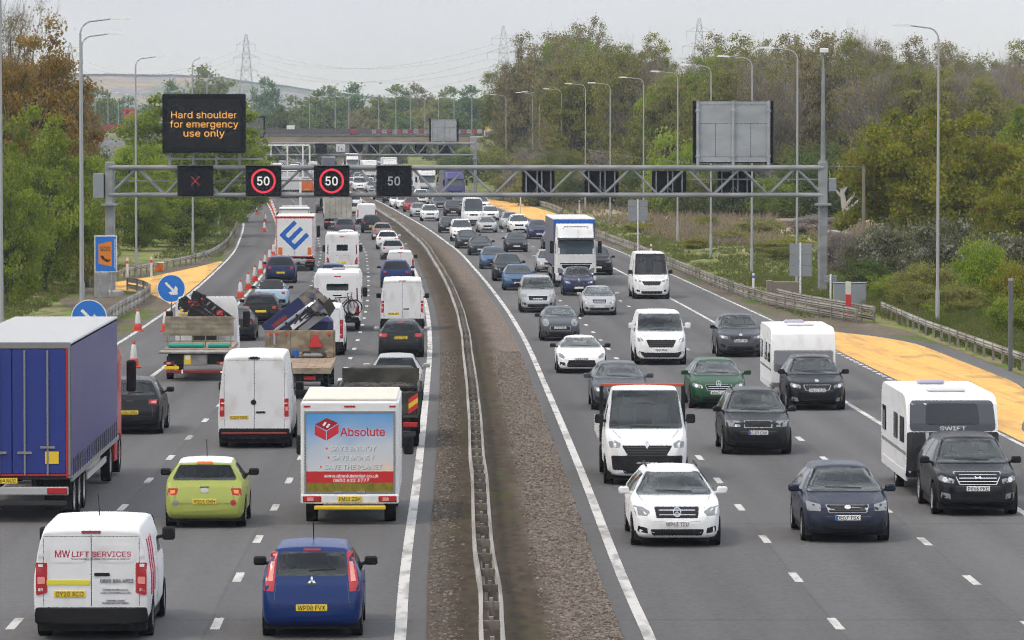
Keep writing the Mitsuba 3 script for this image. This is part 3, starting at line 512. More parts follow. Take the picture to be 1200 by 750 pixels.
class Body:
    """Answers where a view along an axis first meets the body."""
    def __init__(self, v, f):
        self.v, self.f = v, f
        t = trimesh.Trimesh(v, f, process=False)
        self.fn, self.vn = np.array(t.face_normals), np.array(t.vertex_normals)
    def meet(self, view, p, limit=None):
        a, b, c, s = AX[view]
        keep = self.fn[:, c] * s > .02
        f = self.f[keep]; A, B, C = (self.v[f[:, k]] for k in range(3))
        a0, b0 = A[:, [a, b]], B[:, [a, b]]; c0 = C[:, [a, b]]
        d = (b0[:, 0] - a0[:, 0]) * (c0[:, 1] - a0[:, 1]) - (b0[:, 1] - a0[:, 1]) * (c0[:, 0] - a0[:, 0])
        d = np.where(np.abs(d) < 1e-12, 1e-12, d)
        px, py = p[:, None, 0] - a0[None, :, 0], p[:, None, 1] - a0[None, :, 1]
        u = (px * (c0[:, 1] - a0[:, 1]) - py * (c0[:, 0] - a0[:, 0])) / d
        w = ((b0[:, 0] - a0[:, 0]) * py - (b0[:, 1] - a0[:, 1]) * px) / d
        ok = (u > -1e-4) & (w > -1e-4) & (u + w < 1.0001)
        z = A[None, :, c] + u * (B[:, c] - A[:, c]) + w * (C[:, c] - A[:, c])
        z = np.where(ok, z * s, -1e9); k = z.argmax(1); i = np.arange(len(p)); hit = z[i, k] > -1e8
        uu, ww = u[i, k][:, None], w[i, k][:, None]
        N = self.vn[f[k, 0]] * (1 - uu - ww) + self.vn[f[k, 1]] * uu + self.vn[f[k, 2]] * ww
        dep = z[i, k] * s
        if not hit.all():
            near = ((p[:, None] - self.v[None][:, :, [a, b]]) ** 2).sum(-1) + 1e-3 * (self.v[None, :, c] * s < 0)
            m = near.argmin(1); dep = np.where(hit, dep, self.v[m, c]); N = np.where(hit[:, None], N, self.vn[m])
        if limit:
            md = np.median(dep[hit]) if hit.any() else 0
            dep = np.clip(dep, md - limit, md + limit)
        N /= np.linalg.norm(N, axis=1, keepdims=True) + 1e-9
        out = np.zeros((len(p), 3)); out[:, a], out[:, b], out[:, c] = p[:, 0], p[:, 1], dep
        return out, N
    def skin(self, view, pts, t=.006, r=0.0, res=.11, depth=.03, both=False, limit=None):
        """A plate with the given outline in that view, lying on the body, t proud of it."""
        pts = np.asarray(pts, float)
        if both: return join(self.skin(view, pts, t, r, res, depth), self.skin(view, pts * [-1, 1], t, r, res, depth))
        x = (pts[:, 0] * np.roll(pts[:, 1], -1) - np.roll(pts[:, 0], -1) * pts[:, 1]).sum()
        if x < 0: pts = pts[::-1]
        v, f = arr(slab(pts, .004, r, 3).refine_to_length(res))
        hit, N = self.meet(view, v[:, :2], limit)
        o = v[:, 2] > .002
        w = hit + N * np.where(o, t, -depth)[:, None]
        a, b, c, s = AX[view]
        if np.linalg.det(np.eye(3)[[a, b, c]]) * s < 0: f = f[:, ::-1]
        return trimesh.Trimesh(w, f, process=False)
def wells(v, f, s):
    m = m3.Manifold(m3.Mesh(v.astype(np.float32), f.astype(np.uint32)))
    for y in (s['af'], s['ar']):
        for x in (-1, 1):
            c = m3.Manifold.cylinder(.34, s['rw'] + .055, s['rw'] + .055, 22).rotate([0, 90, 0]).translate([x * (s['W'] / 2 - .13) - .17, y, s['rw'] + .02])
            m = m - c
    return m
def lathe(prof, n=20):
    """A profile of (radius, x) turned about the x axis."""
    p = np.asarray(prof, float); t = np.arange(n) * 2 * np.pi / n; k = len(p)
    v = np.stack([np.broadcast_to(p[:, 1], (n, k)), np.outer(np.cos(t), p[:, 0]), np.outer(np.sin(t), p[:, 0])], -1).reshape(-1, 3)
    i, j = np.meshgrid(np.arange(n), np.arange(k - 1), indexing='ij'); i2 = (i + 1) % n
    q = np.stack([i * k + j, i2 * k + j, i2 * k + j + 1, i * k + j + 1], -1).reshape(-1, 4)
    return trimesh.Trimesh(v, np.vstack([q[:, [0, 1, 2]], q[:, [0, 2, 3]]]), process=False)
TYRE = P(lathe([(.66, -.30), (.97, -.30), (1, -.22), (1, .22), (.97, .30), (.66, .30), (.64, .24)]), 40)
_sp = [moved(box(.20, .26, -.07, .07, .15, .66), rx=a * 2 * math.pi / 5) for a in range(5)]
RIM = P(join(lathe([(.0, .27), (.16, .27), (.18, .2)]), lathe([(.66, .29), (.58, .26), (.56, .05), (0, .02)]), *_sp), 30)
RIM_STEEL = P(lathe([(.0, .24), (.2, .24), (.24, .12), (.5, .12), (.54, .24), (.66, .27)]), 30)
RIM_DEEP = P(lathe([(.0, .05), (.2, .05), (.22, -.1), (.48, -.1), (.5, .2), (.64, .24)]), 30)

# the models' proportions: knots along the length measured from the front (F) or the rear (R)
def model(L, W, H, top, belt, bot, plan, wr, beltz, rw, af, ar, **kw):
    f = L / 2
    k = lambda ks: [((f - a) if e == 'F' else (-f + a), z) for e, a, z in ks]
    return dict(L=L, W=W, H=H, top=k(top), belt=k(belt), bot=k(bot), plan=k(plan), wr=wr, beltz=beltz, rw=rw, af=f - af, ar=-f + ar, **kw)
def bottoms(z=.2): return [('R', 0, z + .2), ('R', .05, z + .08), ('R', .35, z), ('F', .35, z), ('F', .06, z + .03), ('F', 0, z + .12)]
PLAN = [('R', 0, .80), ('R', .03, .87), ('R', .12, .94), ('R', .5, .985), ('R', 1.4, 1), ('F', 1.5, 1), ('F', .75, .975), ('F', .32, .91), ('F', .12, .81), ('F', .03, .66), ('F', 0, .55)]
def hatch(L=4.2, W=1.78, H=1.47, hood=.90, wr=.56, rw=.315, cow=1.12, roof=2.1, tail=.66, beltz=.95, **kw):
    hood -= .05; beltz -= .02
    return model(L, W, H, [('R', 0, .60), ('R', .03, .72), ('R', .09, .88), ('R', .2, beltz + .08), ('R', tail, H - .05), ('R', tail + .65, H), ('F', roof, H - .015), ('F', cow, hood + .09), ('F', .55, hood - .02), ('F', .2, hood - .12), ('F', .06, hood - .22), ('F', 0, .52)],
                 [('R', 0, .66), ('R', .15, beltz + .04), ('R', 1.0, beltz + .02), ('F', cow + .1, beltz - .02), ('F', .5, hood - .08), ('F', 0, .45)], bottoms(), PLAN, wr, beltz, rw, .84, .72, kind='hatch', hood=hood, cow=cow, roof=roof, tail=tail, **kw)
def suv(L=4.5, W=1.85, H=1.66, hood=1.03, wr=.60, rw=.36, cow=1.2, roof=2.1, tail=.62, beltz=1.08, **kw):
    hood -= .06; beltz -= .03
    return model(L, W, H, [('R', 0, .66), ('R', .03, .8), ('R', .08, 1.0), ('R', .2, beltz + .08), ('R', tail, H - .05), ('R', tail + .7, H), ('F', roof, H - .02), ('F', cow, hood + .09), ('F', .5, hood - .02), ('F', .16, hood - .1), ('F', .05, hood - .24), ('F', 0, .6)],
                 [('R', 0, .72), ('R', .15, beltz + .04), ('R', 1.0, beltz + .02), ('F', cow + .1, beltz - .02), ('F', .5, hood - .07), ('F', 0, .5)], bottoms(.24), PLAN, wr, beltz, rw, .9, .85, kind='suv', hood=hood, cow=cow, roof=roof, tail=tail, **kw)
def saloon(L=4.7, W=1.82, H=1.44, hood=.90, wr=.55, rw=.33, cow=1.35, roof=2.35, tail=1.5, beltz=.94, boot=1.02, **kw):
    hood -= .05; beltz -= .02
    return model(L, W, H, [('R', 0, .58), ('R', .04, .78), ('R', .1, boot - .06), ('R', .25, boot), ('R', .62, boot + .04), ('R', tail, H - .04), ('R', tail + .6, H), ('F', roof, H - .015), ('F', cow, hood + .09), ('F', .6, hood - .02), ('F', .2, hood - .12), ('F', .06, hood - .22), ('F', 0, .5)],
                 [('R', 0, .66), ('R', .3, beltz), ('R', 1.2, beltz), ('F', cow + .1, beltz - .02), ('F', .5, hood - .08), ('F', 0, .43)], bottoms(.18), PLAN, wr, beltz, rw, .85, .98, kind='saloon', hood=hood, cow=cow, roof=roof, tail=tail, **kw)
VPLAN = [('R', 0, .965), ('R', .03, .985), ('R', .1, 1), ('F', 1.5, 1), ('F', .9, .985), ('F', .4, .92), ('F', .14, .82), ('F', .03, .68), ('F', 0, .58)]
def van(L=5.4, W=1.98, H=2.05, hood=1.12, wr=.84, rw=.34, cow=.98, roof=1.85, beltz=1.2, **kw):
    return model(L, W, H, [('R', 0, H - .12), ('R', .03, H - .07), ('R', .1, H - .03), ('R', .5, H), ('F', roof + .5, H), ('F', roof, H - .05), ('F', cow, hood + .12), ('F', .45, hood - .06), ('F', .16, hood - .2), ('F', .05, hood - .4), ('F', 0, .55)],
                 [('R', 0, beltz), ('F', cow + .15, beltz), ('F', .6, hood - .14), ('F', 0, .46)], [('R', 0, .34), ('R', .1, .3), ('F', .35, .24), ('F', .06, .26), ('F', 0, .34)], VPLAN, wr, beltz, rw, .92, 1.0, kind='van', hood=hood, cow=cow, roof=roof, tail=.05, **kw)
_bodies = {}
def emblem(mark, r):
    """Outlines of a maker's mark in a circle of radius r."""
    t = np.arange(16) * math.pi / 8; pol = lambda a, q: np.array([q * math.cos(a), q * math.sin(a)])
    if mark == 'star':
        ring = [np.array([pol(a, r), pol(a + math.pi / 6, r), pol(a + math.pi / 6, r * .80), pol(a, r * .80)]) for a in np.arange(12) * math.pi / 6]
        return ring + [np.array([pol(a - .9, r * .16), pol(a, r * .9), pol(a + .9, r * .16)]) for a in (math.pi / 2, math.pi * 7 / 6, math.pi * 11 / 6)]
    if mark == 'three': return [np.array([[0, 0], pol(a - .52, r * .58), pol(a, r), pol(a + .52, r * .58)]) for a in (math.pi / 2, math.pi * 7 / 6, math.pi * 11 / 6)]
    if mark == 'diamond': return [np.array([a, b, b * .55, a * .55]) for a, b in zip(np.array([[.75 * r, 0], [0, 1.15 * r], [-.75 * r, 0], [0, -1.15 * r]]), np.array([[0, 1.15 * r], [-.75 * r, 0], [0, -1.15 * r], [.75 * r, 0]]))]
    if mark == 'slant': return [np.array([[-r * 1.3, -r * .5], [-r * .8, -r * .5], [-r * .5, r * .5], [-r, r * .5]]), np.array([[r * .5, -r * .5], [r, -r * .5], [r * 1.3, r * .5], [r * .8, r * .5]]), np.array([[-r * .7, -r * .12], [r * .7, -r * .12], [r * .7, r * .12], [-r * .7, r * .12]])]
    return [np.stack([r * 1.15 * np.cos(t), r * .62 * np.sin(t)], 1)]
def build_parts(s, look, far):
    """The parts of a vehicle: list of (name, mesh or shape, material, smoothing)."""
    out = []
    v, f = loft(s); B = Body(v, f)
    w, H, f2, h = s['W'] / 2, s['H'], s['L'] / 2, s['hood']
    k = s['kind']; bz = s['beltz']; isvan = k == 'van'
    add = lambda n, m, b, sm=40: out.append((n, P(m, sm) if not isinstance(m, dict) else m, b))
    cow, roof, tail, wr = s['cow'], s['roof'], s['tail'], s['wr']
    res = .11 if far == 0 else .2
    g = look.get('glass', 'car_glass')
    # windscreen and side windows
    wt = wr - .03
    solid_ = m3.Manifold(m3.Mesh(v.astype(np.float32), f.astype(np.uint32)))
    zb_ = h + (.095 if not isvan else .115)
    shield = np.array([(-w * .89, zb_), (w * .89, zb_), (wt + .03, H - .065), (-wt - .03, H - .065)])
    back = look.get('face') == 'rear'
    rz0 = (1.08 if k == 'saloon' else bz + .08)
    glassq = np.array(look.get('rear_window', [(-w * .83, rz0), (w * .83, rz0), (wt + .01, H - .085), (-wt - .01, H - .085)])) if back else shield
    body = wells(v, f, s) if far < 2 else solid_
    open_ = far == 0 and not (isvan and back)
    if open_:                                                        # a cabin behind the glass: hollowed out, lined, with seats
        q = m3.CrossSection([glassq], m3.FillRule.NonZero); q = q if q.area() > 0 else m3.CrossSection([glassq[::-1]], m3.FillRule.NonZero)
        q = q.offset(-.05, m3.JoinType.Miter, 4, 0).offset(.04, m3.JoinType.Round, 2, 12)
        y1 = -f2 if back else f2; Ln = (tail + 1.5) if back else (roof + (1.5 if not isvan else .9))
        def prism(c, L): 
            m = m3.Manifold.extrude(c, L).rotate([90, 0, 0])          # y from -L to 0
            return m.translate([0, y1 + (L if back else 0), 0])
        body = body - prism(q, Ln)
        shell = (prism(q.offset(-.003, m3.JoinType.Miter, 4, 0), Ln + .02) - prism(q.offset(-.016, m3.JoinType.Miter, 4, 0), Ln - .012)) ^ solid_
        add('interior', shell, 'interior', False)
        s0 = -1 if back else 1; ys0 = y1 - s0 * ((tail + .75) if back else (roof + .72 if not isvan else roof + .35)); zt_ = H - .20
        for sx in (-1, 1):
            c = sx * w * .42
            add('seat', join(box(c - .22, c + .22, ys0 - .07, ys0 + .07, zb_ - .12, zt_ - .27, .05), box(c - .12, c + .12, ys0 - .06, ys0 + .05, zt_ - .24, zt_, .05), box(c - .03, c + .03, ys0 - .02, ys0 + .02, zt_ - .3, zt_ - .2)), 'seat_cloth', False)
        if not back:
            add('dashboard', box(-w * .84, w * .84, f2 - cow - .95, f2 - cow - .45, zb_ - .01, zb_ + .05, .03), 'interior', False)
            tt = np.linspace(0, 2 * math.pi, 15); add('steering_wheel', tube([(w * .42 + .18 * math.cos(t), f2 - cow - 1.05 - .05 * math.sin(t), zb_ + .05 + .15 * math.sin(t)) for t in tt], .016, 5), 'black_plastic')
            add('interior_mirror', box(-.11, .11, f2 - roof - .02, f2 - roof + .02, H - .22, H - .16, .02), 'black_plastic', False)
    add('body', body, 'PAINT', 38)
    if not (open_ and back): add('windscreen', B.skin('F', shield, .018, .06, res * .7, *((.004,) if open_ else ())), 'clear_glass' if open_ else 'windscreen_glass' if g == 'car_glass' else g)
    a, b = f2 - cow - .28, f2 - roof - .06
    lo = bz + .045; hi = H - .12
    if isvan:
        sidew = [[(a - .25, lo), (b + .1, hi - .3), (b - .35, hi - .3), (b - .45, lo)]]
        if look.get('side_glass'): sidew += [[(b - .6, lo), (b - .6, hi - .3), (b - 1.9, hi - .3), (b - 1.9, lo)]]
    else:
        mid = f2 - roof - .72
        rb = -f2 + tail + (.1 if k != 'saloon' else -.45)
        sidew = [[(a, lo), (b, hi), (mid + .05, hi), (mid + .05, lo)], [(mid - .05, lo), (mid - .05, hi), (max(rb + .25, -f2 + tail + .15), hi - .02), (rb, lo + .05)]]
    for q in sidew:
        for side in 'LR': add('side_window', B.skin(side, q, .006, .05, res), g)
    front = far < 2 or look.get('face') != 'rear'
    rear = look.get('face') == 'rear'
    if not rear:
        zt, zl, gw = h - .12, h - .30, w * .46
        hp = look.get('lamp', [(w * .90, zt - .02), (w * .84, zt + .015), (w * .56, zt - .06), (w * .58, zl + .03), (w * .80, zl + .05), (w * .90, zl + .1)])
        for sx in (1, -1): add('headlight', B.skin('F', np.array(hp) * [sx, 1], .009, .02, res), 'lamp_glass')
        if not far and 'lamp' not in look:
            for sx in (1, -1):
                c = np.array(hp).mean(0) * [sx, 1]; tt = np.arange(10) * math.pi / 5
                add('headlight%s__lens' % ('' if sx > 0 else '_001'), B.skin('F', c + .055 * np.stack([np.cos(tt), np.sin(tt)], 1), .014), 'lamp_lens' if not look.get('lit') else 'lamp_lit')
        gp = look.get('grille', [(-gw, zt - .05), (gw, zt - .05), (gw * .84, zl - .02), (-gw * .84, zl - .02)])
        if gp is not None:
            if look.get('chrome'): 
                q = np.array(gp); c = q.mean(0); add('grille_frame', B.skin('F', (q - c) * [1.04, 1.11] + c, .006, .02, res), look['chrome'])
            add('grille', B.skin('F', gp, .011, .02, res), 'black_plastic')
            if not far:
                q = np.array(gp); z0, z1 = q[:, 1].min(), q[:, 1].max()
                for i in range(look.get('bars', 3)):
                    zz = z0 + (z1 - z0) * (i + .75) / (look.get('bars', 3) + .5); ww = min(abs(q[:, 0]).max(), .9 * abs(q[:, 0]).max())
                    add('grille_bar', B.skin('F', [(-ww * .9, zz - .008), (ww * .9, zz - .008), (ww * .9, zz + .008), (-ww * .9, zz + .008)], .02, 0, res), look.get('barm', 'dark_trim'))
        lw = w * .60
        ip = look.get('intake', [(-lw, .40), (lw, .40), (lw * .9, .27), (-lw * .9, .27)] if h < 1.0 else [(-lw, .46), (lw, .46), (lw * .9, .31), (-lw * .9, .31)])
        add('lower_intake', B.skin('F', ip, .008, .03, res), 'black_plastic')
        if look.get('cladding'): add('bumper', B.skin('F', [(-w * .84, look['cladding']), (w * .84, look['cladding']), (w * .80, .40), (-w * .80, .40)], .022, .04, res * .6), 'black_plastic')
        for sx in (1, -1):
            if look.get('fog', True) and far < 2: add('fog_light', B.skin('F', [(sx * w * .64, .31 + .1 * (h > 1)), (sx * w * .86, .34 + .1 * (h > 1)), (sx * w * .85, .46 + .1 * (h > 1)), (sx * w * .66, .42 + .1 * (h > 1))], .01, .015, res), 'black_plastic' if not look.get('foglamp') else look['foglamp'])
        pz = look.get('plate_z', .46 if h < 1.0 else .52)
        yf = B.meet('F', np.array([[0, pz]]))[0][0, 1]
        add('number_plate', box(-.26, .26, yf - .02, yf + .02, pz - .055, pz + .055, .006), 'plate_white', False)
        if look.get('plate'):
            add('number_plate__lettering', moved(text_up(look['plate'], .075, True, .006, .46), (0, -(yf + .021), pz - .038), rz=0) if False else moved(mirror_text(look['plate'], .46), (0, yf + .02, pz - .038)), 'ink', False)
            if look.get('blue'): add('number_plate__badge', box(.215, .258, yf, yf + .024, pz - .052, pz + .052), 'sign_blue', False)
        if not far:
            for sx in (1, -1): add('bonnet_seam', B.skin('F', [(sx * w * .60, h - .08), (sx * w * .612, h - .08), (sx * w * .80, h + .09), (sx * w * .788, h + .09)], .003, 0, .1, .01), 'seam')
            add('bumper_seam', B.skin('F', [(-w * .52, h - .335), (w * .52, h - .335), (w * .52, h - .327), (-w * .52, h - .327)], .003, 0, .1, .01), 'seam')
            for sx in (1, -1): add('wiper', B.skin('F', [(sx * .08 - .3, h + .145), (sx * .08 + .3, h + .17), (sx * .08 + .3, h + .185), (sx * .08 - .3, h + .165)], .02, 0, .3), 'black_plastic')
            if look.get('badge'): 
                bz2 = look['badge']; tt = np.arange(12) * math.pi / 6
                for q in emblem(look.get('mark', 'oval'), .085 if look.get('mark') in ('star', 'diamond') else .058): add('badge', B.skin('F', q + [0, bz2], .030, 0, .2), 'chrome')
    if rear:
        if not isvan:
            zr0 = rz0 + .02
            add('rear_window', B.skin('B', glassq, .014, .06, res, *((.004,) if open_ else ())), 'clear_glass' if open_ else g)
            tl = look.get('tail', [(w * .93, bz - .02), (w * .62, bz - .03), (w * .60, bz - .14), (w * .94, bz - .17)])
            for sx in (1, -1):
                add('tail_light', B.skin('B', np.array(tl) * [sx, 1], .010, .02, res), 'tail_red')
                if not far and look.get('tail_inner', True):
                    c = np.array(tl); m = c.mean(0); add('tail_light%s__lens' % ('' if sx > 0 else '_001'), B.skin('B', ((c - m) * .5 + m) * [sx, 1], .014, .01, res), look.get('lens', 'tail_pale'))
            add('bumper', B.skin('B', [(-w * .83, .5), (w * .83, .5), (w * .83, .32), (-w * .83, .32)], .008, .04, res), look.get('rear_bumper', 'black_plastic'))
            pz = look.get('plate_z', .66 if h < 1 else .80)
            if not far:
                add('brake_light', B.skin('B', [(-.14, H - .085), (.14, H - .085), (.14, H - .06), (-.14, H - .06)], .012), 'tail_red')
                for sx in (1, -1): add('tailgate_seam', B.skin('B', [(sx * w * .74, .56), (sx * w * .75, .56), (sx * w * .70, bz - .04), (sx * w * .69, bz - .04)], .003, 0, .12, .01), 'seam')
                add('wiper', B.skin('B', [(-.05, zr0 + .04), (.4, zr0 + .07), (.4, zr0 + .085), (-.05, zr0 + .065)], .02, 0, .3), 'black_plastic')
                add('tailgate_seam', B.skin('B', [(-w * .8, .545), (w * .8, .545), (w * .8, .555), (-w * .8, .555)], .003, 0, .15, .01), 'dark_trim'); add('tailgate_handle', B.skin('B', [(-.1, bz - .07), (.1, bz - .07), (.1, bz - .045), (-.1, bz - .045)], .012), 'dark_trim')
        else:
            tl = look.get('tail', [(w * .935, bz + .28), (w * .82, bz + .28), (w * .82, .72), (w * .935, .72)])
            for sx in (1, -1):
                add('tail_light', B.skin('B', np.array(tl) * [sx, 1], .03, .02, res, limit=.05), 'tail_red')
                if not far:
                    c = np.array(tl); m = c.mean(0) - [0, .04]; add('tail_light%s__lens' % ('' if sx > 0 else '_001'), B.skin('B', ((c - m) * [.7, .22] + m) * [sx, 1], .036, .01, res, limit=.05), 'tail_pale')
            add('bumper', B.skin('B', [(-w * .94, .58), (w * .94, .58), (w * .94, .34), (-w * .94, .34)], .05, .03, res, limit=.06), 'black_plastic')
            if far < 2:
                seam = [B.skin('B', [(-.008, .6), (.008, .6), (.008, H - .14), (-.008, H - .14)], .003, 0, .3, .01)]
                for sx in (1, -1): seam += [B.skin('B', [(sx * w * .82, .6), (sx * w * .83, .6), (sx * w * .83, H - .2), (sx * w * .82, H - .2)], .003, 0, .3, .01)]
                seam.append(B.skin('B', [(-w * .82, H - .17), (w * .82, H - .17), (w * .82, H - .16), (-w * .82, H - .16)], .003, 0, .3, .01))
                for q in seam: add('door_seam', q, 'seam')
                press = [B.skin('B', [(sx * .1, 1.32), (sx * w * .75, 1.32), (sx * w * .75, H - .3), (sx * .1, H - .3)], .016, .07, .3, .01) for sx in (1, -1)]
                for q in press: add('rear_door_panel', q, 'PAINT')
                hz = look.get('handle_z', 1.0); add('handle', B.skin('B', [(.05, hz), (.3, hz), (.3, hz + .05), (.05, hz + .05)], .025, .01), 'black_plastic')
                add('brake_light', B.skin('B', [(-.16, H - .12), (.16, H - .12), (.16, H - .08), (-.16, H - .08)], .02), 'tail_dark')
                for sx in (1, -1):
                    for zz in (.85, 1.25, H - .5): add('hinge', B.skin('B', [(sx * w * .82, zz), (sx * w * .90, zz), (sx * w * .90, zz + .05), (sx * w * .82, zz + .05)], .03, limit=.05), 'PAINT')
            pz = look.get('plate_z', .72)
        px = look.get('plate_x', 0.0)
        yb = B.meet('B', np.array([[px, pz]]))[0][0, 1]
        add('number_plate', box(px - .26, px + .26, yb - .022, yb + .02, pz - .055, pz + .055, .006), 'plate_yellow', False)
        if look.get('plate'): add('number_plate__lettering', moved(text_up(look['plate'], .078, True, .006, .46), (px, yb - .0215, pz - .039)), 'ink', False)
        if look.get('badge'):
            
            for q in emblem(look.get('mark', 'oval'), .075): add('badge', B.skin('B', q + [0, look['badge']], .022, 0, .2), 'chrome')
        if look.get('aerial') and far < 1: add('aerial', bar((0, -.6, H - .02), (0, -.95, H + .42), .009, 5), 'black_plastic')
    # door shut lines, handles, roof rails, mirrors
    if far < 1 and not isvan:
        for side in 'LR':
            lines = [B.skin(side, [(y0, .36), (y0 + .012, .36), (y0 + .012, bz + .02), (y0, bz + .02)], .003, 0, .2, .01) for y0 in (f2 - cow - .28, f2 - roof - .72, -f2 + 1.25)]
            for q in lines: add('door_seam', q, 'seam')
            for y0 in (f2 - roof - .62, -f2 + 1.32): add('door_handle', B.skin(side, [(y0, bz - .13), (y0 + .18, bz - .13), (y0 + .18, bz - .10), (y0, bz - .10)], .02), 'PAINT')
    if far < 1 and isvan:
        for side in 'LR':
            for y0 in (f2 - roof - .9, f2 - roof - 2.0, f2 - cow - .35): add('door_seam', B.skin(side, [(y0, .5), (y0 + .014, .5), (y0 + .014, H - .35), (y0, H - .35)], .003, 0, .2, .01), 'seam')
    if look.get('rails') and far < 2:
        for sx in (1, -1): add('roof_rail', bar((sx * (wr - .03), -f2 + tail + .2, H + .035), (sx * (wr - .03), f2 - roof - .25, H + .035), .022, 6), look['rails'])
    mz = bz + (.12 if not isvan else .28)
    my = f2 - cow - .42
    big = 1.0 if not isvan else 1.5
    if far < 2 or look.get('mirror'):
        for sx in (1, -1): add('mirror', join(box(sx * (w + .10) - .11, sx * (w + .10) + .11, my - .06, my + .07, mz - .07 * big, mz + .08 * big, .03), bar((sx * (w - .09), my, mz - .06), (sx * (w + .05), my, mz - .02), .03)), look.get('mirror', 'PAINT' if not isvan else 'black_plastic'))
    # wheels
    rw = s['rw']; rims = look.get('rim', 'alloy')
    for y in (s['af'], s['ar']):
        for sx in (1, -1):
            xf = T().translate([sx * (w - .115), y, rw]).rotate([0, 0, 1], 0 if sx > 0 else 180).scale([rw * 1.12, rw, rw])
            out.append(('wheel', TYRE, 'tyre', xf))
            if far < 2: out.append(('wheel+rim', RIM if not isvan else RIM_STEEL, rims, xf))
    if far < 2 and not isvan or k == 'van':
        add('underbody', box(-w * .93, w * .93, -f2 + .25, f2 - .3, .16, .34), 'black_plastic', False)
    return out
def mirror_text(s, width):
    m = text_up(s, .075, True, .006, width)
    return moved(m, rz=math.pi)
def spawn(name, parts, xf, paint, label, cat, group=None):
    """Enters a thing and its parts; 'a+b' hangs b under the a entered last."""
    k = thing(name, label, cat, group); last = {}
    for p in parts:
        n, shape, b = p[:3]; b = paint if b == 'PAINT' else b
        x = xf @ p[3] if len(p) > 3 and p[3] is not None else xf
        if '+' in n: part(last[n.split('+')[0]], n.split('+')[1], shape, b, x)
        elif '__' in n:
            h, c = n.split('__'); part(f'{k}__{h}', c, shape, b, x)
        else: last[n] = part(k, n, shape, b, x)
    return k
def drive(px, py, L, away, inset):
    """Where a vehicle stands whose nearest wheels meet the road at this pixel."""
    p = at(px, py); a = bearing(p[1]); d = (L / 2 - inset) * 1.05
    q = p + np.array([math.sin(a), math.cos(a), 0]) * d
    return frame(q[0], q[1], float(level(q[1])), -a if away else math.pi - a).scale(1.05)
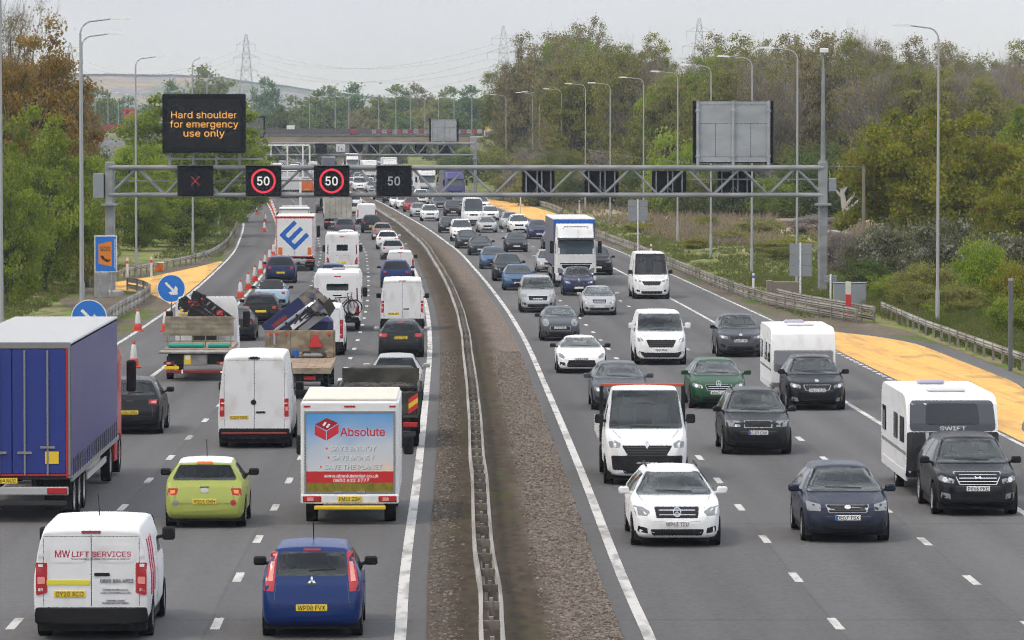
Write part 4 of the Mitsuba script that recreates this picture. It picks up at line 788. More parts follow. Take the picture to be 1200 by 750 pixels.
# ------------------------------------------------------------------ lorries, caravans and the other built-up vehicles
def wheels(out, ys, x, r, rim='steel_rim', deep=True, wide=1.0):
    for y in ys:
        for sx in (1, -1):
            xf = T().translate([sx * x, y, r]).rotate([0, 0, 1], 0 if sx > 0 else 180).scale([r * wide, r, r])
            out.append(('wheel', TYRE, 'tyre', xf)); out.append(('wheel+rim', RIM_DEEP if deep else RIM_STEEL, rim, xf))
def plate_rear(out, x, y, z, s, w=.26):
    out.append(('number_plate', P(box(x - w, x + w, y - .02, y + .02, z - .06, z + .06)), 'plate_yellow'))
    if s: out.append(('number_plate__lettering', P(moved(text_up(s, .078, True, .006, .46), (x, y - .0205, z - .039))), 'ink'))
def lorry_rear(L, H, w, door, side, roof, bed=1.15, frame_m='paint_lorry_red', axles=3, cab='paint_lorry_red', cab_top=3.4, plate=None, rods=True, tractor=True, rim='alloy'):
    """A lorry seen from behind: L and H of its box, local origin at the middle of the box's floor line."""
    o = []; r, f = -L / 2, L / 2
    a = lambda n, m, b, sm=False: o.append((n, P(m, sm), b))
    a('trailer_bed', box(-w + .02, w - .02, r + .05, f, bed - .16, bed, .02), 'chassis')
    a('roof', box(-w, w, r, f, H - .06, H, .02), roof)
    for sx in (1, -1):
        n = int(L / 1.3); ys = np.linspace(r + .12, f - .05, 4 * n + 1); zs = np.linspace(bed - .12, H - .09, 6)
        g = np.array([[sx * (w - .012 + .016 * math.sin((y - r) * 4.8) * math.sin(math.pi * (z - bed) / (H - bed)) + .01 * math.sin(y * 11)), y, z] for y in ys for z in zs])
        i, j = np.meshgrid(np.arange(len(ys) - 1), np.arange(5), indexing='ij'); q = np.stack([i * 6 + j, (i + 1) * 6 + j, (i + 1) * 6 + j + 1, i * 6 + j + 1], -1).reshape(-1, 4)
        if sx < 0: q = q[:, ::-1]
        a('side_curtain', (g, np.vstack([q[:, [0, 1, 2]], q[:, [0, 2, 3]]])), side, True)
        a('curtain_rail', box(sx * (w + .004) - .025, sx * (w + .004) + .025, r + .1, f, bed - .2, bed - .1), 'chassis_grey')
        if rods:
            for y in np.arange(r + .5, f - .2, .62): a('curtain_strap', box(sx * (w + .018) - .008, sx * (w + .018) + .008, y - .03, y + .03, bed - .14, bed + .28), 'dark_trim')
    a('front_wall', box(-w + .02, w - .02, f - .06, f + .02, bed, H - .06), door)
    for sx in (1, -1):
        a('rear_door', box(min(sx * .008, sx * (w - .10)), max(sx * .008, sx * (w - .10)), r - .02, r + .05, bed - .02, H - .14, .012), door)
        a('rear_frame', box(sx * (w - .075) - .025, sx * (w - .075) + .025, r - .03, r + .06, bed - .12, H - .1, .01), frame_m); a('rear_post', box(sx * (w - .026) - .024, sx * (w - .026) + .024, r - .026, r + .06, bed - .12, H, .01), 'chassis_grey' if frame_m == 'paint_lorry_red' else door)
        if rods:
            for x in (.28, .78): 
                a('lock_rod', bar((sx * x, r - .05, bed - .05), (sx * x, r - .05, H - .16), .022, 6), 'chassis_grey')
                a('lock_handle', box(sx * x - .16, sx * x + .16, r - .085, r - .055, bed + .42 + .12 * (x > .5), bed + .47 + .12 * (x > .5)), 'chassis_grey')
    a('rear_header', box(-w, w, r - .03, r + .06, H - .13, H + .01, .01), frame_m if frame_m != 'paint_lorry_red' else 'chassis_grey')
    a('rear_sill', box(-w, w, r - .03, r + .06, bed - .07, bed - .03, .01), frame_m)
    a('light_beam', box(-w + .05, w - .05, r + .0, r + .08, .66, .84, .02), 'chassis_pale')
    a('rear_bumper', box(-w + .1, w - .1, r + .05, r + .14, .42, .54, .02), 'chassis')
    for sx in (1, -1):
        a('tail_light', box(sx * .98 - .22, sx * .98 + .22, r - .035, r - .002, .68, .82, .015), 'tail_red')
        a('mudflap', box(sx * (w - .32) - .3, sx * (w - .32) + .3, r + .5, r + .53, .3, 1.0), 'black_plastic')
        a('chassis_rail', box(sx * .45 - .06, sx * .45 + .06, r + .3, f - .3, .72, bed - .16), 'chassis')
        a('side_guard', box(sx * (w - .06) - .02, sx * (w - .06) + .02, r + 4.9, f - 3.2, .62, .76), 'chassis_pale')
        a('side_guard', box(sx * (w - .06) - .02, sx * (w - .06) + .02, r + 4.9, f - 3.2, .90, 1.0), 'chassis_pale')
    if plate: plate_rear(o, -.15, r - .005, .98, plate)
    wheels(o, [r + 1.9 + 1.31 * i for i in range(axles)] if L > 9 else [r + 1.9], w - .19, .5, rim, False, .75)
    if tractor:
        y0 = f - 1.2; c0, c1 = f + .55, f + 2.5
        a('cab', m3.Manifold.batch_boolean([arr2m(box(-w + .10, w - .10, c0, c1, .55, 2.9, .08)), arr2m(hull([(x * s, y, z) for s in (1, -1) for x, y, z in ((w - .06, c0, 2.8), (w - .06, c1 - .1, 2.8), (w - .16, c0, cab_top), (w - .2, c1 - .9, cab_top))]))], m3.OpType.Add), cab, 30)
        for sx in (1, -1):
            a('side_deflector', box(sx * (w - .12) - .02, sx * (w - .12) + .02, c0 - .5, c0, 1.2, cab_top - .4), cab)
            a('mirror', box(sx * (w + .17) - .12, sx * (w + .17) + .12, c1 - .3, c1 - .15, 2.0, 2.8, .04), 'black_plastic')
            a('side_skirt', box(sx * (w - .14) - .04, sx * (w - .14) + .04, c0 - .2, c1, .35, 1.0, .03), cab)
        wheels(o, [f - 1.3, c1 - .9], w - .19, .5, 'steel_rim', False, .75)
    return o
def hull(pts): return trimesh.Trimesh(*arr(m3.Manifold.hull_points(np.array(pts, float))), process=False)
def arr2m(m):
    v, f = arr(m); return m3.Manifold(m3.Mesh(np.asarray(v, np.float32), np.asarray(f, np.uint32)))
def lorry_front(cab='paint_white', box_m='curtain_grey', band=None, H=4.0, L=13.0, w=1.25, hi=True, cabH=3.75):
    """A lorry coming towards us: local +y is forward, origin under its front bumper."""
    o = []
    a = lambda n, m, b, sm=False: o.append((n, P(m, sm), b))
    top = cabH
    pts = [(x * s, y, z) for s in (1, -1) for x, y, z in ((w - .02, -2.2, .75), (w - .02, -.25, .75), (w - .12, -.02, .75), (w - .14, 0, 1.9), (w - .03, -.3, 1.9), (w - .03, -2.2, 2.2), (w - .16, -.16, 2.85), (w - .07, -.5, 2.85), (w - .08, -2.2, 2.9))]
    roof = [(x * s, y, z) for s in (1, -1) for x, y, z in ((w - .07, -2.2, 2.8), (w - .16, -.2, 2.8), (w - .2, -.75, top - .25), (w - .3, -1.2, top), (w - .12, -2.2, top))]
    cabm = m3.Manifold.hull_points(np.array(pts)) + m3.Manifold.hull_points(np.array(roof))
    a('cab', cabm, cab, 25)
    B = Body(*arr(cabm))
    a('windscreen', B.skin('F', [(-w + .10, 1.95), (w - .10, 1.95), (w - .19, 2.8), (-w + .19, 2.8)], .015, .06, .2), 'cab_glass')
    a('sun_visor', box(-w + .12, w - .12, -.12, .18, 2.83, 2.95, .03), 'cab_glass')
    a('wiper_panel', B.skin('F', [(-w + .1, 1.78), (w - .1, 1.78), (w - .1, 1.92), (-w + .1, 1.92)], .01, .03, .2), cab)
    a('grille', B.skin('F', [(-.78, 1.10), (.78, 1.10), (.88, 1.32), (-.88, 1.32)], .02, .03, .2), 'black_plastic')
    a('grille', B.skin('F', [(-.62, .82), (.62, .82), (.70, 1.02), (-.70, 1.02)], .02, .03, .2), 'black_plastic')
    a('grille_bar', B.skin('F', [(-.95, 1.36), (.95, 1.36), (.95, 1.43), (-.95, 1.43)], .03, .02, .2), 'dark_trim')
    a('bumper', box(-w + .02, w - .02, -.5, .06, .35, .80, .07), 'dark_trim' if cab != 'paint_white' else 'paint_white')
    a('number_plate', box(-.26, .26, .05, .085, .48, .60), 'plate_white')
    for sx in (1, -1):
        a('headlight', B.skin('F', np.array([(.74, .84), (1.08, .84), (1.10, 1.16), (.92, 1.10), (.78, 1.0)]) * [sx, 1], .03, .03, .2), 'lamp_glass')
        a('mirror', box(sx * (w + .2) - .12, sx * (w + .2) + .12, -.45, -.3, 2.0, 2.75, .04), 'black_plastic')
        a('side_window', B.skin('R' if sx > 0 else 'L', [(-1.2, 1.95), (-.45, 1.95), (-.5, 2.6), (-1.15, 2.6)], .01, .04, .3), 'cab_glass')
    if hi: a('marker_light_bar', tube([(-.75, -.5, top - .25), (-.7, -.35, top - .15), (.7, -.35, top - .15), (.75, -.5, top - .25)], .03), 'dark_trim')
    # the box behind
    a('trailer_body', box(-w - .02, w + .02, -2.6 - L, -2.6, 1.15, H, .03), box_m)
    a('trailer_roof', box(-w - .03, w + .03, -2.62 - L, -2.58, H - .02, H + .05, .02), 'trailer_white')
    if band: a('trailer_header', box(-w, w, -2.6, -2.55, H - .36, H - .03), band)
    a('chassis', box(-.7, .7, -2.5 - L, -.4, .6, 1.15), 'chassis')
    wheels(o, [-1.3, -5.2, -L - .6, -L + .7], w - .19, .5, 'steel_rim', False, .75)
    for sx in (1, -1): a('side_guard', box(sx * (w - .05) - .03, sx * (w - .05) + .03, -L + 1.4, -6.2, .55, 1.0), 'chassis_grey')
    return o
def caravan(L, W, H, win=True, cover=False, letters=None):
    """A touring caravan, its front (towing) end at +y."""
    w, f = W / 2, L / 2; o = []
    a = lambda n, m, b, sm=False: o.append((n, P(m, sm), b))
    prof = [(-f, .45), (f - .25, .45), (f, .62), (f + .02, 1.2), (f - .06, 1.75), (f - .32, H - .22), (f - .62, H - .06), (f - 1.1, H), (-f + .5, H), (-f + .1, H - .12), (-f, H - .4)]
    body = slab([(y, z) for y, z in prof], W - .12)
    v, fc = arr(body); v = np.column_stack([v[:, 2] - (W - .12) / 2, v[:, 0], v[:, 1]]); core = v
    side = np.array(prof); c = side.mean(0); inner = (side - c) * [.985, .975] + c
    pts = []
    m1 = m3.Manifold.hull_points(np.vstack([[(s * (w - .07), y, z) for y, z in prof for s in (1, -1)], [(s * w, y, z) for y, z in inner for s in (1, -1)]]).astype(float))
    a('body', m1, 'paint_white', 28)
    B = Body(*arr(m1))
    a('skirt', join(*[box(s * (w - .02) - .03, s * (w - .02) + .03, -f + .2, f - .3, .38, .62, .01) for s in (1, -1)]), 'trailer_white')
    if win:
        for x0, x1 in ((-.92, -.36), (-.30, .30), (.36, .92)): a('front_window', B.skin('F', [(x0, 1.02), (x1, 1.02), (x1, 1.62), (x0, 1.62)], .02, .05, .2), 'caravan_pane')
        a('front_window_frame', B.skin('F', [(-.98, .97), (.98, .97), (.98, 1.68), (-.98, 1.68)], .008, .07, .2), 'seal_grey')
        a('gas_locker', B.skin('F', [(-.7, .5), (.7, .5), (.7, .9), (-.7, .9)], .02, .06, .2), 'paint_white')
    if cover:
        a('tow_cover', B.skin('F', [(-w + .005, .5), (w - .005, .5), (w - .02, 1.55), (-w + .02, 1.55)], .035, .05, .12), 'cover_black')
        for sx in (1, -1): a('tow_cover_stripe', B.skin('F', [(sx * .50, .5), (sx * .58, .5), (sx * .64, 1.54), (sx * .56, 1.54)], .042, 0, .12), 'paint_silver')
        a('front_panel', B.skin('F', [(-w + .06, 1.57), (w - .06, 1.57), (w - .10, 2.27), (-w + .10, 2.27)], .012, .1, .12), 'paint_slate')
        a('front_window', B.skin('F', [(-.64, 1.72), (.64, 1.72), (.60, 2.20), (-.60, 2.20)], .022, .08, .12), 'car_glass')
        tt = np.arange(10) * math.pi / 5; a('tow_cover__emblem', B.skin('F', np.stack([.07 * np.cos(tt), 1.22 + .09 * np.sin(tt)], 1), .045), 'white_ink')
        if letters: a('front_panel__lettering', moved(text_up(letters, .085, True, .01, .62), (0, float(B.meet('F', np.array([[0, 1.63]]))[0][0, 1]) + .03, 1.60), rz=math.pi), 'white_ink')
    for sx, s in ((1, 'R'), (-1, 'L')):
        for y0, y1 in ((f - 1.6, f - .75), (f - 3.1, f - 2.3), (-f + .6, -f + 1.3)):
            a('side_window', B.skin(s, [(y0, 1.25), (y1, 1.25), (y1, 1.85), (y0, 1.85)], .03, .06, .3), 'car_glass')
        a('side_stripe', B.skin(s, [(-f + .2, .98), (f - .3, .98), (f - .3, 1.06), (-f + .2, 1.06)], .006, 0, .4), 'seal_grey')
        a('grab_handle', bar((sx * (w - .12), f - .02, .75), (sx * (w - .12), f - .02, 1.1), .02), 'chassis_grey')
    a('roof_vent', box(-.45, .45, f - 2.0, f - 1.35, H, H + .09, .04), 'trailer_white')
    a('roof_light', box(-.30, .35, -f + 1.4, -f + 2.0, H, H + .1, .04), 'pale_plastic')
    a('drawbar', join(bar((.6, f - .2, .45), (.05, f + 1.2, .45), .05), bar((-.6, f - .2, .45), (-.05, f + 1.2, .45), .05)), 'chassis')
    wheels(o, [-.2], w - .16, .32, 'alloy', False)
    return o
def motorhome(W, H, L=6.5, bikes=False, overcab=True):
    w, r = W / 2, -L / 2; o = []
    a = lambda n, m, b, sm=False: o.append((n, P(m, sm), b))
    m1 = m3.Manifold.hull_points(np.array([(s * x, y, z) for s in (1, -1) for x, y, z in ((w - .05, r, .55), (w - .05, r - .0, H - .22), (w, r + .12, .5), (w, r + .12, H - .2), (w - .12, r + .05, H - .05), (w - .12, r + .4, H), (w - .1, L / 2 - 1.4, H), (w, L / 2 - 1.3, H - .2), (w, L / 2 - 1.2, .5))]))
    a('body', m1, 'paint_white', 28); B = Body(*arr(m1))
    a('rear_window', B.skin('B', [(-.36, 1.62), (.36, 1.62), (.36, 2.02), (-.36, 2.02)] if not bikes else [(-.5, 1.9), (.5, 1.9), (.5, 2.2), (-.5, 2.2)], .02, .06, .3), 'car_glass')
    a('brake_light', B.skin('B', [(-.15, H - .24), (.15, H - .24), (.15, H - .19), (-.15, H - .19)], .02), 'tail_red')
    for sx in (1, -1):
        a('tail_light', B.skin('B', np.array([(w - .10, .75), (w - .30, .75), (w - .22, 1.15), (w - .10, 1.25)]) * [sx, 1], .025, .03, .3), 'tail_red')
        a('tail_lamp_strip', B.skin('B', np.array([(w - .14, 1.4), (w - .20, 1.4), (w - .22, 2.0), (w - .16, 2.05)]) * [sx, 1], .02, .02, .3), 'tail_dark')
        for y0 in (r + 1.0, r + 2.6): a('side_window', B.skin('R' if sx > 0 else 'L', [(y0, 1.45), (y0 + .9, 1.45), (y0 + .9, 2.0), (y0, 2.0)], .02, .06, .4), 'car_glass')
        a('mirror', box(sx * (w + .12) - .11, sx * (w + .12) + .11, L / 2 - .9, L / 2 - .75, 1.4, 1.85, .04), 'black_plastic')
    a('bumper', box(-w + .08, w - .08, r - .05, r + .2, .42, .68, .05), 'paint_white' if not bikes else 'black_plastic')
    a('rear_seam', B.skin('B', [(-.5, 1.30), (.5, 1.30), (.5, 1.31), (-.5, 1.31)], .004), 'seam')
    a('roof_vent', box(-.3, .3, -.6, .0, H, H + .1, .03), 'pale_plastic')
    a('cab', box(-w + .15, w - .15, L / 2 - 1.3, L / 2, .5, 1.9, .2), 'paint_white', 30)
    plate_rear(o, 0 if not bikes else -.55, r - .03, .88 if not bikes else 1.15, None)
    wheels(o, [r + 1.6, L / 2 - .9], w - .2, .34, 'steel_rim', False)
    if bikes:
        a('bike_rack', join(beam((-.8, r - .45, .75), (.8, r - .45, .75), .08, .06), beam((-.5, r, .75), (-.5, r - .6, .75), .05, .05), beam((.5, r, .75), (.5, r - .6, .75), .05, .05), beam((-.5, r - .1, .75), (-.5, r - .1, 1.6), .04, .04), beam((.5, r - .1, .75), (.5, r - .1, 1.6), .04, .04)), 'chassis')
    return o
def bicycle(colour):
    """A bicycle standing lengthwise along x."""
    o = []; ring = lambda cx: tube([(cx + .33 * math.cos(t), 0, .34 + .33 * math.sin(t)) for t in np.linspace(0, 2 * math.pi, 19)], .028, 5)
    for cx in (-.52, .52): o.append(('wheel', P(ring(cx), True), 'tyre'))
    for cx in (-.52, .52): o.append(('spokes', P(join(*[bar((cx, 0, .34), (cx + .32 * math.cos(t), 0, .34 + .32 * math.sin(t)), .005, 3) for t in np.linspace(0, 2 * math.pi, 9)[:-1]])), 'chassis_grey'))
    o.append(('frame', P(join(bar((-.52, 0, .34), (-.08, 0, .30), .02), bar((-.08, 0, .30), (-.2, 0, .8), .02), bar((-.2, 0, .78), (.36, 0, .82), .02), bar((-.08, 0, .30), (.38, 0, .76), .024), bar((.36, 0, .88), (.52, 0, .34), .02), bar((-.52, 0, .34), (-.2, 0, .74), .015))), colour))
    o.append(('saddle', P(box(-.32, -.08, -.06, .06, .86, .91, .02)), 'black_plastic')); o.append(('handlebar', P(join(bar((.36, 0, .86), (.36, 0, .98), .015), bar((.38, -.28, 1.0), (.38, .28, 1.0), .016))), 'black_plastic'))
    return o
mat('chassis', (.028, .028, .030), .7); mat('chassis_grey', (.22, .225, .23), .5); mat('chassis_pale', (.42, .43, .44), .5); mat('trailer_white', (.62, .63, .64), .5); mat('curtain_grey', (.13, .13, .175), .5)
mat('seal_grey', (.20, .21, .22), .5); mat('caravan_pane', (.16, .16, .19), .12, specular=.7); mat('cover_black', (.018, .018, .021), .55); mat('pale_plastic', (.40, .38, .46), .35); mat('curtain_blue', (.070, .064, .19), .42); mat('door_blue', (.018, .036, .22), .45)
mat('warn_yellow', (.75, .52, .03), .5); mat('bar_orange', (.50, .075, .03), .5); mat('warn_red', (.55, .03, .03), .5); mat('bumper_red', (.22, .03, .03), .6); mat('teal', (.02, .30, .25), .5); mat('crane_black', (.014, .014, .016), .4); mat('crane_blue', (.016, .022, .10), .4); mat('roof_grey', (.40, .41, .42), .6); mat('sign_blue', (.015, .12, .46), .45)
def dirt(k, a, b, scale, rough=.75, stretch=1.0):
    fn = lambda p, n, uv: mikit.mix(a, b, mikit.smoothstep(.32, .68, mikit.fbm(p.x * scale + 3, p.y * scale * stretch, p.z * scale, 4)))
    scene[k] = {'type': 'twosided', 'b': {'type': 'principled', 'base_color': mikit.proc(fn), 'roughness': rough}}
dirt('tan_board', (.34, .285, .20), (.20, .16, .11), 3.5); dirt('tipper_dirt', (.030, .030, .026), (.080, .074, .060), 2.2); dirt('deck_plank', (.30, .215, .15), (.20, .15, .11), 3); dirt('grey_steel', (.30, .30, .285), (.20, .195, .18), 3)
dirt('worn_blue', (.06, .07, .14), (.26, .23, .18), 4); dirt('box_grime', (.50, .48, .43), (.36, .34, .30), .8)

# rear of the advertising van: the print is flat on the shutter
def ad_print(p, n, uv):
    z = uv.y
    wheat = mikit.mix((.10, .13, .012), (.36, .24, .02), mikit.fbm(uv.x * 60, uv.y * 25, 0, 3))
    sky_ = mikit.mix((.62, .64, .66), (.09, .33, .68), mikit.smoothstep(.30, 1.0, z + .22 * (mikit.fbm(uv.x * 4, uv.y * 5, 0, 3) - .5) - .12 * uv.x))
    sky_ = mikit.mix(sky_, (.80, .62, .50), mikit.smoothstep(.45, .25, z) * mikit.smoothstep(.3, 1.0, uv.x))
    red = mi.Color3f(.56, .022, .025)
    return dr.select(z < .115, wheat, dr.select(z < .26, red, sky_))
scene['ad_print'] = {'type': 'twosided', 'b': {'type': 'principled', 'base_color': mikit.proc(ad_print), 'roughness': .35}}
mat('ad_red', (.58, .03, .04), .4); mat('print_shadow', (.10, .13, .18), .4)
def ad_van():
    o = []; a = lambda n, m, b, sm=False: o.append((n, P(m, sm), b))
    w, r, H = 1.07, -3.1, 2.72
    a('body', box(-w, w, r, 1.4, .62, H, .05), 'paint_white')
    a('roof', box(-w + .04, w - .04, r + .06, 1.36, H - .01, H + .05, .02), 'box_cream')
    v = np.array([(x, r - .012, z) for z in (.74, 2.46) for x in (-w + .12, w - .12)], float)
    o.append(('rear_print', mikit.ply((v, np.array([[0, 1, 3], [0, 3, 2]])), None, False, uv=np.array([[0, 0], [1, 0], [0, 1], [1, 1]], float)), 'ad_print'))
    for x0, x1, z0, z1 in ((-w + .08, -w + .12, .70, 2.5), (w - .12, w - .08, .70, 2.5), (-w + .12, w - .12, 2.46, 2.50), (-w + .12, w - .12, .70, .74)): a('print_frame', box(x0, x1, r - .03, r, z0, z1), 'chassis_grey')
    y = r - .0135
    t = lambda s, h, x, z, m, wd=None: a('rear_print__lettering', moved(text_up(s, h, True, .004, wd), (x, y, z)), m)
    t('Absolute', .17, .28, 1.96, 'ad_red', .98)
    for s_, z_, w_ in (('SAVE ENERGY', 1.64, 1.0), ('SAVE MONEY', 1.44, .92), ('SAVE THE PLANET', 1.24, 1.26)):
        a('rear_print__letter_shadow', moved(text_up(s_, .10, True, .003, w_), (.085, y + .002, z_ - .014)), 'print_shadow'); t(s_, .10, .07, z_, 'white_ink', w_)
        a('rear_print__bullet', moved(upright(disc(.022, .004, 10)), (.07 - w_ / 2 - .07, y, z_ + .045)), 'ad_red')
    t('www.absolutesolar.co.uk', .07, .03, 1.055, 'white_ink', 1.18); t('0800 622 3777', .07, .03, .955, 'white_ink', .78)
    cube = [((-.76, 1.98), (-.52, 1.86), (-.52, 2.06), (-.76, 2.19)), ((-.50, 1.86), (-.24, 2.02), (-.24, 2.22), (-.50, 2.06)), ((-.76, 2.21), (-.50, 2.08), (-.25, 2.24), (-.50, 2.35))]
    for q, m in zip(cube, ('ad_red', 'ad_red', 'paint_red')): a('rear_print__emblem', moved(upright(slab(q, .004)), (0, y, 0)), m)
    a('rear_print__emblem', moved(upright(join(slab([(-.60, 2.19), (-.56, 2.17), (-.50, 2.25), (-.54, 2.27)], .003), slab([(-.52, 2.15), (-.48, 2.13), (-.42, 2.21), (-.46, 2.23)], .003))), (0, y - .005, 0)), 'white_ink')
    a('light_panel', box(-w, w, r - .05, r + .1, .48, .69, .03), 'paint_white')
    for sx in (1, -1):
        a('tail_light', box(sx * .82 - .20, sx * .82 + .20, r - .075, r - .04, .52, .65, .015), 'tail_red'); a('tail_light__lens' if sx > 0 else 'tail_light_001__lens', box(sx * .82 - .11, sx * .82 + .03, r - .082, r - .07, .545, .625), 'tail_pale')
        a('marker_light', box(sx * .93 - .07, sx * .93 + .07, r - .02, r, 2.58, 2.62), 'tail_red')
        a('mirror', box(sx * 1.22 - .12, sx * 1.22 + .12, 1.7, 1.85, 1.2, 1.65, .04), 'black_plastic')
        a('latch', box(sx * .25 - .08, sx * .25 + .08, r - .045, r - .015, .72, .76), 'chrome')
    a('marker_light', box(-.12, .12, r - .02, r, 2.58, 2.62), 'tail_red')
    a('step_bumper', box(-.78, .78, r - .1, r + .05, .35, .44, .02), 'warn_yellow')
    plate_rear(o, 0, r - .06, .585, 'FM21 ZGH')
    a('cab', box(-.98, .98, 1.4, 3.0, .5, 2.2, .25), 'paint_white', 30)
    wheels(o, [r + 1.1, 2.0], .86, .34, 'steel_rim', False, 1.2)
    return o
mat('box_cream', (.62, .60, .52), .5)
def crane_truck():
    o = []; a = lambda n, m, b, sm=False: o.append((n, P(m, sm), b))
    w, r = 1.25, -4.4
    a('deck', box(-w + .02, w - .02, r + 1.2, 2.2, 1.02, 1.14, .02), 'deck_plank')
    a('tail_lift', box(-w - .06, w + .06, r - .0, r + 1.3, 1.02, 1.10, .02), 'grey_steel')
    a('headboard', box(-w, w, r + 2.6, r + 2.68, 1.55, 2.25, .01), 'tan_board')
    for z in (1.72, 1.9, 2.08): a('headboard_plank', box(-w + .01, w - .01, r + 2.585, r + 2.6, z - .07, z + .07, .006), 'tan_board')
    for x in np.linspace(-w + .1, w - .1, 6): a('side_rail_post', bar((x, r + 2.55, 1.12), (x, r + 2.55, 1.56), .02), 'tan_board')
    a('side_rail', bar((-w, r + 2.55, 1.36), (w, r + 2.55, 1.36), .022), 'tan_board')
    for x0, x1 in ((-1.1, .22), (.34, 1.14)): a('pipe_bundle', box(x0, x1, r + 1.9, r + 2.4, 1.14, 1.30, .05), 'teal')
    a('chassis_beam', box(-1.0, 1.0, r + .35, 3.4, .62, 1.0, .02), 'chassis')
    a('lift_cylinder_box', box(-.42, .42, r + .1, r + .35, .60, 1.0, .02), 'grey_steel')
    a('warning_label', box(-.40, -.16, r + .085, r + .1, .64, .98), 'warn_yellow')
    a('warning_label', box(-.36, -.20, r + .078, r + .085, .82, .96), 'white_ink')
    a('bumper', box(-1.05, 1.15, r + .04, r + .14, .32, .43, .02), 'bumper_red')
    a('bumper_stripe', box(-.50, -.44, r + .032, r + .042, .3, .46), 'white_ink')
    for sx in (1, -1): a('tail_light', box(sx * .95 - .20, sx * .95 + .20, r + .1, r + .16, .62, .74, .02), 'tail_dark'); a('tail_light' + ('__lens' if sx > 0 else '_001__lens'), box(sx * .95 - .08, sx * .95 + .06, r + .09, r + .1, .64, .72), 'tail_pale')
    plate_rear(o, -.85, r + .12, .52, None)
    for x in np.linspace(-w + .2, w - .2, 8): a('mesh_bar', bar((x, r + 2.57, 1.56), (x, r + 2.57, 2.24), .009, 4), 'seal_grey')
    for z in (1.64, 1.81, 1.98, 2.15): a('mesh_bar', bar((-w + .05, r + 2.56, z), (w - .05, r + 2.56, z), .008, 4), 'seal_grey')
    a('cab', hull([(x * s, y, z) for s in (1, -1) for x, y, z in ((1.15, 2.9, .6), (1.2, 4.6, .6), (1.15, 2.9, 2.5), (1.02, 2.95, 2.78), (1.1, 4.5, 2.5), (1.0, 4.2, 2.75))]), 'paint_white', 30)
    a('cab_seam', box(-1.1, 1.1, 2.875, 2.9, 1.98, 2.0), 'seam')
    for sx in (1, -1): a('mirror', box(sx * 1.45 - .13, sx * 1.45 + .13, 4.1, 4.25, 1.6, 2.2, .04), 'black_plastic')
    # folded loader crane between cab and deck, leaning to the left
    a('crane_base', box(-.5, .4, 2.25, 2.8, .9, 1.7, .04), 'crane_black')
    a('crane_boom', beam((.95, 2.5, 1.9), (-.45, 2.5, 2.92), .3, .34), 'crane_black')
    a('crane_boom', beam((.62, 2.2, 1.75), (-.75, 2.2, 2.65), .26, .26), 'crane_black')
    a('crane_jib', hull([(x, y, z) for y in (2.2, 2.45) for x, z in ((-1.02, 2.35), (-.98, 2.72), (-.72, 2.86), (-.45, 2.6), (-.7, 2.2))]), 'crane_black')
    a('crane_jib', beam((-.55, 2.3, 1.9), (-.30, 2.3, 3.0), .26, .3), 'crane_black'); a('crane_jib', beam((-.9, 2.25, 2.7), (.1, 2.25, 1.75), .12, .14), 'crane_black'); a('crane_jib', beam((-.22, 2.35, 1.8), (-.05, 2.35, 2.9), .16, .2), 'chassis')
    for i in range(6): a('crane_fitting', box(-.95 + .16 * i, -.87 + .16 * i, 1.98, 2.06, 2.36 + .11 * ((i * 7) % 4), 2.45 + .11 * ((i * 7) % 4), .02), ('chassis_grey', 'crane_black', 'warn_red')[i % 3])
    for i in range(4): a('crane_bracket', beam((.05 + .2 * i, 2.28, 2.5 - .17 * i), (.18 + .2 * i, 2.28, 2.62 - .17 * i), .05, .06), 'chassis_grey')
    a('crane_ram', bar((-.85, 2.05, 2.15), (.1, 2.05, 1.7), .05), 'chrome')
    a('crane_ram', bar((-.65, 2.05, 2.5), (.35, 2.05, 2.0), .05), 'chassis')
    a('crane_valve_block', box(-.55, -.25, 2.0, 2.2, 2.45, 2.65, .02), 'paint_red')
    for x, z in ((-.86, 2.32), (-.92, 2.18), (-.70, 2.20)): a('crane_hose_cap', box(x - .06, x + .06, 1.98, 2.06, z - .05, z + .05, .02), 'warn_yellow')
    a('crane_label', box(.42, .66, 2.3, 2.33, 2.12, 2.3), 'warn_red')
    for z in (2.5, 2.35): a('crane_hose', tube([(-.6, 2.0, z), (-.3, 1.95, z + .25), (.1, 2.0, z - .1), (.3, 2.1, z - .35)], .025), 'crane_black')
    wheels(o, [r + 2.0, 3.7], 1.02, .42, 'steel_rim', False, .9)
    return o
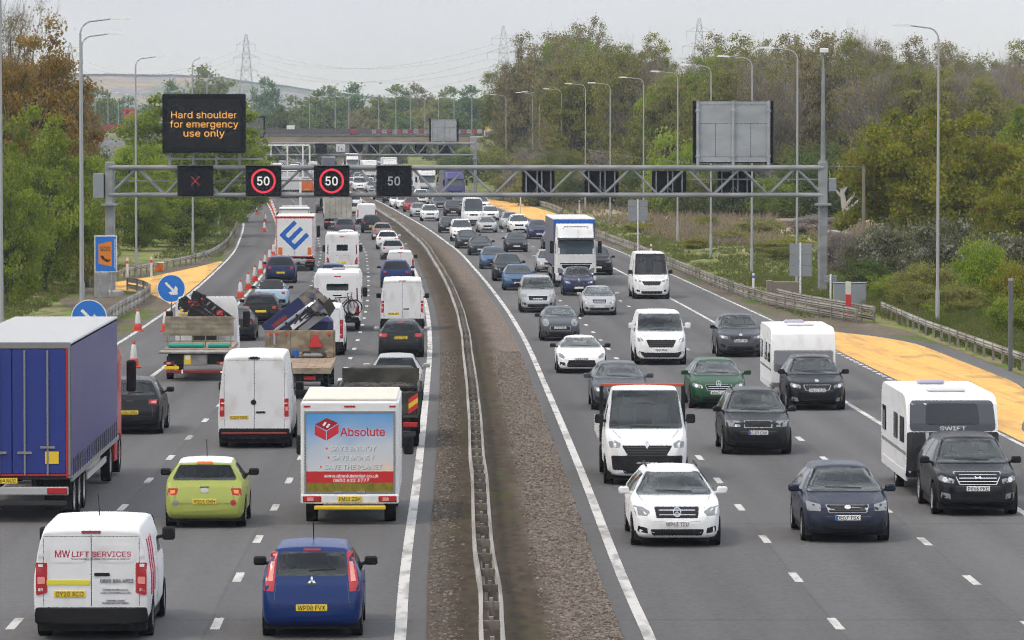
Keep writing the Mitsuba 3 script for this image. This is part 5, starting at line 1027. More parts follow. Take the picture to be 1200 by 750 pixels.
def plant_truck():
    o = []; a = lambda n, m, b, sm=False: o.append((n, P(m, sm), b))
    w, r = 1.22, -4.6
    for i in range(9): a('deck_plank', box(-w + i * .271 + .004, -w + (i + 1) * .271 - .004, r + .05, 2.6, .98, 1.06), 'deck_plank')
    a('deck_edge', join(box(-w - .03, w + .03, r, r + .06, .88, 1.07), box(-w - .03, -w, r, 2.6, .9, 1.07), box(w, w + .03, r, 2.6, .9, 1.07)), 'tan_board')
    a('headboard', box(-w, w, 2.6, 2.68, 1.06, 2.0, .01), 'tan_board')
    for x in (-1.1, -.4, .3, 1.1): a('headboard_post', box(x - .05, x + .05, 2.56, 2.6, 1.06, 2.0), 'tan_board')
    a('load_strap', box(-.92, -.85, 2.545, 2.56, 1.5, 1.9), 'pale_plastic'); a('load_bag', hull([(x, y, z) for y in (2.42, 2.56) for x, z in ((.30, 1.42), (.78, 1.42), (.66, 1.62), (.58, 1.86), (.46, 1.86), (.40, 1.62))]), 'warn_red')
    for i in range(9): a('load_oddment', moved(box(-.12, .12, -.1, .1, 0, .12 + .06 * (i % 3), .03), (-1.0 + .25 * i, 2.3 - .1 * (i % 2), 1.065), rz=.5 * i), ('tan_board', 'chassis', 'grey_steel', 'tipper_dirt')[i % 4])
    for x, z in ((-1.02, 1.88), (-.82, 1.88), (-.45, 1.86), (1.0, 1.88)): a('strap_hook', box(x - .06, x + .06, 2.54, 2.56, z - .05, z + .05, .01), 'bar_orange')
    a('bucket', bar((-.15, 2.2, 1.06), (-.15, 2.2, 1.32), .11, 12, .13), 'sign_blue'); a('tarpaulin', box(.1, .8, 2.0, 2.4, 1.06, 1.22, .07), 'seal_grey')
    a('chassis_beam', box(-.95, .95, r + .3, 4, .6, .9), 'chassis'); a('toolbox', box(-.7, .1, r + .15, r + .4, .55, .86, .02), 'dark_trim')
    for x in (-.85, .55): a('tail_light', box(x - .2, x + .2, r + .1, r + .16, .66, .8, .015), 'tail_red')
    a('rear_bumper', box(-1.05, 1.05, r + .1, r + .2, .34, .46, .02), 'grey_steel'); plate_rear(o, -.72, r + .08, .42, None)
    a('cab', box(-1.1, 1.1, 3.7, 5.2, .6, 2.4, .15), 'crane_blue', 30)
    # the blue loader crane folded behind the cab
    a('crane_boom', beam((-1.25, 3.1, 2.0), (.55, 3.1, 3.35), .34, .40), 'crane_blue')
    a('crane_boom', beam((-.55, 2.95, 1.95), (.95, 2.95, 3.05), .30, .34), 'crane_blue')
    a('crane_boom', beam((.0, 2.85, 1.95), (1.1, 2.85, 2.8), .22, .24), 'chassis_grey')
    a('crane_knuckle', hull([(x, y, z) for y in (2.8, 3.3) for x, z in ((.2, 3.25), (.52, 3.46), (.80, 3.2), (.65, 2.95))]), 'worn_blue')
    a('crane_knuckle', hull([(x, y, z) for y in (2.7, 3.1) for x, z in ((.80, 2.90), (1.02, 3.12), (1.22, 2.75), (1.02, 2.45))]), 'tipper_dirt')
    q = math.atan2(1.35, 1.8)
    a('crane_label', moved(box(-.30, .30, -.004, .004, -.07, .07), (-.72, 2.92, 2.30), ry=-q), 'bumper_red')
    a('crane_label', moved(box(-.36, .36, -.004, .004, -.09, .09), (-.02, 2.77, 2.28), ry=-q), 'white_ink')
    a('crane_ram', bar((-.9, 2.8, 1.95), (.2, 2.8, 2.75), .06), 'chrome')
    a('crane_boom_end', beam((.05, 3.08, 2.98), (.55, 3.08, 3.36), .36, .42), 'worn_blue'); a('crane_boom_end', beam((.45, 2.93, 2.69), (.95, 2.93, 3.06), .32, .36), 'worn_blue')
    for i in range(4): a('crane_hose', tube([(-.2 + .2 * i, 2.7, 2.2 + .1 * i), (.2 + .2 * i, 2.62, 2.75 - .05 * i), (.6 + .15 * i, 2.7, 2.5)], .03), 'crane_black')
    for i in range(5): a('crane_bracket', beam((-.9 + .38 * i, 2.74, 2.0 + .27 * i), (-.7 + .38 * i, 2.74, 1.78 + .27 * i), .05, .08), 'crane_black')
    a('crane_base', box(-.5, .5, 2.8, 3.4, .9, 2.0, .05), 'crane_blue')
    wheels(o, [r + 1.7, r + 2.8, 4.5], 1.0, .46, 'steel_rim', False, .9)
    return o
def tipper():
    o = []; a = lambda n, m, b, sm=False: o.append((n, P(m, sm), b))
    w, r = 1.1, -3.6
    for sx in (1, -1):
        a('body_side', box(sx * w - .04, sx * w + .04, r, 1.8, .95, 1.62, .02), 'tipper_dirt')
        for y in np.arange(r + .3, 1.8, .8): a('side_rib', box(sx * (w + .06) - .03, sx * (w + .06) + .03, y - .05, y + .05, .95, 1.60), 'tipper_dirt')
        a('tail_light', box(sx * .9 - .2, sx * .9 + .2, r - .06, r, .62, .76, .02), 'tail_red')
        for i in range(3): a('chevron_board', moved(upright(slab([(0, 0), (.26, .18), (.26, .32), (0, .14)], .01)), (sx * (w - .10) - .15, r - .09, .98 + .14 * i)), 'warn_red' if i % 2 == 0 else 'warn_yellow')
    a('body_floor', box(-w, w, r, 1.8, .88, .97), 'tipper_dirt'); a('front_wall', box(-w, w, 1.8, 1.88, .95, 1.95), 'tipper_dirt')
    a('tailboard', box(-w + .06, w - .06, r - .04, r + .03, .98, 1.58, .02), 'tipper_dirt')
    for x in np.linspace(-.9, .9, 5): a('tailboard_rib', box(x - .04, x + .04, r - .08, r - .04, 1.0, 1.58), 'tipper_dirt')
    a('sheet_roll', bar((-w, r + .1, 1.66), (w, r + .1, 1.68), .07, 8), 'black_plastic')
    g = rng.random((260, 2)); a('load', join(*[moved(trimesh.creation.icosphere(0, .16), (-w + .15 + (2 * w - .3) * x, r + .2 + 5 * y, 1.25 + .2 * math.sin(3 * y) + .1 * rng.random())) for x, y in g]), 'tipper_dirt')
    a('chassis_beam', box(-.9, .9, r + .2, 3.4, .5, .88), 'chassis'); a('rear_bumper', box(-1.05, 1.05, r, r + .1, .36, .50, .02), 'chassis')
    plate_rear(o, -.3, r - .02, .7, None)
    a('cab', box(-1.0, 1.0, 2.0, 3.6, .6, 1.95, .15), 'tipper_dirt', 30)
    wheels(o, [r + 1.2, r + 2.3, 2.9], 1.0, .44, 'steel_rim', False, .9)
    return o
def dropside_front(plate):
    """A white dropside truck coming towards us, its load bed behind the cab."""
    s = van(L=2.75, W=2.05, H=2.32, hood=1.22, wr=.80, cow=.95, roof=1.6, beltz=1.28); s['ar'] = -9.0; s['af'] = s['L'] / 2 - .95
    look = dict(face='front', plate=plate, cladding=.74, grille=[(-.62, .98), (.62, .98), (.44, .70), (-.44, .70)], chrome='chrome', bars=4, badge=1.0, mark='diamond', lamp=[(.92, 1.06), (.90, .92), (.66, .93), (.64, 1.03), (.78, 1.10)], plate_z=.53, mirror='black_plastic', glass='cab_glass', fog=False)
    o = [p for p in build_parts(s, look, 0) if not (p[0].startswith('wheel') and p[3].matrix[1, 3] < -4)]
    a = lambda n, m, b, sm=False: o.append((n, P(m, sm), b))
    [a('headboard_post', box(x - .05, x + .05, -1.6, -1.5, .9, 2.28), 'black_plastic') for x in (-1.02, 1.02)]; a('headboard_bar', box(-1.04, 1.04, -1.62, -1.5, 2.27, 2.35, .02), 'bar_orange')
    a('load_bed', box(-1.08, 1.08, -4.6, -1.55, .86, .98, .02), 'grey_steel')
    for sx in (1, -1): a('dropside', box(sx * 1.08 - .025, sx * 1.08 + .025, -4.6, -1.62, .98, 1.38, .01), 'paint_white')
    a('tailboard', box(-1.06, 1.06, -4.62, -4.56, .98, 1.38, .01), 'paint_white'); a('chassis_beam', box(-.5, .5, -4.4, -.8, .5, .84), 'chassis')
    wheels(o, [-3.1], .9, .36, 'steel_rim', False, 1.1)
    return o, s
# ------------------------------------------------------------------ barriers, gantries, lamps, signs, bridge, pylons
def weather(k, a, b, sc=2.0, rough=.6, **kw):
    scene[k] = {'type': 'twosided', 'b': {'type': 'principled', 'base_color': mikit.proc(lambda p, n, uv: mikit.mix(a, b, mikit.smoothstep(.35, .7, mikit.fbm(p.x * sc, p.y * sc * .4, p.z * sc * 2, 4)))), 'roughness': rough, **kw}}
weather('galvanised', (.40, .41, .41), (.30, .31, .31), 1.2, .5, metallic=.25); weather('barrier_steel', (.36, .345, .32), (.22, .205, .18), .8, .6, metallic=.15); weather('barrier_old', (.27, .25, .22), (.17, .155, .13), .8, .7); weather('post_dull', (.26, .24, .21), (.17, .155, .135), .8, .8)
weather('concrete', (.40, .38, .35), (.28, .265, .24), .6, .9); weather('bridge_beam', (.30, .235, .17), (.22, .175, .13), .3, .9); weather('gantry_grey', (.30, .315, .325), (.215, .225, .23), .9, .55, metallic=.1); weather('sign_back', (.37, .395, .42), (.31, .33, .345), .9, .5); mat('sign_back_dark', (.25, .27, .29), .55)
mat('sign_case', (.006, .007, .011), .6, specular=.2); mat('sign_face', (.014, .015, .018), .6, specular=.2); mat('lamp_post', (.42, .43, .44), .5, metallic=.2); mat('lamp_head', (.78, .79, .80), .4); mat('cone_orange', (.62, .075, .04), .6); mat('cone_white', (.72, .72, .72), .5); mat('black_rubber', (.02, .02, .02), .9)
mat('bright_blue', (.02, .17, .60), .4); mat('sos_orange', (.72, .22, .02), .45); mat('cabinet_grey', (.25, .28, .31), .6); mat('timber', (.21, .18, .15), .9); mat('steel_dark', (.12, .13, .15), .6); mat('barrier_red', (.26, .03, .035), .6); mat('plastic_grey', (.32, .31, .30), .6); mat('parapet_brown', (.10, .085, .072), .9); mat('wire', (.14, .15, .17), .7); mat('pylon_steel', (.24, .26, .29), .6)
def glow(k, rgb): return {'type': 'area', 'radiance': {'type': 'rgb', 'value': list(rgb)}}
WB = [(-.015, .0), (-.015, .05), (.02, .07), (.042, .10), (.02, .13), (-.01, .155), (.02, .18), (.042, .21), (.02, .24), (-.015, .26), (-.015, .30)]       # corrugated beam seen end on
def flip(pr): return [(-a, b) for a, b in pr][::-1]
def solid(pr, t=.012): return pr + [(a - t, b) for a, b in pr[::-1]] + [pr[0]]
def path(D0, D1, off, step=3.2, wob=0.0):
    f = off if callable(off) else (lambda d: off)
    return [(*along(d, f(d) + (wob * (meshkit.noise(np.array([[d * .11, 3.3, 0]]), 2)[0] - .5) if wob else 0)), math.atan(float(centre(d + 1) - centre(d - 1) + f(d + 1) - f(d - 1)) / 2)) for d in np.arange(D0, D1 + step * .5, step)]
def barrier(label, D0, D1, off, z0s=(.42,), double=False, m='barrier_steel', post_m='barrier_old', face=1, wob=0.0, gap=.21, step=3.2, post_to=460, pw=.10):
    k = thing('safety_barrier', label, 'barrier')
    pth = path(D0, D1, off, step, wob)
    for z in z0s:
        for s in ((-1, 1) if double else (face,)):
            pr = [(s * a + (s * gap if double else 0), b + z) for a, b in solid(WB)]
            if s < 0: pr = pr[::-1]
            for a in range(0, len(pth) - 1, 12 if len(pth) > 40 else 400): part(k, 'rail', P(strip(pth[a:a + 13 if len(pth) > 40 else 401], pr), 30), m)
    far = []
    for x, y, z, a in pth[::1]:
        b = moved(join(box(-pw / 2, pw / 2, -.06, .06, -.25, z0s[-1] + .29), *( [box(-gap, gap, -.04, .04, z0s[-1] + .08, z0s[-1] + .22)] if double else [])), (x, y, z), rz=-a)
        if y < post_to: part(k, 'post', P(b), post_m)
        else: far.append(b)
    if far: kk = part(k, 'far_posts', P(join(*far)), post_m); labels[kk] = {'kind': 'stuff'}
    return k
barrier('double-sided steel barrier with short posts along the central reservation', 66, 1000, -.6, double=True, wob=.07, post_to=300, gap=.17, m='barrier_steel', post_m='post_dull', pw=.07)
ro = PchipInterpolator([226, 233, 243, 254, 270, 300, 360, 440, 480, 520, 570, 640, 1000], [19.4, 18.7, 17.6, 16.9, 16.5, 16.3, 16.4, 16.6, 17.2, 20.4, 21.2, 17.4, 17.0])
barrier('steel barrier flaring away from the right carriageway at the yellow refuge', 227, 900, lambda d: float(ro(d)), (.12, .48), m='barrier_old', face=-1, post_to=420)
barrier('second rail standing behind the start of the right-hand barrier', 227, 256, lambda d: float(ro(d)) + .9, (.14, .58), m='barrier_old', face=-1)
barrier('steel barrier behind the large yellow refuge on the right', 120, 240, lambda d: float(np.interp(d, [120, 150, 175, 215, 240], [19.0, 20.8, 21.2, 21.2, 21.8])), (.42,), m='barrier_steel', face=-1)
fl = PchipInterpolator([222, 240, 255, 265, 274, 281], [-18.1, -18.3, -18.2, -18.3, -19.2, -20.8])
barrier('double-height steel barrier ending left of the crane lorry', 190, 281, lambda d: float(fl(min(max(d, 222), 281))), (.10, .50), m='barrier_steel')
fr = PchipInterpolator([284, 292, 312, 335, 353, 400, 450, 500, 900], [-23.0, -22.3, -20.9, -18.6, -17.6, -17.0, -16.9, -17.0, -17.2])
barrier('steel barrier curving along the left hard shoulder beyond the yellow bay', 284, 800, lambda d: float(fr(d)), (.42,), m='barrier_steel', post_to=430)
def truss(k, p, q, depth, panels, h, r=.14):
    """Two square-set frames of round chords with zigzag braces, each member a part."""
    p, q = np.asarray(p, float), np.asarray(q, float)
    for dy in (0, depth):
        o = np.array([0, dy, 0]); U = np.array([0, 0, h])
        part(k, 'chord', P(bar(p + o, q + o, r, 8), True), 'gantry_grey'); part(k, 'chord', P(bar(p + o + U, q + o + U, r * 1.15, 8), True), 'gantry_grey')
        for i in range(panels):
            a, b = p + (q - p) * i / panels + o, p + (q - p) * (i + 1) / panels + o; m = (a + b) / 2
            part(k, 'brace', P(bar(a, m + U, r * .45, 6)), 'gantry_grey'); part(k, 'brace', P(bar(m + U, b, r * .45, 6)), 'gantry_grey')
    for i in range(panels + 1):
        a = p + (q - p) * i / panels
        part(k, 'cross_member', P(bar(a + [0, 0, h], a + [0, depth, h], r * .4, 5)), 'gantry_grey'); part(k, 'cross_member', P(bar(a, a + [0, depth, 0], r * .4, 5)), 'gantry_grey')
def gantry(label, D, xl, xr, y_lo, y_up, panels, post_l, post_r, sc=1.0):
    k = thing('sign_gantry', label, 'gantry')
    p, q = at_depth(xl, y_lo, D), at_depth(xr, y_lo, D); h = (y_lo - y_up) / FOC * D
    truss(k, p, q, 1.3, panels, h, .14)
    for x, ztop in ((p[0], post_l), (q[0], post_r)):
        zb = float(ground_at(x, D)) - .2
        part(k, 'leg', P(box(x - .24, x + .24, D - .1, D + 1.4, zb, p[2] + h + .35, .04)), 'gantry_grey')
        part(k, 'flange', P(box(x - .45, x + .45, D - .4, D + 1.7, p[2] - .62, p[2] - .50)), 'gantry_grey'); part(k, 'footing', P(box(x - .7, x + .7, D - .7, D + 2.0, zb - .2, zb + .5, .05)), 'concrete')
        if ztop: part(k, 'camera_mast', P(bar((x, D + .6, p[2] + h + .3), (x, D + .6, ztop), .16, 8, .10), True), 'gantry_grey'); part(k, 'mast_collar', P(bar((x, D + .6, p[2] + h + .28), (x, D + .6, p[2] + h + .45), .26, 8)), 'gantry_grey')
    return k, p, q, h
D1 = 270.0
g1, gp, gq, gh = gantry('grey steel gantry across both carriageways with the amber message sign', D1, 128, 965, 228.5, 196.5, 13, None, CAMZ - (80 - YH) / FOC * D1)
part(g1, 'service_cabinet', P(box(gp[0] - .95, gp[0] - .3, D1 - .2, D1 + .6, gp[2] - .2, gp[2] + 1.3, .04)), 'cabinet_grey')
part(g1, 'service_cabinet', P(box(gq[0] + .3, gq[0] + .75, D1 - .2, D1 + .6, gp[2] + .2, gp[2] + 1.0, .04)), 'cabinet_grey')
part(g1, 'cable_tray', P(box(gp[0], gp[0] + 15, D1 + 1.2, D1 + 1.35, gp[2] + .80, gp[2] + .88)), 'gantry_grey'); part(g1, 'cable_tray', P(box(gq[0] - 8, gq[0], D1 + 1.2, D1 + 1.35, gp[2] + .88, gp[2] + .96)), 'gantry_grey')
part(g1, 'camera', P(box(gq[0] - .2, gq[0] + .3, D1 + .3, D1 + .8, CAMZ - (80 - YH) / FOC * D1 + .9, CAMZ - (80 - YH) / FOC * D1 + 1.2, .05)), 'lamp_head')
part(g1, 'camera_mount', P(bar((gq[0], D1 + .6, CAMZ - (80 - YH) / FOC * D1), (gq[0], D1 + .6, CAMZ - (80 - YH) / FOC * D1 + .95), .05)), 'gantry_grey')
def panel_at(x0, x1, y0, y1, D): a, b = at_depth(x0, y1, D), at_depth(x1, y0, D); return a[0], b[0], a[2], b[2]
EM = .20
def letters(k, s, x, y, z, h, rgb, width=None, bold=True):
    scene[fresh(f'{k}__lettering')] = {**P(moved(text_up(s, h, bold, .02, width), (x, y, z))), 'bsdf': bs('sign_face'), 'emitter': glow('', rgb)}
def lane_sign(px0, px1, what, label, D=D1, y0=194.5, y1=229.5):
    x0, x1, z0, z1 = panel_at(px0, px1, y0, y1, D - .45); k = thing('lane_signal', label, 'road sign'); c = (x0 + x1) / 2; zc = (z0 + z1) / 2; w = x1 - x0
    part(k, 'case', P(box(x0, x1, D - .45, D - .2, z0, z1, .05)), 'sign_case'); y = D - .46
    part(k, 'hood', P(box(x0 - .03, x1 + .03, D - .62, D - .44, z1 - .02, z1 + .04, .01)), 'sign_case')
    for dx in (-1, 1):
        for dz in (-1, 1): part(k, 'lantern', P(moved(upright(disc(.075, .05, 12)), (c + dx * w * .33, y, zc + dz * w * .33))), 'sign_face')
    if what == 'X':
        for s in (1, -1): scene[fresh(f'{k}__cross_bar')] = {**P(moved(box(-.38, .38, -.02, 0, -.035, .035), (c, y, zc), ry=s * .82)), 'bsdf': bs('sign_face'), 'emitter': glow('', (.28 * EM, .018 * EM, .035 * EM))}
        return
    if 'ring' in what:
        t = np.linspace(0, 2 * np.pi, 49)[:-1]; ro_ = m3.CrossSection([np.stack([.74 * np.cos(t), .74 * np.sin(t)], 1)]) - m3.CrossSection([np.stack([.61 * np.cos(t), .61 * np.sin(t)], 1)])
        scene[f'{k}__ring'] = {**P(moved(upright(m3.Manifold.extrude(ro_, .02)), (c, y, zc))), 'bsdf': bs('sign_face'), 'emitter': glow('', (1.0 * EM, .045 * EM, .075 * EM))}
    letters(k, '50', c, y - .005, zc - .25, .50, (.85 * EM, .85 * EM, .80 * EM) if 'dim' not in what else (.30 * EM, .31 * EM, .32 * EM), .74)
lane_sign(208, 250, 'X', 'black lane signal with dim red X over the hard shoulder'); lane_sign(288, 329.5, 'ring', 'black lane signal with red-ringed 50, left one of two')
lane_sign(368, 409.5, 'ring', 'black lane signal with red-ringed 50, right one of two'); lane_sign(441, 482.5, 'dim', 'black lane signal with a white 50 and no ring')
def signal_back(px0, px1, D, label, y0=200, y1=228.5):
    x0, x1, z0, z1 = panel_at(px0, px1, y0, y1, D + 1.6); k = thing('lane_signal', label, 'road sign')
    part(k, 'case', P(box(x0, x1, D + 1.5, D + 1.85, z0, z1, .05)), 'sign_case')
    for t in (.12, .46, .60, .88): part(k, 'bracket', P(box(x0 + (x1 - x0) * t - .04, x0 + (x1 - x0) * t + .04, D + 1.40, D + 1.5, z0 - .05, z1 + .05)), 'gantry_grey')
    part(k, 'cable', P(tube([(x0 + .7, D + 1.38, z0 + .1), (x0 + .9, D + 1.3, z0 + .6), (x0 + 1.2, D + 1.36, z0 + .2), (x0 + 1.5, D + 1.38, z0 + .05)], .025, 5)), 'gantry_grey')
for a, b, n in ((612, 650, 'first'), (685, 725, 'second'), (764, 804, 'third'), (841, 880, 'fourth')): signal_back(a, b, D1, f'back of a black lane signal on the gantry, {n} from the left')
# the amber message sign
x0, x1, z0, z1 = panel_at(190.5, 288, 110, 179, D1 - .6); k = thing('message_sign', 'large black message sign with amber words about the hard shoulder', 'message sign'); yS = D1 - .6
part(k, 'case', P(box(x0, x1, yS, yS + .5, z0, z1, .06)), 'sign_case'); part(k, 'display', P(box(x0 + .30, x1 - .30, yS - .02, yS + .02, z0 + .30, z1 - .30)), 'sign_face')
cx_ = at_depth(239.5, 0, yS)[0]
for s, py, w in (('Hard shoulder', 138.5, 77), ('for emergency', 149.3, 80), ('use only', 160, 48)): letters(k, s, cx_, yS - .021, at_depth(0, py, yS)[2], .40, (1.15 * EM, .52 * EM, .10 * EM), w / FOC * yS, False)
for t in (.08, .36, .64, .92): part(k, 'support', P(box(x0 + (x1 - x0) * t - .07, x0 + (x1 - x0) * t + .07, yS + .5, yS + .7, gp[2] + gh - .1, z1 - .3)), 'gantry_grey')
part(k, 'support_rail', P(box(x0 + .1, x1 + 1.0, yS + .48, yS + .62, z0 - .42, z0 - .32)), 'gantry_grey')
# big sign back at the right
def sign_board_back(px0, px1, y0, y1, D, label, posts, m='sign_back', seams=True):
    x0, x1, z0, z1 = panel_at(px0, px1, y0, y1, D); k = thing('direction_sign', label, 'road sign'); n = len(posts) - 1
    part(k, 'rim', P(box(x0 - .06, x1 + .06, D + .08, D + .30, z0 - .06, z1 + .04, .03)), 'sign_case')
    xs = [x0 + (x1 - x0) * t for t in posts]
    for i in range(n):
        a, b = xs[i], xs[i + 1]; c = (a + b) / 2; zz = z0 + (z1 - z0) * .64
        for (u, v, s, t) in ((a, b, zz + .01, z1 - .22), (a, c, z0 + .32, zz - .01), (c, b, z0 + .32, zz - .01), (a, b, z0, z0 + .30), (a, b, z1 - .20, z1)): part(k, 'panel', P(box(u + .012, v - .012, D, D + .1, s, t, .01)), m)
    for x in xs: part(k, 'post', P(bar((x, D - .10, z0 - .75), (x, D - .10, z1 + .05), .10, 8), True), m); part(k, 'clamp', P(box(x - .14, x + .14, D - .22, D, z1 - .62, z1 - .48, .02)), m); part(k, 'clamp', P(box(x - .14, x + .14, D - .22, D, z0 + .3, z0 + .42, .02)), m)
    part(k, 'rail', P(box(xs[0] - .2, xs[-1] + .1, D - .2, D - .05, z0 - .55, z0 - .38)), m)
    return k
sign_board_back(813, 905, 119, 190, D1 + .4, 'large grey back of a direction sign standing on the gantry', (.05, .5, .95))
# the second gantry
D2 = 640.0
g2, p2, q2, h2 = gantry('farther gantry in front of the bridge', D2, 286, 557, 181.5, 168, 12, None, CAMZ - (160 - YH) / FOC * D2)
for a, b, n in ((409, 425, 'first'), (431, 444, 'second'), (457, 471, 'third'), (486, 499, 'fourth'), (514, 527, 'fifth')):
    x0, x1, z0, z1 = panel_at(a, b, 168.5, 179.5, D2); k = thing('lane_signal', f'small dark lane signal back on the farther gantry, {n} from the left', 'road sign'); put(k, P(box(x0, x1, D2 + 1.45, D2 + 1.8, z0, z1, .05)), 'sign_case')
x0, x1, z0, z1 = panel_at(370, 383, 168, 180, D2); k = thing('lane_signal', 'dark blank lane signal on the farther gantry', 'road sign'); put(k, P(box(x0, x1, D2 - .5, D2 - .2, z0, z1, .05)), 'sign_case')
x0, x1, z0, z1 = panel_at(394, 405, 169, 178, D2); k = thing('lane_signal', 'small white lane sign on the farther gantry', 'road sign'); part(k, 'case', P(box(x0, x1, D2 - .5, D2 - .3, z0, z1, .03)), 'trailer_white')
for dx, hh in ((-.25, .55), (.1, .35), (.3, .2)): part(k, 'symbol', P(box((x0 + x1) / 2 + dx - .05, (x0 + x1) / 2 + dx + .05, D2 - .52, D2 - .5, z0 + .2, z0 + .2 + hh)), 'ink')
sign_board_back(503.5, 537, 140, 165.5, D2 + .4, 'grey sign back standing on the farther gantry', (.08, .5, .92))
x0, x1, z0, z1 = panel_at(285, 311, 136, 162, D2 - .5); k = thing('message_sign', 'small dark message sign on the farther gantry', 'message sign'); part(k, 'case', P(box(x0, x1, D2 - .6, D2 - .2, z0, z1, .06)), 'sign_case'); part(k, 'display', P(box(x0 + .25, x1 - .25, D2 - .62, D2 - .58, z0 + .25, z1 - .25)), 'steel_dark')
k = thing('service_walkway', 'pale steel service frame behind the red-ringed signs', 'steel frame'); DF = 560
zlo, zhi = at_depth(0, 207, DF)[2], at_depth(0, 171, DF)[2]
for px in (281, 297, 318, 337, 355, 363): x = at_depth(px, 0, DF)[0]; part(k, 'upright', P(box(x - .09, x + .09, DF - .09, DF + .09, zlo, zhi)), 'lamp_head')
xa, xb = at_depth(281, 0, DF)[0], at_depth(363, 0, DF)[0]
part(k, 'rail', P(box(xa, xb, DF - .12, DF + .12, zhi, zhi + .2)), 'lamp_head'); part(k, 'rail', P(box(xa, xb, DF - .1, DF + .1, zlo - .15, zlo + .0)), 'lamp_head')
for px in (290, 352): x = at_depth(px, 0, DF)[0]; part(k, 'leg', P(box(x - .15, x + .15, DF - .14, DF + .14, float(ground_at(x, DF)), zlo - .1)), 'lamp_head')
# ------------------------------------------------------------------ lamp columns
def lamp(label, D, px, ytop, reach=-1.6, bent=True, group=None, base=None, r=.085, flat=False):
    k = thing('street_lamp', label, 'street lamp', group); x = at_depth(px, 0, D)[0]; zt = CAMZ - (ytop - YH) / FOC * D; zb = float(ground_at(x, D)) if base is None else base
    part(k, 'column', P(join(bar((x, D, zb), (x, D, zb + 1.8), r * 1.35, 8), bar((x, D, zb + 1.8), (x, D, zt - .75), r, 8, r * .65)), True), 'lamp_post')
    s = 1 if reach > 0 else -1; e = abs(reach)
    pts = [(x, D, zt - .8)] + [(x + s * (.55 - .55 * math.cos(a)), D, zt - .8 + .6 * math.sin(a)) for a in np.linspace(.2, math.pi / 2, 6)] + [(x + s * e, D, zt - .08)]
    part(k, 'arm', P(tube(pts, r * .5, 6), True), 'lamp_post')
    part(k, 'lantern', P(moved(hull([(s * a, b, c) for a, b, c in ((0, -.12, 0), (0, .12, 0), (.95, -.1, .04), (.95, .1, .04), (.1, -.1, .13), (.1, .1, .13), (.75, -.08, .15), (.75, .08, .15))]), (x + s * (e - .15), D, zt - .14))), 'lamp_head')
    return k
hull = lambda pts: trimesh.Trimesh(*arr(m3.Manifold.hull_points(np.array(pts, float))), process=False)
for i, (D, px, yt, rc) in enumerate([(222, 1099, 28, -1.5), (270, 934, 55, -1.5), (312, 881, 65, -1.7), (355, 833, 75, -1.7), (398, 794, 83, -1.7), (441, 754, 90, -1.7), (487, 715, 96.5, -1.7), (530, 686, 97.5, -1.7), (581, 658, 103.5, -1.7), (625, 632, 107, -1.7), (650, 624, 108, -1.7), (690, 593, 110.5, -1.7)]):
    lamp(['tall lamp post beside the yellow refuge, nearest on the right', 'lamp post just left of the right gantry leg', 'lamp post behind the big sign back, right half', 'lamp post behind the big sign back, left edge'][i] if i < 4 else f'lamp post right of the road, {["fifth", "sixth", "seventh", "eighth", "ninth", "tenth", "eleventh", "twelfth"][i - 4]} from the near end', D, px, yt, rc)
k = lamp('lamp post with thick base behind the right gantry leg, bare mast', 300, 1012, 196, .01); 
for kk in [q for q in scene if q.startswith(k + '__') and not q.endswith('column')]: del scene[kk]
del scene[f'{k}__column']; del labels[k]
k = thing('telegraph_pole', 'weathered wooden pole in front of the oak right of the gantry', 'pole'); x = at_depth(1012, 0, 290)[0]; part(k, 'pole', P(bar((x, 290, float(ground_at(x, 290))), (x, 290, at_depth(0, 196, 290)[2]), .13, 8, .10)), 'timber'); part(k, 'insulator', P(box(x - .05, x + .05, 289.9, 290.1, at_depth(0, 196, 290)[2], at_depth(0, 193, 290)[2])), 'steel_dark')
k2 = thing('telegraph_wire', 'thin wire from the wooden pole across the wood edge', 'wire'); a_, b_ = at_depth(1012, 195.5, 290), at_depth(640, 163, 640)
put(k2, P(tube([a_ + (b_ - a_) * t - [0, 0, 2.2 * 4 * t * (1 - t) * .5] for t in np.linspace(0, 1, 20)], .02, 4)), 'steel_dark')
for i, (D, px, yt, rc, lab) in enumerate([(150, 1, -60, 1.5, 'lamp post at the very left picture edge'), (205, 95, 20, 1.5, 'tall lamp post left of the gantry, nearer of two in line'), (238, 96.5, 38, 1.5, 'lamp post hidden behind the tall left lamp post'), (308, 159.5, 65, 1.5, 'lamp post between the slip road and the message sign'), (365, 226, 66, .6, 'lamp post rising behind the amber message sign'), (430, 243, 85, 1.2, 'lamp post showing above the amber message sign')]): lamp(lab, D, px, yt, rc)
for i, (px, yt) in enumerate([(363, 117), (393, 113), (409, 113), (444, 116), (464, 114), (481, 113), (498, 114), (514, 113), (532, 114), (553, 112)]): lamp('distant lamp post on the bridge approach in front of the far trees', 1060 + 14 * (i % 3), px, yt, -2.4, group='lamp posts on the bridge approach', base=5.0, r=.11)
for i, (px, yt) in enumerate([(112, 112), (127, 108), (139, 110), (152, 112), (174, 110), (189, 116)]): lamp('distant lamp post at the top of the slip road', 1150 + 20 * i, px, yt, 2.0, group='lamp posts at the top of the slip road', base=4.0, r=.11)
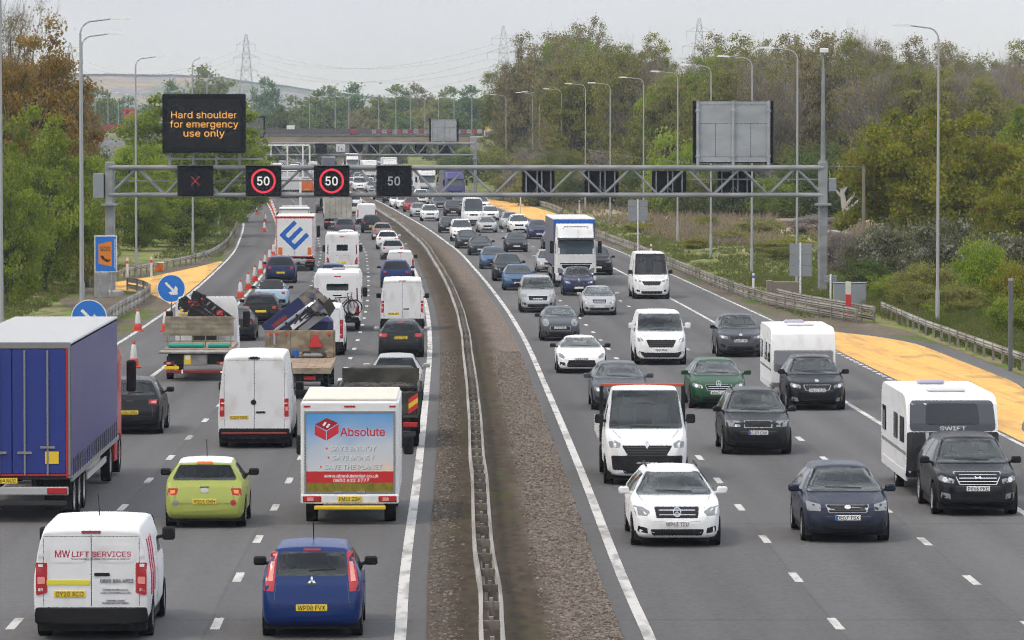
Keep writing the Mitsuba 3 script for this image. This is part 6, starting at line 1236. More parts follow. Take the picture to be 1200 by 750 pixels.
# ------------------------------------------------------------------ cones and small signs
_cone = (P(box(-.21, .21, -.21, .21, 0, .05, .015)), P(bar((0, 0, .05), (0, 0, .28), .155, 14, .115), True), P(bar((0, 0, .28), (0, 0, .70), .116, 14, .055), True), P(bar((0, 0, .70), (0, 0, .80), .055, 14, .035), True))
def cone(D, off, label, group=None, s=1.25):
    k = thing('traffic_cone', label, 'traffic cone', group); p = along(D, off); xf = T().translate(p.tolist()).scale(s)
    for n, sh, m in zip(('base', 'skirt', 'sleeve', 'tip'), _cone, ('cone_orange', 'cone_orange', 'cone_white', 'cone_orange')): part(k, n, sh, m, xf)
def off_of(px, py): p = at(px, py); return p[1], p[0] - float(centre(p[1]))
cone(*off_of(161, 388), 'traffic cone standing on the left hard shoulder line', s=1.35); cone(*off_of(193.5, 388), 'traffic cone at the foot of the blue arrow sign', s=1.35); cone(*off_of(156, 431), 'traffic cone half hidden behind the blue lorry cab', s=1.35)
for D, o in zip(np.arange(266, 660, 15.2), np.linspace(-13.0, -12.4, 27)): cone(D, o, 'traffic cone in the long row along the hard shoulder line', 'traffic cones along the hard shoulder', 1.35)
for D in np.arange(440, 640, 40): cone(D, -14.2 + .4 * math.sin(D), 'traffic cone in the second row on the far hard shoulder', 'far cones on the hard shoulder', 1.3)
def arrow_sign(px, py, D, label, wpx):
    c = at_depth(px, py, D); R = wpx / 2 / FOC * D; k = thing('arrow_sign', label, 'road sign'); zb = float(ground_at(c[0], D))
    part(k, 'rim', P(moved(upright(disc(R, .02, 32)), (c[0], D, c[2]))), 'white_ink'); part(k, 'face', P(moved(upright(disc(R * .95, .012, 32)), (c[0], D - .02, c[2]))), 'bright_blue')
    a = [(-.62, .09), (.20, .09), (.05, .36), (.30, .36), (.66, 0), (.30, -.36), (.05, -.36), (.20, -.09), (-.62, -.09)]
    q = math.radians(-45); part(k, 'arrow', P(moved(upright(slab([((x * math.cos(q) - y * math.sin(q)) * R * .95, (x * math.sin(q) + y * math.cos(q)) * R * .95) for x, y in a][::-1], .008)), (c[0], D - .033, c[2]))), 'white_ink')
    part(k, 'pole', P(bar((c[0], D + .05, zb), (c[0], D + .05, c[2] + R * .6), .035, 8)), 'steel_dark'); part(k, 'foot', P(box(c[0] - .35, c[0] + .35, D - .3, D + .4, zb, zb + .12, .03)), 'black_rubber')
arrow_sign(200.5, 338, 214, 'round blue arrow sign above the crane lorry', 33); arrow_sign(104, 372, 196, 'round blue arrow sign partly hidden by the blue lorry roof', 42)
# refuge telephone sign
DS = 262; x0, x1, z0, z1 = panel_at(110.5, 137, 276, 319, DS); k = thing('refuge_sign', 'blue refuge sign with orange panel, SOS and a telephone', 'road sign')
part(k, 'board', P(box(x0, x1, DS, DS + .06, z0, z1, .02)), 'white_ink'); part(k, 'board_face', P(box(x0 + .05, x1 - .05, DS - .012, DS, z0 + .05, z1 - .05)), 'bright_blue')
cx, cz = (x0 + x1) / 2, (z0 + z1) / 2
part(k, 'panel', P(moved(upright(slab([(-.42, -.62), (.36, -.78), (.36, .70), (-.42, .52)], .01)), (cx, DS - .012, cz + .05))), 'sos_orange'); part(k, 'lettering', P(moved(text_up('SOS', .26, True, .008, .60), (cx - .02, DS - .023, cz + .16))), 'ink')
part(k, 'telephone', P(moved(upright(join(slab([(-.24, -.10), (-.10, -.16), (-.08, -.26), (.14, -.36), (.28, -.30), (.24, -.44), (.08, -.50), (-.20, -.34), (-.30, -.16)], .008))), (cx, DS - .023, cz + .02))), 'ink'); part(k, 'side_line', P(box(x1 - .14, x1 - .10, DS - .02, DS - .012, z0 + .2, z1 - .2)), 'white_ink')
for t in (.25, .75): part(k, 'post', P(bar((x0 + (x1 - x0) * t, DS + .1, float(ground_at(cx, DS))), (x0 + (x1 - x0) * t, DS + .1, z1 - .2), .045, 8)), 'galvanised')
k = thing('equipment_cabinet', 'pale cabinet under the blue refuge sign', 'cabinet'); xg = at_depth(118, 0, 266)[0]; zg = float(ground_at(xg, 266)); part(k, 'box', P(box(xg - .4, xg + .4, 266, 266.6, zg, zg + 1.5, .03)), 'galvanised'); part(k, 'door_panel', P(box(xg - .34, xg + .34, 265.98, 266, zg + .15, zg + 1.4, .008)), 'galvanised')
# right-hand furniture
def back_plate(px0, px1, y0, y1, D, label, pole_to, px_pole=None, m='sign_back_dark'):
    x0, x1, z0, z1 = panel_at(px0, px1, y0, y1, D); k = thing('road_sign', label, 'road sign'); c = (x0 + x1) / 2 if px_pole is None else at_depth(px_pole, 0, D)[0]
    for i in range(3): part(k, 'panel', P(box(x0, x1, D, D + .04, z0 + (z1 - z0) * i / 3 + .01, z0 + (z1 - z0) * (i + 1) / 3 - .01, .008)), m)
    part(k, 'pole', P(bar((c, D - .06, float(ground_at(c, D))), (c, D - .06, z1 + .05), .055, 8), True), 'lamp_head')
    return k
back_plate(925.5, 951.5, 285, 324, 256, 'grey back of a road sign in front of the right gantry leg', 0, 938); back_plate(736, 759, 234, 259, 345, 'grey back of a road sign in the grass left of the big gantry leg', 0, 747.5); back_plate(966, 981, 322, 331, 252, 'small dark plate on a thin post beside the cabinets', 0)
for (a, b, lab) in ((977.5, 995, 'left grey roadside cabinet by the gantry leg'), (998, 1015.5, 'right grey roadside cabinet by the gantry leg')):
    k = thing('equipment_cabinet', lab, 'cabinet'); x0, x1, z0, z1 = panel_at(a, b, 332, 368, 248); zg = float(ground_at(x0, 248)) - .1; part(k, 'box', P(box(x0, x1, 248, 248.7, zg, z1, .03)), 'cabinet_grey'); part(k, 'door', P(box(x0 + .06, x1 - .06, 247.98, 248, zg + .2, z1 - .08, .008)), 'cabinet_grey'); part(k, 'lid', P(box(x0 - .03, x1 + .03, 247.95, 248.75, z1, z1 + .05, .01)), 'cabinet_grey')
k = thing('marker_post', 'red and white marker post in front of the grey cabinets', 'post'); xm = at_depth(994.5, 0, 232)[0]; zm = float(ground_at(xm, 232)); z1 = at_depth(0, 330, 232)[2]; zh = at_depth(0, 345, 232)[2]; part(k, 'lower_section', P(box(xm - .14, xm + .14, 232, 232.12, zm, zh, .01)), 'warn_red'); part(k, 'upper_section', P(box(xm - .14, xm + .14, 232, 232.12, zh, z1, .01)), 'box_cream')
k = thing('steel_post', 'square steel post at the right picture edge', 'post'); xm = at_depth(1185, 0, 178)[0]; zm = float(ground_at(xm, 178)); part(k, 'post', P(box(xm - .08, xm + .08, 178, 178.16, zm, at_depth(0, 329, 178)[2], .01)), 'steel_dark'); part(k, 'cap', P(box(xm - .09, xm + .09, 177.99, 178.17, at_depth(0, 329, 178)[2], at_depth(0, 326, 178)[2])), 'galvanised')
k = thing('concrete_wall', 'low concrete wall behind the right barrier end', 'wall'); x0, x1, z0, z1 = panel_at(902, 937, 330, 350, 262); part(k, 'wall', P(box(x0, x1, 262, 262.6, float(ground_at(x0, 262)) - .2, z1, .03)), 'timber'); part(k, 'end_post', P(box(x0 - .3, x0 + .05, 259.5, 260.2, float(ground_at(x0, 260)) - .2, z1 + .15, .03)), 'timber')
for i, (px, py, D) in enumerate([(883, 330, 262), (763, 296, 318), (679, 245, 450), (610, 237, 520)]):
    k = thing('marker_post', f'short white marker post in the grass behind the right barrier, {["first", "second", "third", "fourth"][i]} from the near end', 'post'); xm = at_depth(px, 0, D)[0]; zt = at_depth(0, py - 10, D)[2]; part(k, 'post', P(box(xm - .07, xm + .07, D, D + .05, float(ground_at(xm, D)), zt, .01)), 'cone_white'); part(k, 'reflector', P(box(xm - .07, xm + .07, D - .012, D, zt - .28, zt - .14)), 'bright_blue' if i == 0 else 'warn_red')
for i, (px, py, D) in enumerate([(149, 320, 300), (177, 318, 306)]):
    k = thing('marker_post', f'white marker post with red band behind the left barrier, {["left", "right"][i]} one', 'post'); xm = at_depth(px, 0, D)[0]; zt = at_depth(0, 302 - 1 * i, D)[2]; part(k, 'post', P(box(xm - .08, xm + .08, D, D + .06, float(ground_at(xm, D)), zt, .01)), 'cone_white'); part(k, 'band', P(box(xm - .083, xm + .083, D - .01, D + .065, zt - .4, zt - .2)), 'cone_orange')
k = thing('control_box', 'small white box on a post under the gantry, left verge', 'box'); c = at_depth(255.5, 252, 440); part(k, 'box', P(box(c[0] - .22, c[0] + .22, 440, 440.3, c[2] - .3, c[2] + .3, .03)), 'cone_white'); part(k, 'post', P(bar((c[0], 440.15, float(ground_at(c[0], 440))), (c[0], 440.15, c[2] - .28), .05)), 'galvanised')
k = thing('grit_bin', 'small orange bin behind the left refuge bay', 'bin'); c = at_depth(186, 313, 318); zg = float(ground_at(c[0], 318)); part(k, 'body', P(box(c[0] - .3, c[0] + .3, 318, 318.5, zg, zg + .55, .06)), 'paint_orange'); part(k, 'lid', P(box(c[0] - .33, c[0] + .33, 317.97, 318.53, zg + .55, zg + .66, .04)), 'paint_cream')
# ------------------------------------------------------------------ bridge, slip road, things beyond
DB = 1020.0
k = thing('road_bridge', 'beige road bridge across the motorway in the distance', 'bridge')
xa, xb = at_depth(150, 0, DB)[0], at_depth(556, 0, DB)[0]; zt, zb_, zp = at_depth(0, 159.5, DB)[2], at_depth(0, 167, DB)[2], at_depth(0, 150.5, DB)[2]
part(k, 'beam', P(box(xa, xb, DB, DB + .8, zb_, zt, .05)), 'bridge_beam'); part(k, 'deck', P(box(xa, xb, DB + .8, DB + 12, zb_ + .3, zt, .02)), 'concrete'); part(k, 'cornice', P(box(xa, xb, DB - .25, DB + .8, zt + .003, zt + .32, .03)), 'steel_dark')
part(k, 'parapet_rail', P(join(*[box(xa, xb, DB + .1, DB + .2, z - .06, z + .06) for z in (zt + .6, zt + 1.0, zt + 1.4)])), 'steel_dark'); part(k, 'parapet_mesh', P(box(xa, at_depth(436, 0, DB)[0], DB + .22, DB + .24, zt + .35, zp)), 'parapet_brown')
for x in np.arange(xa, xb, 2.6): part(k, 'parapet_post', P(box(x - .06, x + .06, DB + .08, DB + .22, zt + .3, zp + .02)), 'steel_dark')
for px in (300, 408, 420, 545): x = at_depth(px, 0, DB)[0]; part(k, 'pier', P(box(x - .6, x + .6, DB + 1.5, DB + 11, -1.2, zb_ + .3, .1)), 'concrete')
part(k, 'abutment', P(box(xb - 1, xb + 3, DB - .5, DB + 12, -1.2, zt, .1)), 'concrete')
for i, px in enumerate(np.arange(438, 602, 6.2)):
    x = at_depth(px, 0, DB + 2.5)[0]; kk = thing('traffic_barrier', ('red' if i % 2 else 'white') + ' plastic barrier on the bridge road', 'barrier', ('red' if i % 2 else 'white') + ' plastic barriers on the bridge'); zz = zt + .55; put(kk, P(box(x - .55, x + .55, DB + 2.2, DB + 2.7, zz, zz + .95, .08)), 'barrier_red' if i % 2 else 'plastic_grey')
kk = thing('traffic_barrier', 'single red board on the bridge parapet', 'barrier'); x = at_depth(415, 0, DB)[0]; put(kk, P(box(x - .9, x + .9, DB - .1, DB + .05, zt + .5, zt + 1.5, .04)), 'barrier_red')
kk = thing('sign_board', 'small white board on the bridge parapet', 'sign'); x = at_depth(341, 0, DB)[0]; put(kk, P(box(x - .9, x + .9, DB - .1, DB + .05, zp - .2, zp + .7, .04)), 'cone_white')
kk = thing('site_vehicle', 'small yellow and white works vehicle at the right end of the bridge', 'vehicle'); x = at_depth(573, 0, 1000)[0]; z = at_depth(0, 160, 1000)[2]; part(kk, 'body', P(box(x - 1.1, x + 1.1, 1000, 1003, z, z + 1.6, .15)), 'trailer_white'); part(kk, 'cab_top', P(box(x - .9, x + .8, 1000.1, 1002.5, z + 1.6, z + 2.6, .15)), 'warn_yellow'); part(kk, 'panel', P(box(x - .9, x + .9, 999.96, 1000, z + .2, z + 1.1, .03)), 'paint_copper'); part(kk, 'wheel', P(box(x - 1, x + 1, 1000.2, 1002.8, z - .5, z, .1)), 'tyre')
scene['embankment'] = {**P(hull([(xb + 2, DB - 2, zt), (xb + 12, DB - 2, zt), (xb + 2, DB + 14, zt), (xb + 14, DB + 14, zt), (xb - 2, DB - 22, -1.5), (xb + 50, DB - 22, -1.5), (xb + 45, DB + 14, 1)])), 'bsdf': bs('turf')}; labels['embankment'] = {'kind': 'structure'}
# slip road climbing on the left
pts = [(128, 640, 1.3), (130, 760, 3.0), (124, 880, 5.6), (116, 990, zt - .4), (112, 1060, zt)]
v, f = [], []
for px, D, z in pts:
    x = at_depth(px, 0, D)[0]; v += [(x - 4.2, D, z), (x + 4.2, D, z)]
i = np.arange(len(pts) - 1) * 2
scene['slip_road'] = {**mikit.ply((np.array(v), np.vstack([np.stack([i, i + 1, i + 3], 1), np.stack([i, i + 3, i + 2], 1)])), None, False, uv=np.array(v)[:, :2] * [.0, 1] + [20.3, 0]), 'bsdf': bs('asphalt')}; labels['slip_road'] = {'kind': 'structure', 'label': 'grey slip road climbing on the left to the bridge'}
v = np.array(v); lo_ = v.copy(); lo_[::2, 0] -= 14; lo_[1::2, 0] += 14; lo_[:, 2] = -1.6; w = np.vstack([v - [0, 0, .05], lo_]); n = len(v)
f = np.vstack([np.vstack([[a, a + 2, n + a + 2], [a, n + a + 2, n + a]]) for a in range(0, n - 2)] + [[[n - 2, n - 1, 2 * n - 1], [n - 2, 2 * n - 1, 2 * n - 2], [0, n + 1, 1], [0, n, n + 1]]])
scene['slip_road_bank'] = {**P((w, f)), 'bsdf': bs('turf')}; labels['slip_road_bank'] = {'kind': 'structure'}
for i, (px, py, wd, hh, m, lab) in enumerate([(186, 152, 9, 2.6, 'trailer_white', 'white site hut beyond the slip road'), (172, 153.5, 6, 2.0, 'cone_white', 'white van-like hut left of the white site hut'), (152, 136, 3, 2.4, 'warn_red', 'small red cabin among the far lamps'), (198, 146, 4, 3, 'sign_back', 'grey hut behind the white site hut')]):
    D = 1100 + 15 * i; c = at_depth(px, py + 3, D); k = thing('site_hut', lab, 'hut'); part(k, 'wall', P(box(c[0] - wd / 2, c[0] + wd / 2, D, D + 4, c[2], c[2] + hh, .05)), m); part(k, 'roof', P(box(c[0] - wd / 2 - .2, c[0] + wd / 2 + .2, D - .2, D + 4.2, c[2] + hh, c[2] + hh + .25, .05)), 'seal_grey'); part(k, 'window', P(box(c[0] - wd * .3, c[0] - wd * .05, D - .03, D, c[2] + hh * .45, c[2] + hh * .8)), 'car_glass')
kk = thing('traffic_barrier', 'red barrier boards at the top of the slip road', 'barrier'); c = at_depth(132, 152, 1050); put(kk, P(box(c[0] - 2.6, c[0] + 2.6, 1050, 1050.3, c[2] - .2, c[2] + 1.2, .05)), 'barrier_red')
hub = scene['embankment']
# the raised ground that carries the huts and the bridge road on the left
xg = [at_depth(p, 0, 1040)[0] for p in (-60, 300)]
scene['bridge_approach'] = {**P(hull([(xg[0], 1032, zt - .1), (xg[1] - 6, 1032, zt - .1), (xg[0], 1200, zt + .4), (xg[1] - 6, 1200, zt + .4), (xg[0], 1010, -1.5), (xg[1], 1010, -1.5), (xg[0], 1230, -1), (xg[1], 1230, -1)])), 'bsdf': bs('turf')}; labels['bridge_approach'] = {'kind': 'structure'}
# ------------------------------------------------------------------ pylons
def pylon(px, ytop, D, label, armw, ybase=128):
    c = at_depth(px, ytop, D); H = c[2]; k = thing('electricity_pylon', label, 'pylon'); x = c[0]; W0 = H * .085; wd = lambda z: W0 * (1 - z / H) ** .8 + .55; r = .11 * D / 2200
    lv = list(np.linspace(0, H * .62, 7)) + list(np.linspace(H * .70, H, 5)); bars = []
    cor = lambda z: [np.array([x + sx * wd(z), D + sy * wd(z), z]) for sx, sy in ((-1, -1), (1, -1), (1, 1), (-1, 1))]
    for j in range(4): part(k, 'leg', P(join(*[bar(cor(a)[j], cor(b)[j], r, 4) for a, b in zip(lv, lv[1:])])), 'pylon_steel')
    lat = []
    for a, b in zip(lv, lv[1:]):
        A, B = cor(a), cor(b)
        for j in range(4): lat += [bar(A[j], B[(j + 1) % 4], r * .6, 3), bar(A[(j + 1) % 4], B[j], r * .6, 3), bar(B[j], B[(j + 1) % 4], r * .5, 3)]
    part(k, 'lattice', P(join(*lat)), 'pylon_steel')
    tips = []
    for z, s in ((H * .66, .85), (H * .78, 1.0), (H * .90, .75)):
        m = []
        for sx in (1, -1):
            t = np.array([x + sx * armw / 2 * s, D, z]); tips.append((t, sx)); m += [bar((x, D, z + H * .045), t, r * .8, 4), bar((x, D - wd(z), z), t, r * .7, 4), bar((x, D + wd(z), z), t, r * .7, 4)]
            part(k, 'insulator', P(bar(t, t - [0, 0, H * .055], r * .8, 4)), 'pylon_steel')
        part(k, 'arm', P(join(*m)), 'pylon_steel')
    return [t - [0, 0, H * .055] for t, _ in tips]
tA = pylon(289, 40, 2650, 'electricity pylon standing above the message sign', 15); tB = pylon(590, 31, 2100, 'electricity pylon at the left end of the wood', 15); tC = pylon(819, 22, 2000, 'electricity pylon above the wood behind the big sign back', 15); tD = pylon(83, 50, 3500, 'far electricity pylon beside the rust brown oak', 14)
def wires(A, B, sag, span):
    for i, (a, b) in enumerate(zip(A, B)):
        k = thing('power_line', f'{("lower", "middle", "upper")[i // 2]} {("right", "left")[i % 2]} power line {span}', 'power line', 'power lines between the pylons'); put(k, P(tube([a + (b - a) * t - [0, 0, sag * 4 * t * (1 - t)] for t in np.linspace(0, 1, 24)], .055, 3)), 'wire')
wires(tA, tB, 11, 'sagging between the message sign pylon and the wood'); wires(tB, [t + np.array([330, -120, -4]) for t in tB], 8, 'running right over the wood'); wires(tD, tA, 14, 'from the far left pylon to the message sign pylon')
# ------------------------------------------------------------------ the traffic, nearest first; (px, py) is where a vehicle's nearest wheels meet the road
def car(kind, s, look, far, px, py, away, paint, label, cat, group=None, inset=.82, cache=None):
    look = {**look, 'face': 'rear' if away else 'front'}
    if cache is not None:
        if cache not in _bodies: _bodies[cache] = build_parts(s, look, far)
        parts = _bodies[cache]
    else: parts = build_parts(s, look, far)
    return spawn(kind, parts, drive(px, py, s['L'], away, inset), paint, label, cat, group)
# --- towards us
S = hatch(L=4.85, W=1.86, H=1.47, hood=.93, cow=1.45, roof=2.45, tail=.7, wr=.56)
car('estate_car', S, dict(plate='WP63 TZU', chrome='chrome', bars=2, barm='chrome', badge=.72, mark='star', rails='black_plastic', mirror='paint_white', grille=[(-.46, .82), (.46, .82), (.42, .62), (-.42, .62)], plate_z=.50,
    lamp=[(.88, .84), (.84, .66), (.62, .66), (.54, .74), (.70, .82)]), 0, 792, 639, False, 'paint_white', 'white estate car with star badge and black roof, nearest car coming towards us', 'car')
car('hatchback', hatch(L=4.35, W=1.84, H=1.50, hood=.95), dict(plate='DE07 TSX', blue=True, chrome='paint_silver', badge=.74, mirror='paint_navy', grille=[(-.44, .80), (.44, .80), (.38, .66), (-.38, .66)], plate_z=.55,
    lamp=[(.84, .86), (.82, .68), (.56, .68), (.55, .80)]), 0, 991, 634, False, 'paint_navy', 'dark navy hatchback in the middle lane with plate DE07 TSX', 'car')
car('large_suv', suv(L=4.7, W=1.88, H=1.68, hood=1.08, wr=.62), dict(plate='PK66 PKC', chrome='chrome', bars=3, barm='chrome', badge=.87, mark='slant', mirror='black_plastic', foglamp='lamp_glass', grille=[(-.52, .98), (.52, .98), (.40, .74), (-.40, .74)], plate_z=.64, intake=[(-.7, .46), (.7, .46), (.6, .34), (-.6, .34)]),
    0, 1143, 603, False, 'paint_black', 'black SUV with chrome grille towing the caravan with a black front cover', 'SUV')
parts, s = dropside_front('YP21 HLX')
spawn('dropside_truck', parts, drive(757, 567, s['L'], False, .9), 'paint_white', 'white dropside truck with orange bar behind its cab', 'truck')
car('compact_suv', suv(L=4.55, W=1.85, H=1.67, hood=1.05), dict(plate='YC59 DXE', blue=True, rails='black_plastic', mirror='paint_black', grille=[(-.36, .92), (.36, .92), (.36, .76), (-.36, .76)], chrome='chrome', lamp=[(.86, .94), (.86, .78), (.48, .78), (.48, .92)], plate_z=.63, bars=0), 0, 887, 532, False, 'paint_black', 'black SUV with blue-edged plate behind the green car', 'SUV')
car('compact_suv', suv(L=4.4, W=1.85, H=1.64, hood=1.05), dict(plate='HX15 UJN', mirror='black_plastic', chrome='chrome', foglamp='lamp_glass', badge=.93, plate_z=.66), 0, 956, 480, False, 'paint_black', 'black SUV towing the white caravan with three front windows', 'SUV')
car('crossover_car', hatch(L=4.4, W=1.82, H=1.50, hood=.99, beltz=1.0, rw=.34), dict(plate='WM67 XFJ', mirror='paint_green', chrome='chrome', bars=2, barm='chrome', badge=.80, mark='star', plate_z=.54), 0, 841, 478, False, 'paint_green', 'bright green car with star badge and chrome grille', 'car')
car('hatchback', hatch(L=4.4, W=1.80, H=1.44, hood=.92), dict(mirror='paint_slate', chrome='paint_silver', badge=.72), 0, 726, 480, False, 'paint_slate', 'grey hatchback half hidden behind the white dropside truck', 'car')
car('sports_car', saloon(L=4.25, W=1.85, H=1.32, hood=.86, cow=1.5, roof=2.4, tail=1.1, beltz=.88, boot=.95, wr=.52), dict(plate='V63 LPN', mirror='black_plastic', lamp=[(.86, .78), (.80, .62), (.66, .56), (.62, .64), (.74, .74)], grille=[(-.48, .52), (.48, .52), (.55, .30), (-.55, .30)], bars=1, plate_z=.56), 0, 681, 437, False, 'paint_white', 'low white sports car behind the grey hatchback', 'car')
car('panel_van', van(L=4.97, W=1.99, H=2.0, hood=1.16, wr=.80), dict(plate='YB19 KFW', mirror='paint_white', grille=[(-.58, .98), (.58, .98), (.46, .70), (-.46, .70)], lamp=[(.90, 1.06), (.88, .90), (.68, .92), (.68, .98), (.80, 1.08)], intake=[(-.8, .50), (.8, .50), (.66, .32), (-.66, .32)], plate_z=.60, glass='cab_glass'), 0, 774, 427, False, 'paint_white', 'white van with black grille and bumper intake beside the grey SUV', 'van')
car('compact_suv', suv(L=4.43, W=1.86, H=1.65, hood=1.08), dict(plate='GK69 VPE', mirror='black_plastic', badge=.90, lit=True, plate_z=.68), 0, 867, 418, False, 'paint_slate', 'grey SUV in the lane beside the white caravan', 'SUV')
tt = np.arange(14) * math.pi / 7
car('small_hatchback', hatch(L=3.85, W=1.73, H=1.42, hood=.97, beltz=.98, cow=1.1, tail=.4), dict(plate='LT16 OZB', mirror='black_plastic', lamp=np.stack([.62 + .14 * np.cos(tt), .80 + .15 * np.sin(tt)], 1), grille=[(-.42, .66), (.42, .66), (.44, .50), (-.44, .50)], bars=0, plate_z=.58, chrome='paint_silver'), 0, 656, 399, False, 'paint_slate', 'small grey hatchback with round headlights', 'car')
car('saloon_car', saloon(L=4.5, W=1.73, H=1.42), dict(mirror='paint_silver', grille=[(-.34, .80), (.34, .80), (.3, .62), (-.3, .62)], barm='chrome'), 0, 702, 369, False, 'paint_silver', 'silver saloon car behind the small grey hatchback, left of the tall white van', 'car')
car('high_roof_van', van(L=5.4, W=2.05, H=2.55, hood=1.22, wr=.82, roof=1.7), dict(mirror='black_plastic', plate_z=.62, glass='cab_glass', grille=[(-.55, 1.0), (.55, 1.0), (.42, .78), (-.42, .78)]), 0, 763, 350, False, 'paint_white', 'tall white van near the right-hand hard shoulder', 'van')
car('people_carrier', van(L=4.4, W=1.83, H=1.82, hood=1.06, wr=.68, cow=1.0, beltz=1.1), dict(mirror='black_plastic', side_glass=True, grille=[(-.5, .86), (.5, .86), (.45, .64), (-.45, .64)], chrome='chrome', plate_z=.70, lamp=[(.82, .98), (.82, .82), (.58, .82), (.58, .94)]), 0, 630, 366, False, 'paint_silver', 'silver boxy people carrier in the lane beside the central reservation', 'car')
car('compact_suv', suv(L=4.13, W=1.78, H=1.57, hood=1.02), dict(mirror='black_plastic', badge=.88, mark='diamond'), 0, 678, 346, False, 'paint_deep_blue', 'dark blue small SUV directly in front of the lorry', 'SUV')
car('large_suv', suv(L=4.9, W=1.98, H=1.78, hood=1.14, wr=.64), dict(mirror='black_plastic', lit=True), 1, 700, 322, False, 'paint_black', 'black SUV half hidden beside the white lorry cab', 'SUV')
# farther ones: shared builds of a few kinds, each with its own paint
K = dict(hatch=hatch(), suv=suv(), saloon=saloon(), mpv=hatch(L=4.4, W=1.8, H=1.62, hood=1.0, beltz=1.0), van=van(), small_van=van(L=4.4, W=1.8, H=1.82, hood=1.05, wr=.70, beltz=1.1), tall_van=van(L=5.6, W=2.02, H=2.6, hood=1.2))
NM = dict(hatch='hatchback', suv='compact_suv', saloon='saloon_car', mpv='people_carrier', van='panel_van', small_van='small_van', tall_van='high_roof_van')
CAT = dict(hatch='car', suv='SUV', saloon='car', mpv='car', van='van', small_van='van', tall_van='van')
for kind, px, py, pt, lab in [
    ('hatch', 644, 319, 'paint_silver', 'silver hatchback mostly hidden behind the lorry trailer'),
    ('hatch', 607, 340, 'paint_sky_blue', 'light blue hatchback directly behind the silver boxy people carrier'),
    ('suv', 595, 329, 'paint_dark_grey', 'dark SUV second behind the silver boxy people carrier'),
    ('hatch', 578, 315, 'paint_sky_blue', 'mid blue car between two dark cars along the central reservation'),
    ('saloon', 563, 299, 'paint_dark_grey', 'dark grey car beside the central reservation with a mid blue car in front'),
    ('saloon', 548, 291, 'paint_dark_grey', 'dark grey car overlapping the front corner of the white small van'),
    ('hatch', 605, 295, 'paint_dark_grey', 'dark hatchback alone in the middle lane left of the lorry'),
    ('hatch', 649, 292, 'paint_black', 'black car showing only a sliver left of the lorry trailer'),
    ('small_van', 541, 282.5, 'paint_white', 'white small van in the lane beside the central reservation'),
    ('mpv', 631, 280, 'paint_deep_blue', 'dark blue car just left of the lorry trailer'),
    ('suv', 608, 273, 'paint_white', 'white SUV between the silver people carrier and the dark blue car'),
    ('hatch', 526, 273, 'paint_dark_grey', 'dark grey hatchback to the left of the white small van'),
    ('saloon', 571, 272.5, 'paint_silver', 'silver saloon right beside the white small van'),
    ('mpv', 598, 268.5, 'paint_silver', 'silver people carrier behind the white SUV'),
    ('tall_van', 555, 263, 'paint_white', 'tall white van with windscreen above the silver saloon'),
    ('suv', 504, 259, 'paint_white', 'white SUV below and right of the white lorry cab, beside the reservation'),
    ('hatch', 575, 258, 'paint_white', 'white hatchback at the corner of the far yellow refuge'),
    ('hatch', 491, 254, 'paint_silver', 'silver hatchback between the red car and the white SUV'),
    ('suv', 531, 253, 'paint_dark_grey', 'dark SUV left of the tall white van'),
    ('mpv', 565, 247, 'paint_white', 'white people carrier behind the tall white van at the yellow refuge'),
    ('suv', 483, 248.5, 'paint_red', 'red car beside the central reservation'),
    ('suv', 516, 246, 'paint_slate', 'grey car above the white SUV beside the reservation'),
    ('suv', 474, 245, 'paint_white', 'white car directly behind the red car'),
    ('saloon', 540, 242.5, 'paint_slate', 'grey saloon under the gantry in front of the purple lorry'),
    ('hatch', 466, 242.5, 'paint_white', 'white hatchback second behind the red car'),
    ('small_van', 494, 239.5, 'paint_white', 'white small van under the lower gantry chord in front of the white lorry'),
    ('saloon', 457.5, 237.5, 'paint_dark_grey', 'dark car third behind the red car'),
    ('saloon', 446, 234, 'paint_dark_grey', 'dark saloon at the right lower corner of the unlit 50 sign'),
    ('suv', 437, 226, 'paint_silver', 'silver car between the lit and the unlit 50 signs, lower right'),
    ('van', 422, 224, 'paint_white', 'white van between the lit and the unlit 50 signs'),
    ('hatch', 411, 219, 'paint_white', 'white hatchback at the right edge of the second red-ringed sign'),
    ('van', 483, 227, 'paint_silver', 'pale van at the right edge of the unlit 50 sign')]:
    f = 1 if py > 276 else 2
    car(NM[kind], K[kind], {}, f, px, py, False, pt, lab, CAT[kind], cache=f'{kind}front{f}')
# --- lorries towards us
spawn('articulated_lorry', lorry_front(band='sign_blue_paint'), drive(674, 335, 0, False, 1.3), 'paint_white', 'white lorry with blue band on its trailer, coming towards us', 'lorry')
spawn('articulated_lorry', lorry_front(box_m='trailer_white'), drive(500, 231, 0, False, 1.3), 'paint_white', 'white lorry cab just right of the unlit 50 sign', 'lorry')
spawn('articulated_lorry', lorry_front(cab='paint_purple', box_m='curtain_grey'), drive(533, 236, 0, False, 1.3), 'paint_purple', 'purple lorry under the gantry beside the white lorry', 'lorry')
spawn('articulated_lorry', lorry_front(box_m='trailer_white', H=3.7), drive(433, 215, 0, False, 1.3), 'paint_white', 'white lorry above the silver car between the two 50 signs', 'lorry')
spawn('articulated_lorry', lorry_front(box_m='paint_maroon'), drive(413, 205, 0, False, 1.3), 'paint_white', 'white lorry with dark red body beyond the second gantry', 'lorry')
spawn('articulated_lorry', lorry_front(box_m='trailer_white'), drive(457, 213, 0, False, 1.3), 'paint_white', 'far lorry with pale roof above the unlit 50 sign', 'lorry')
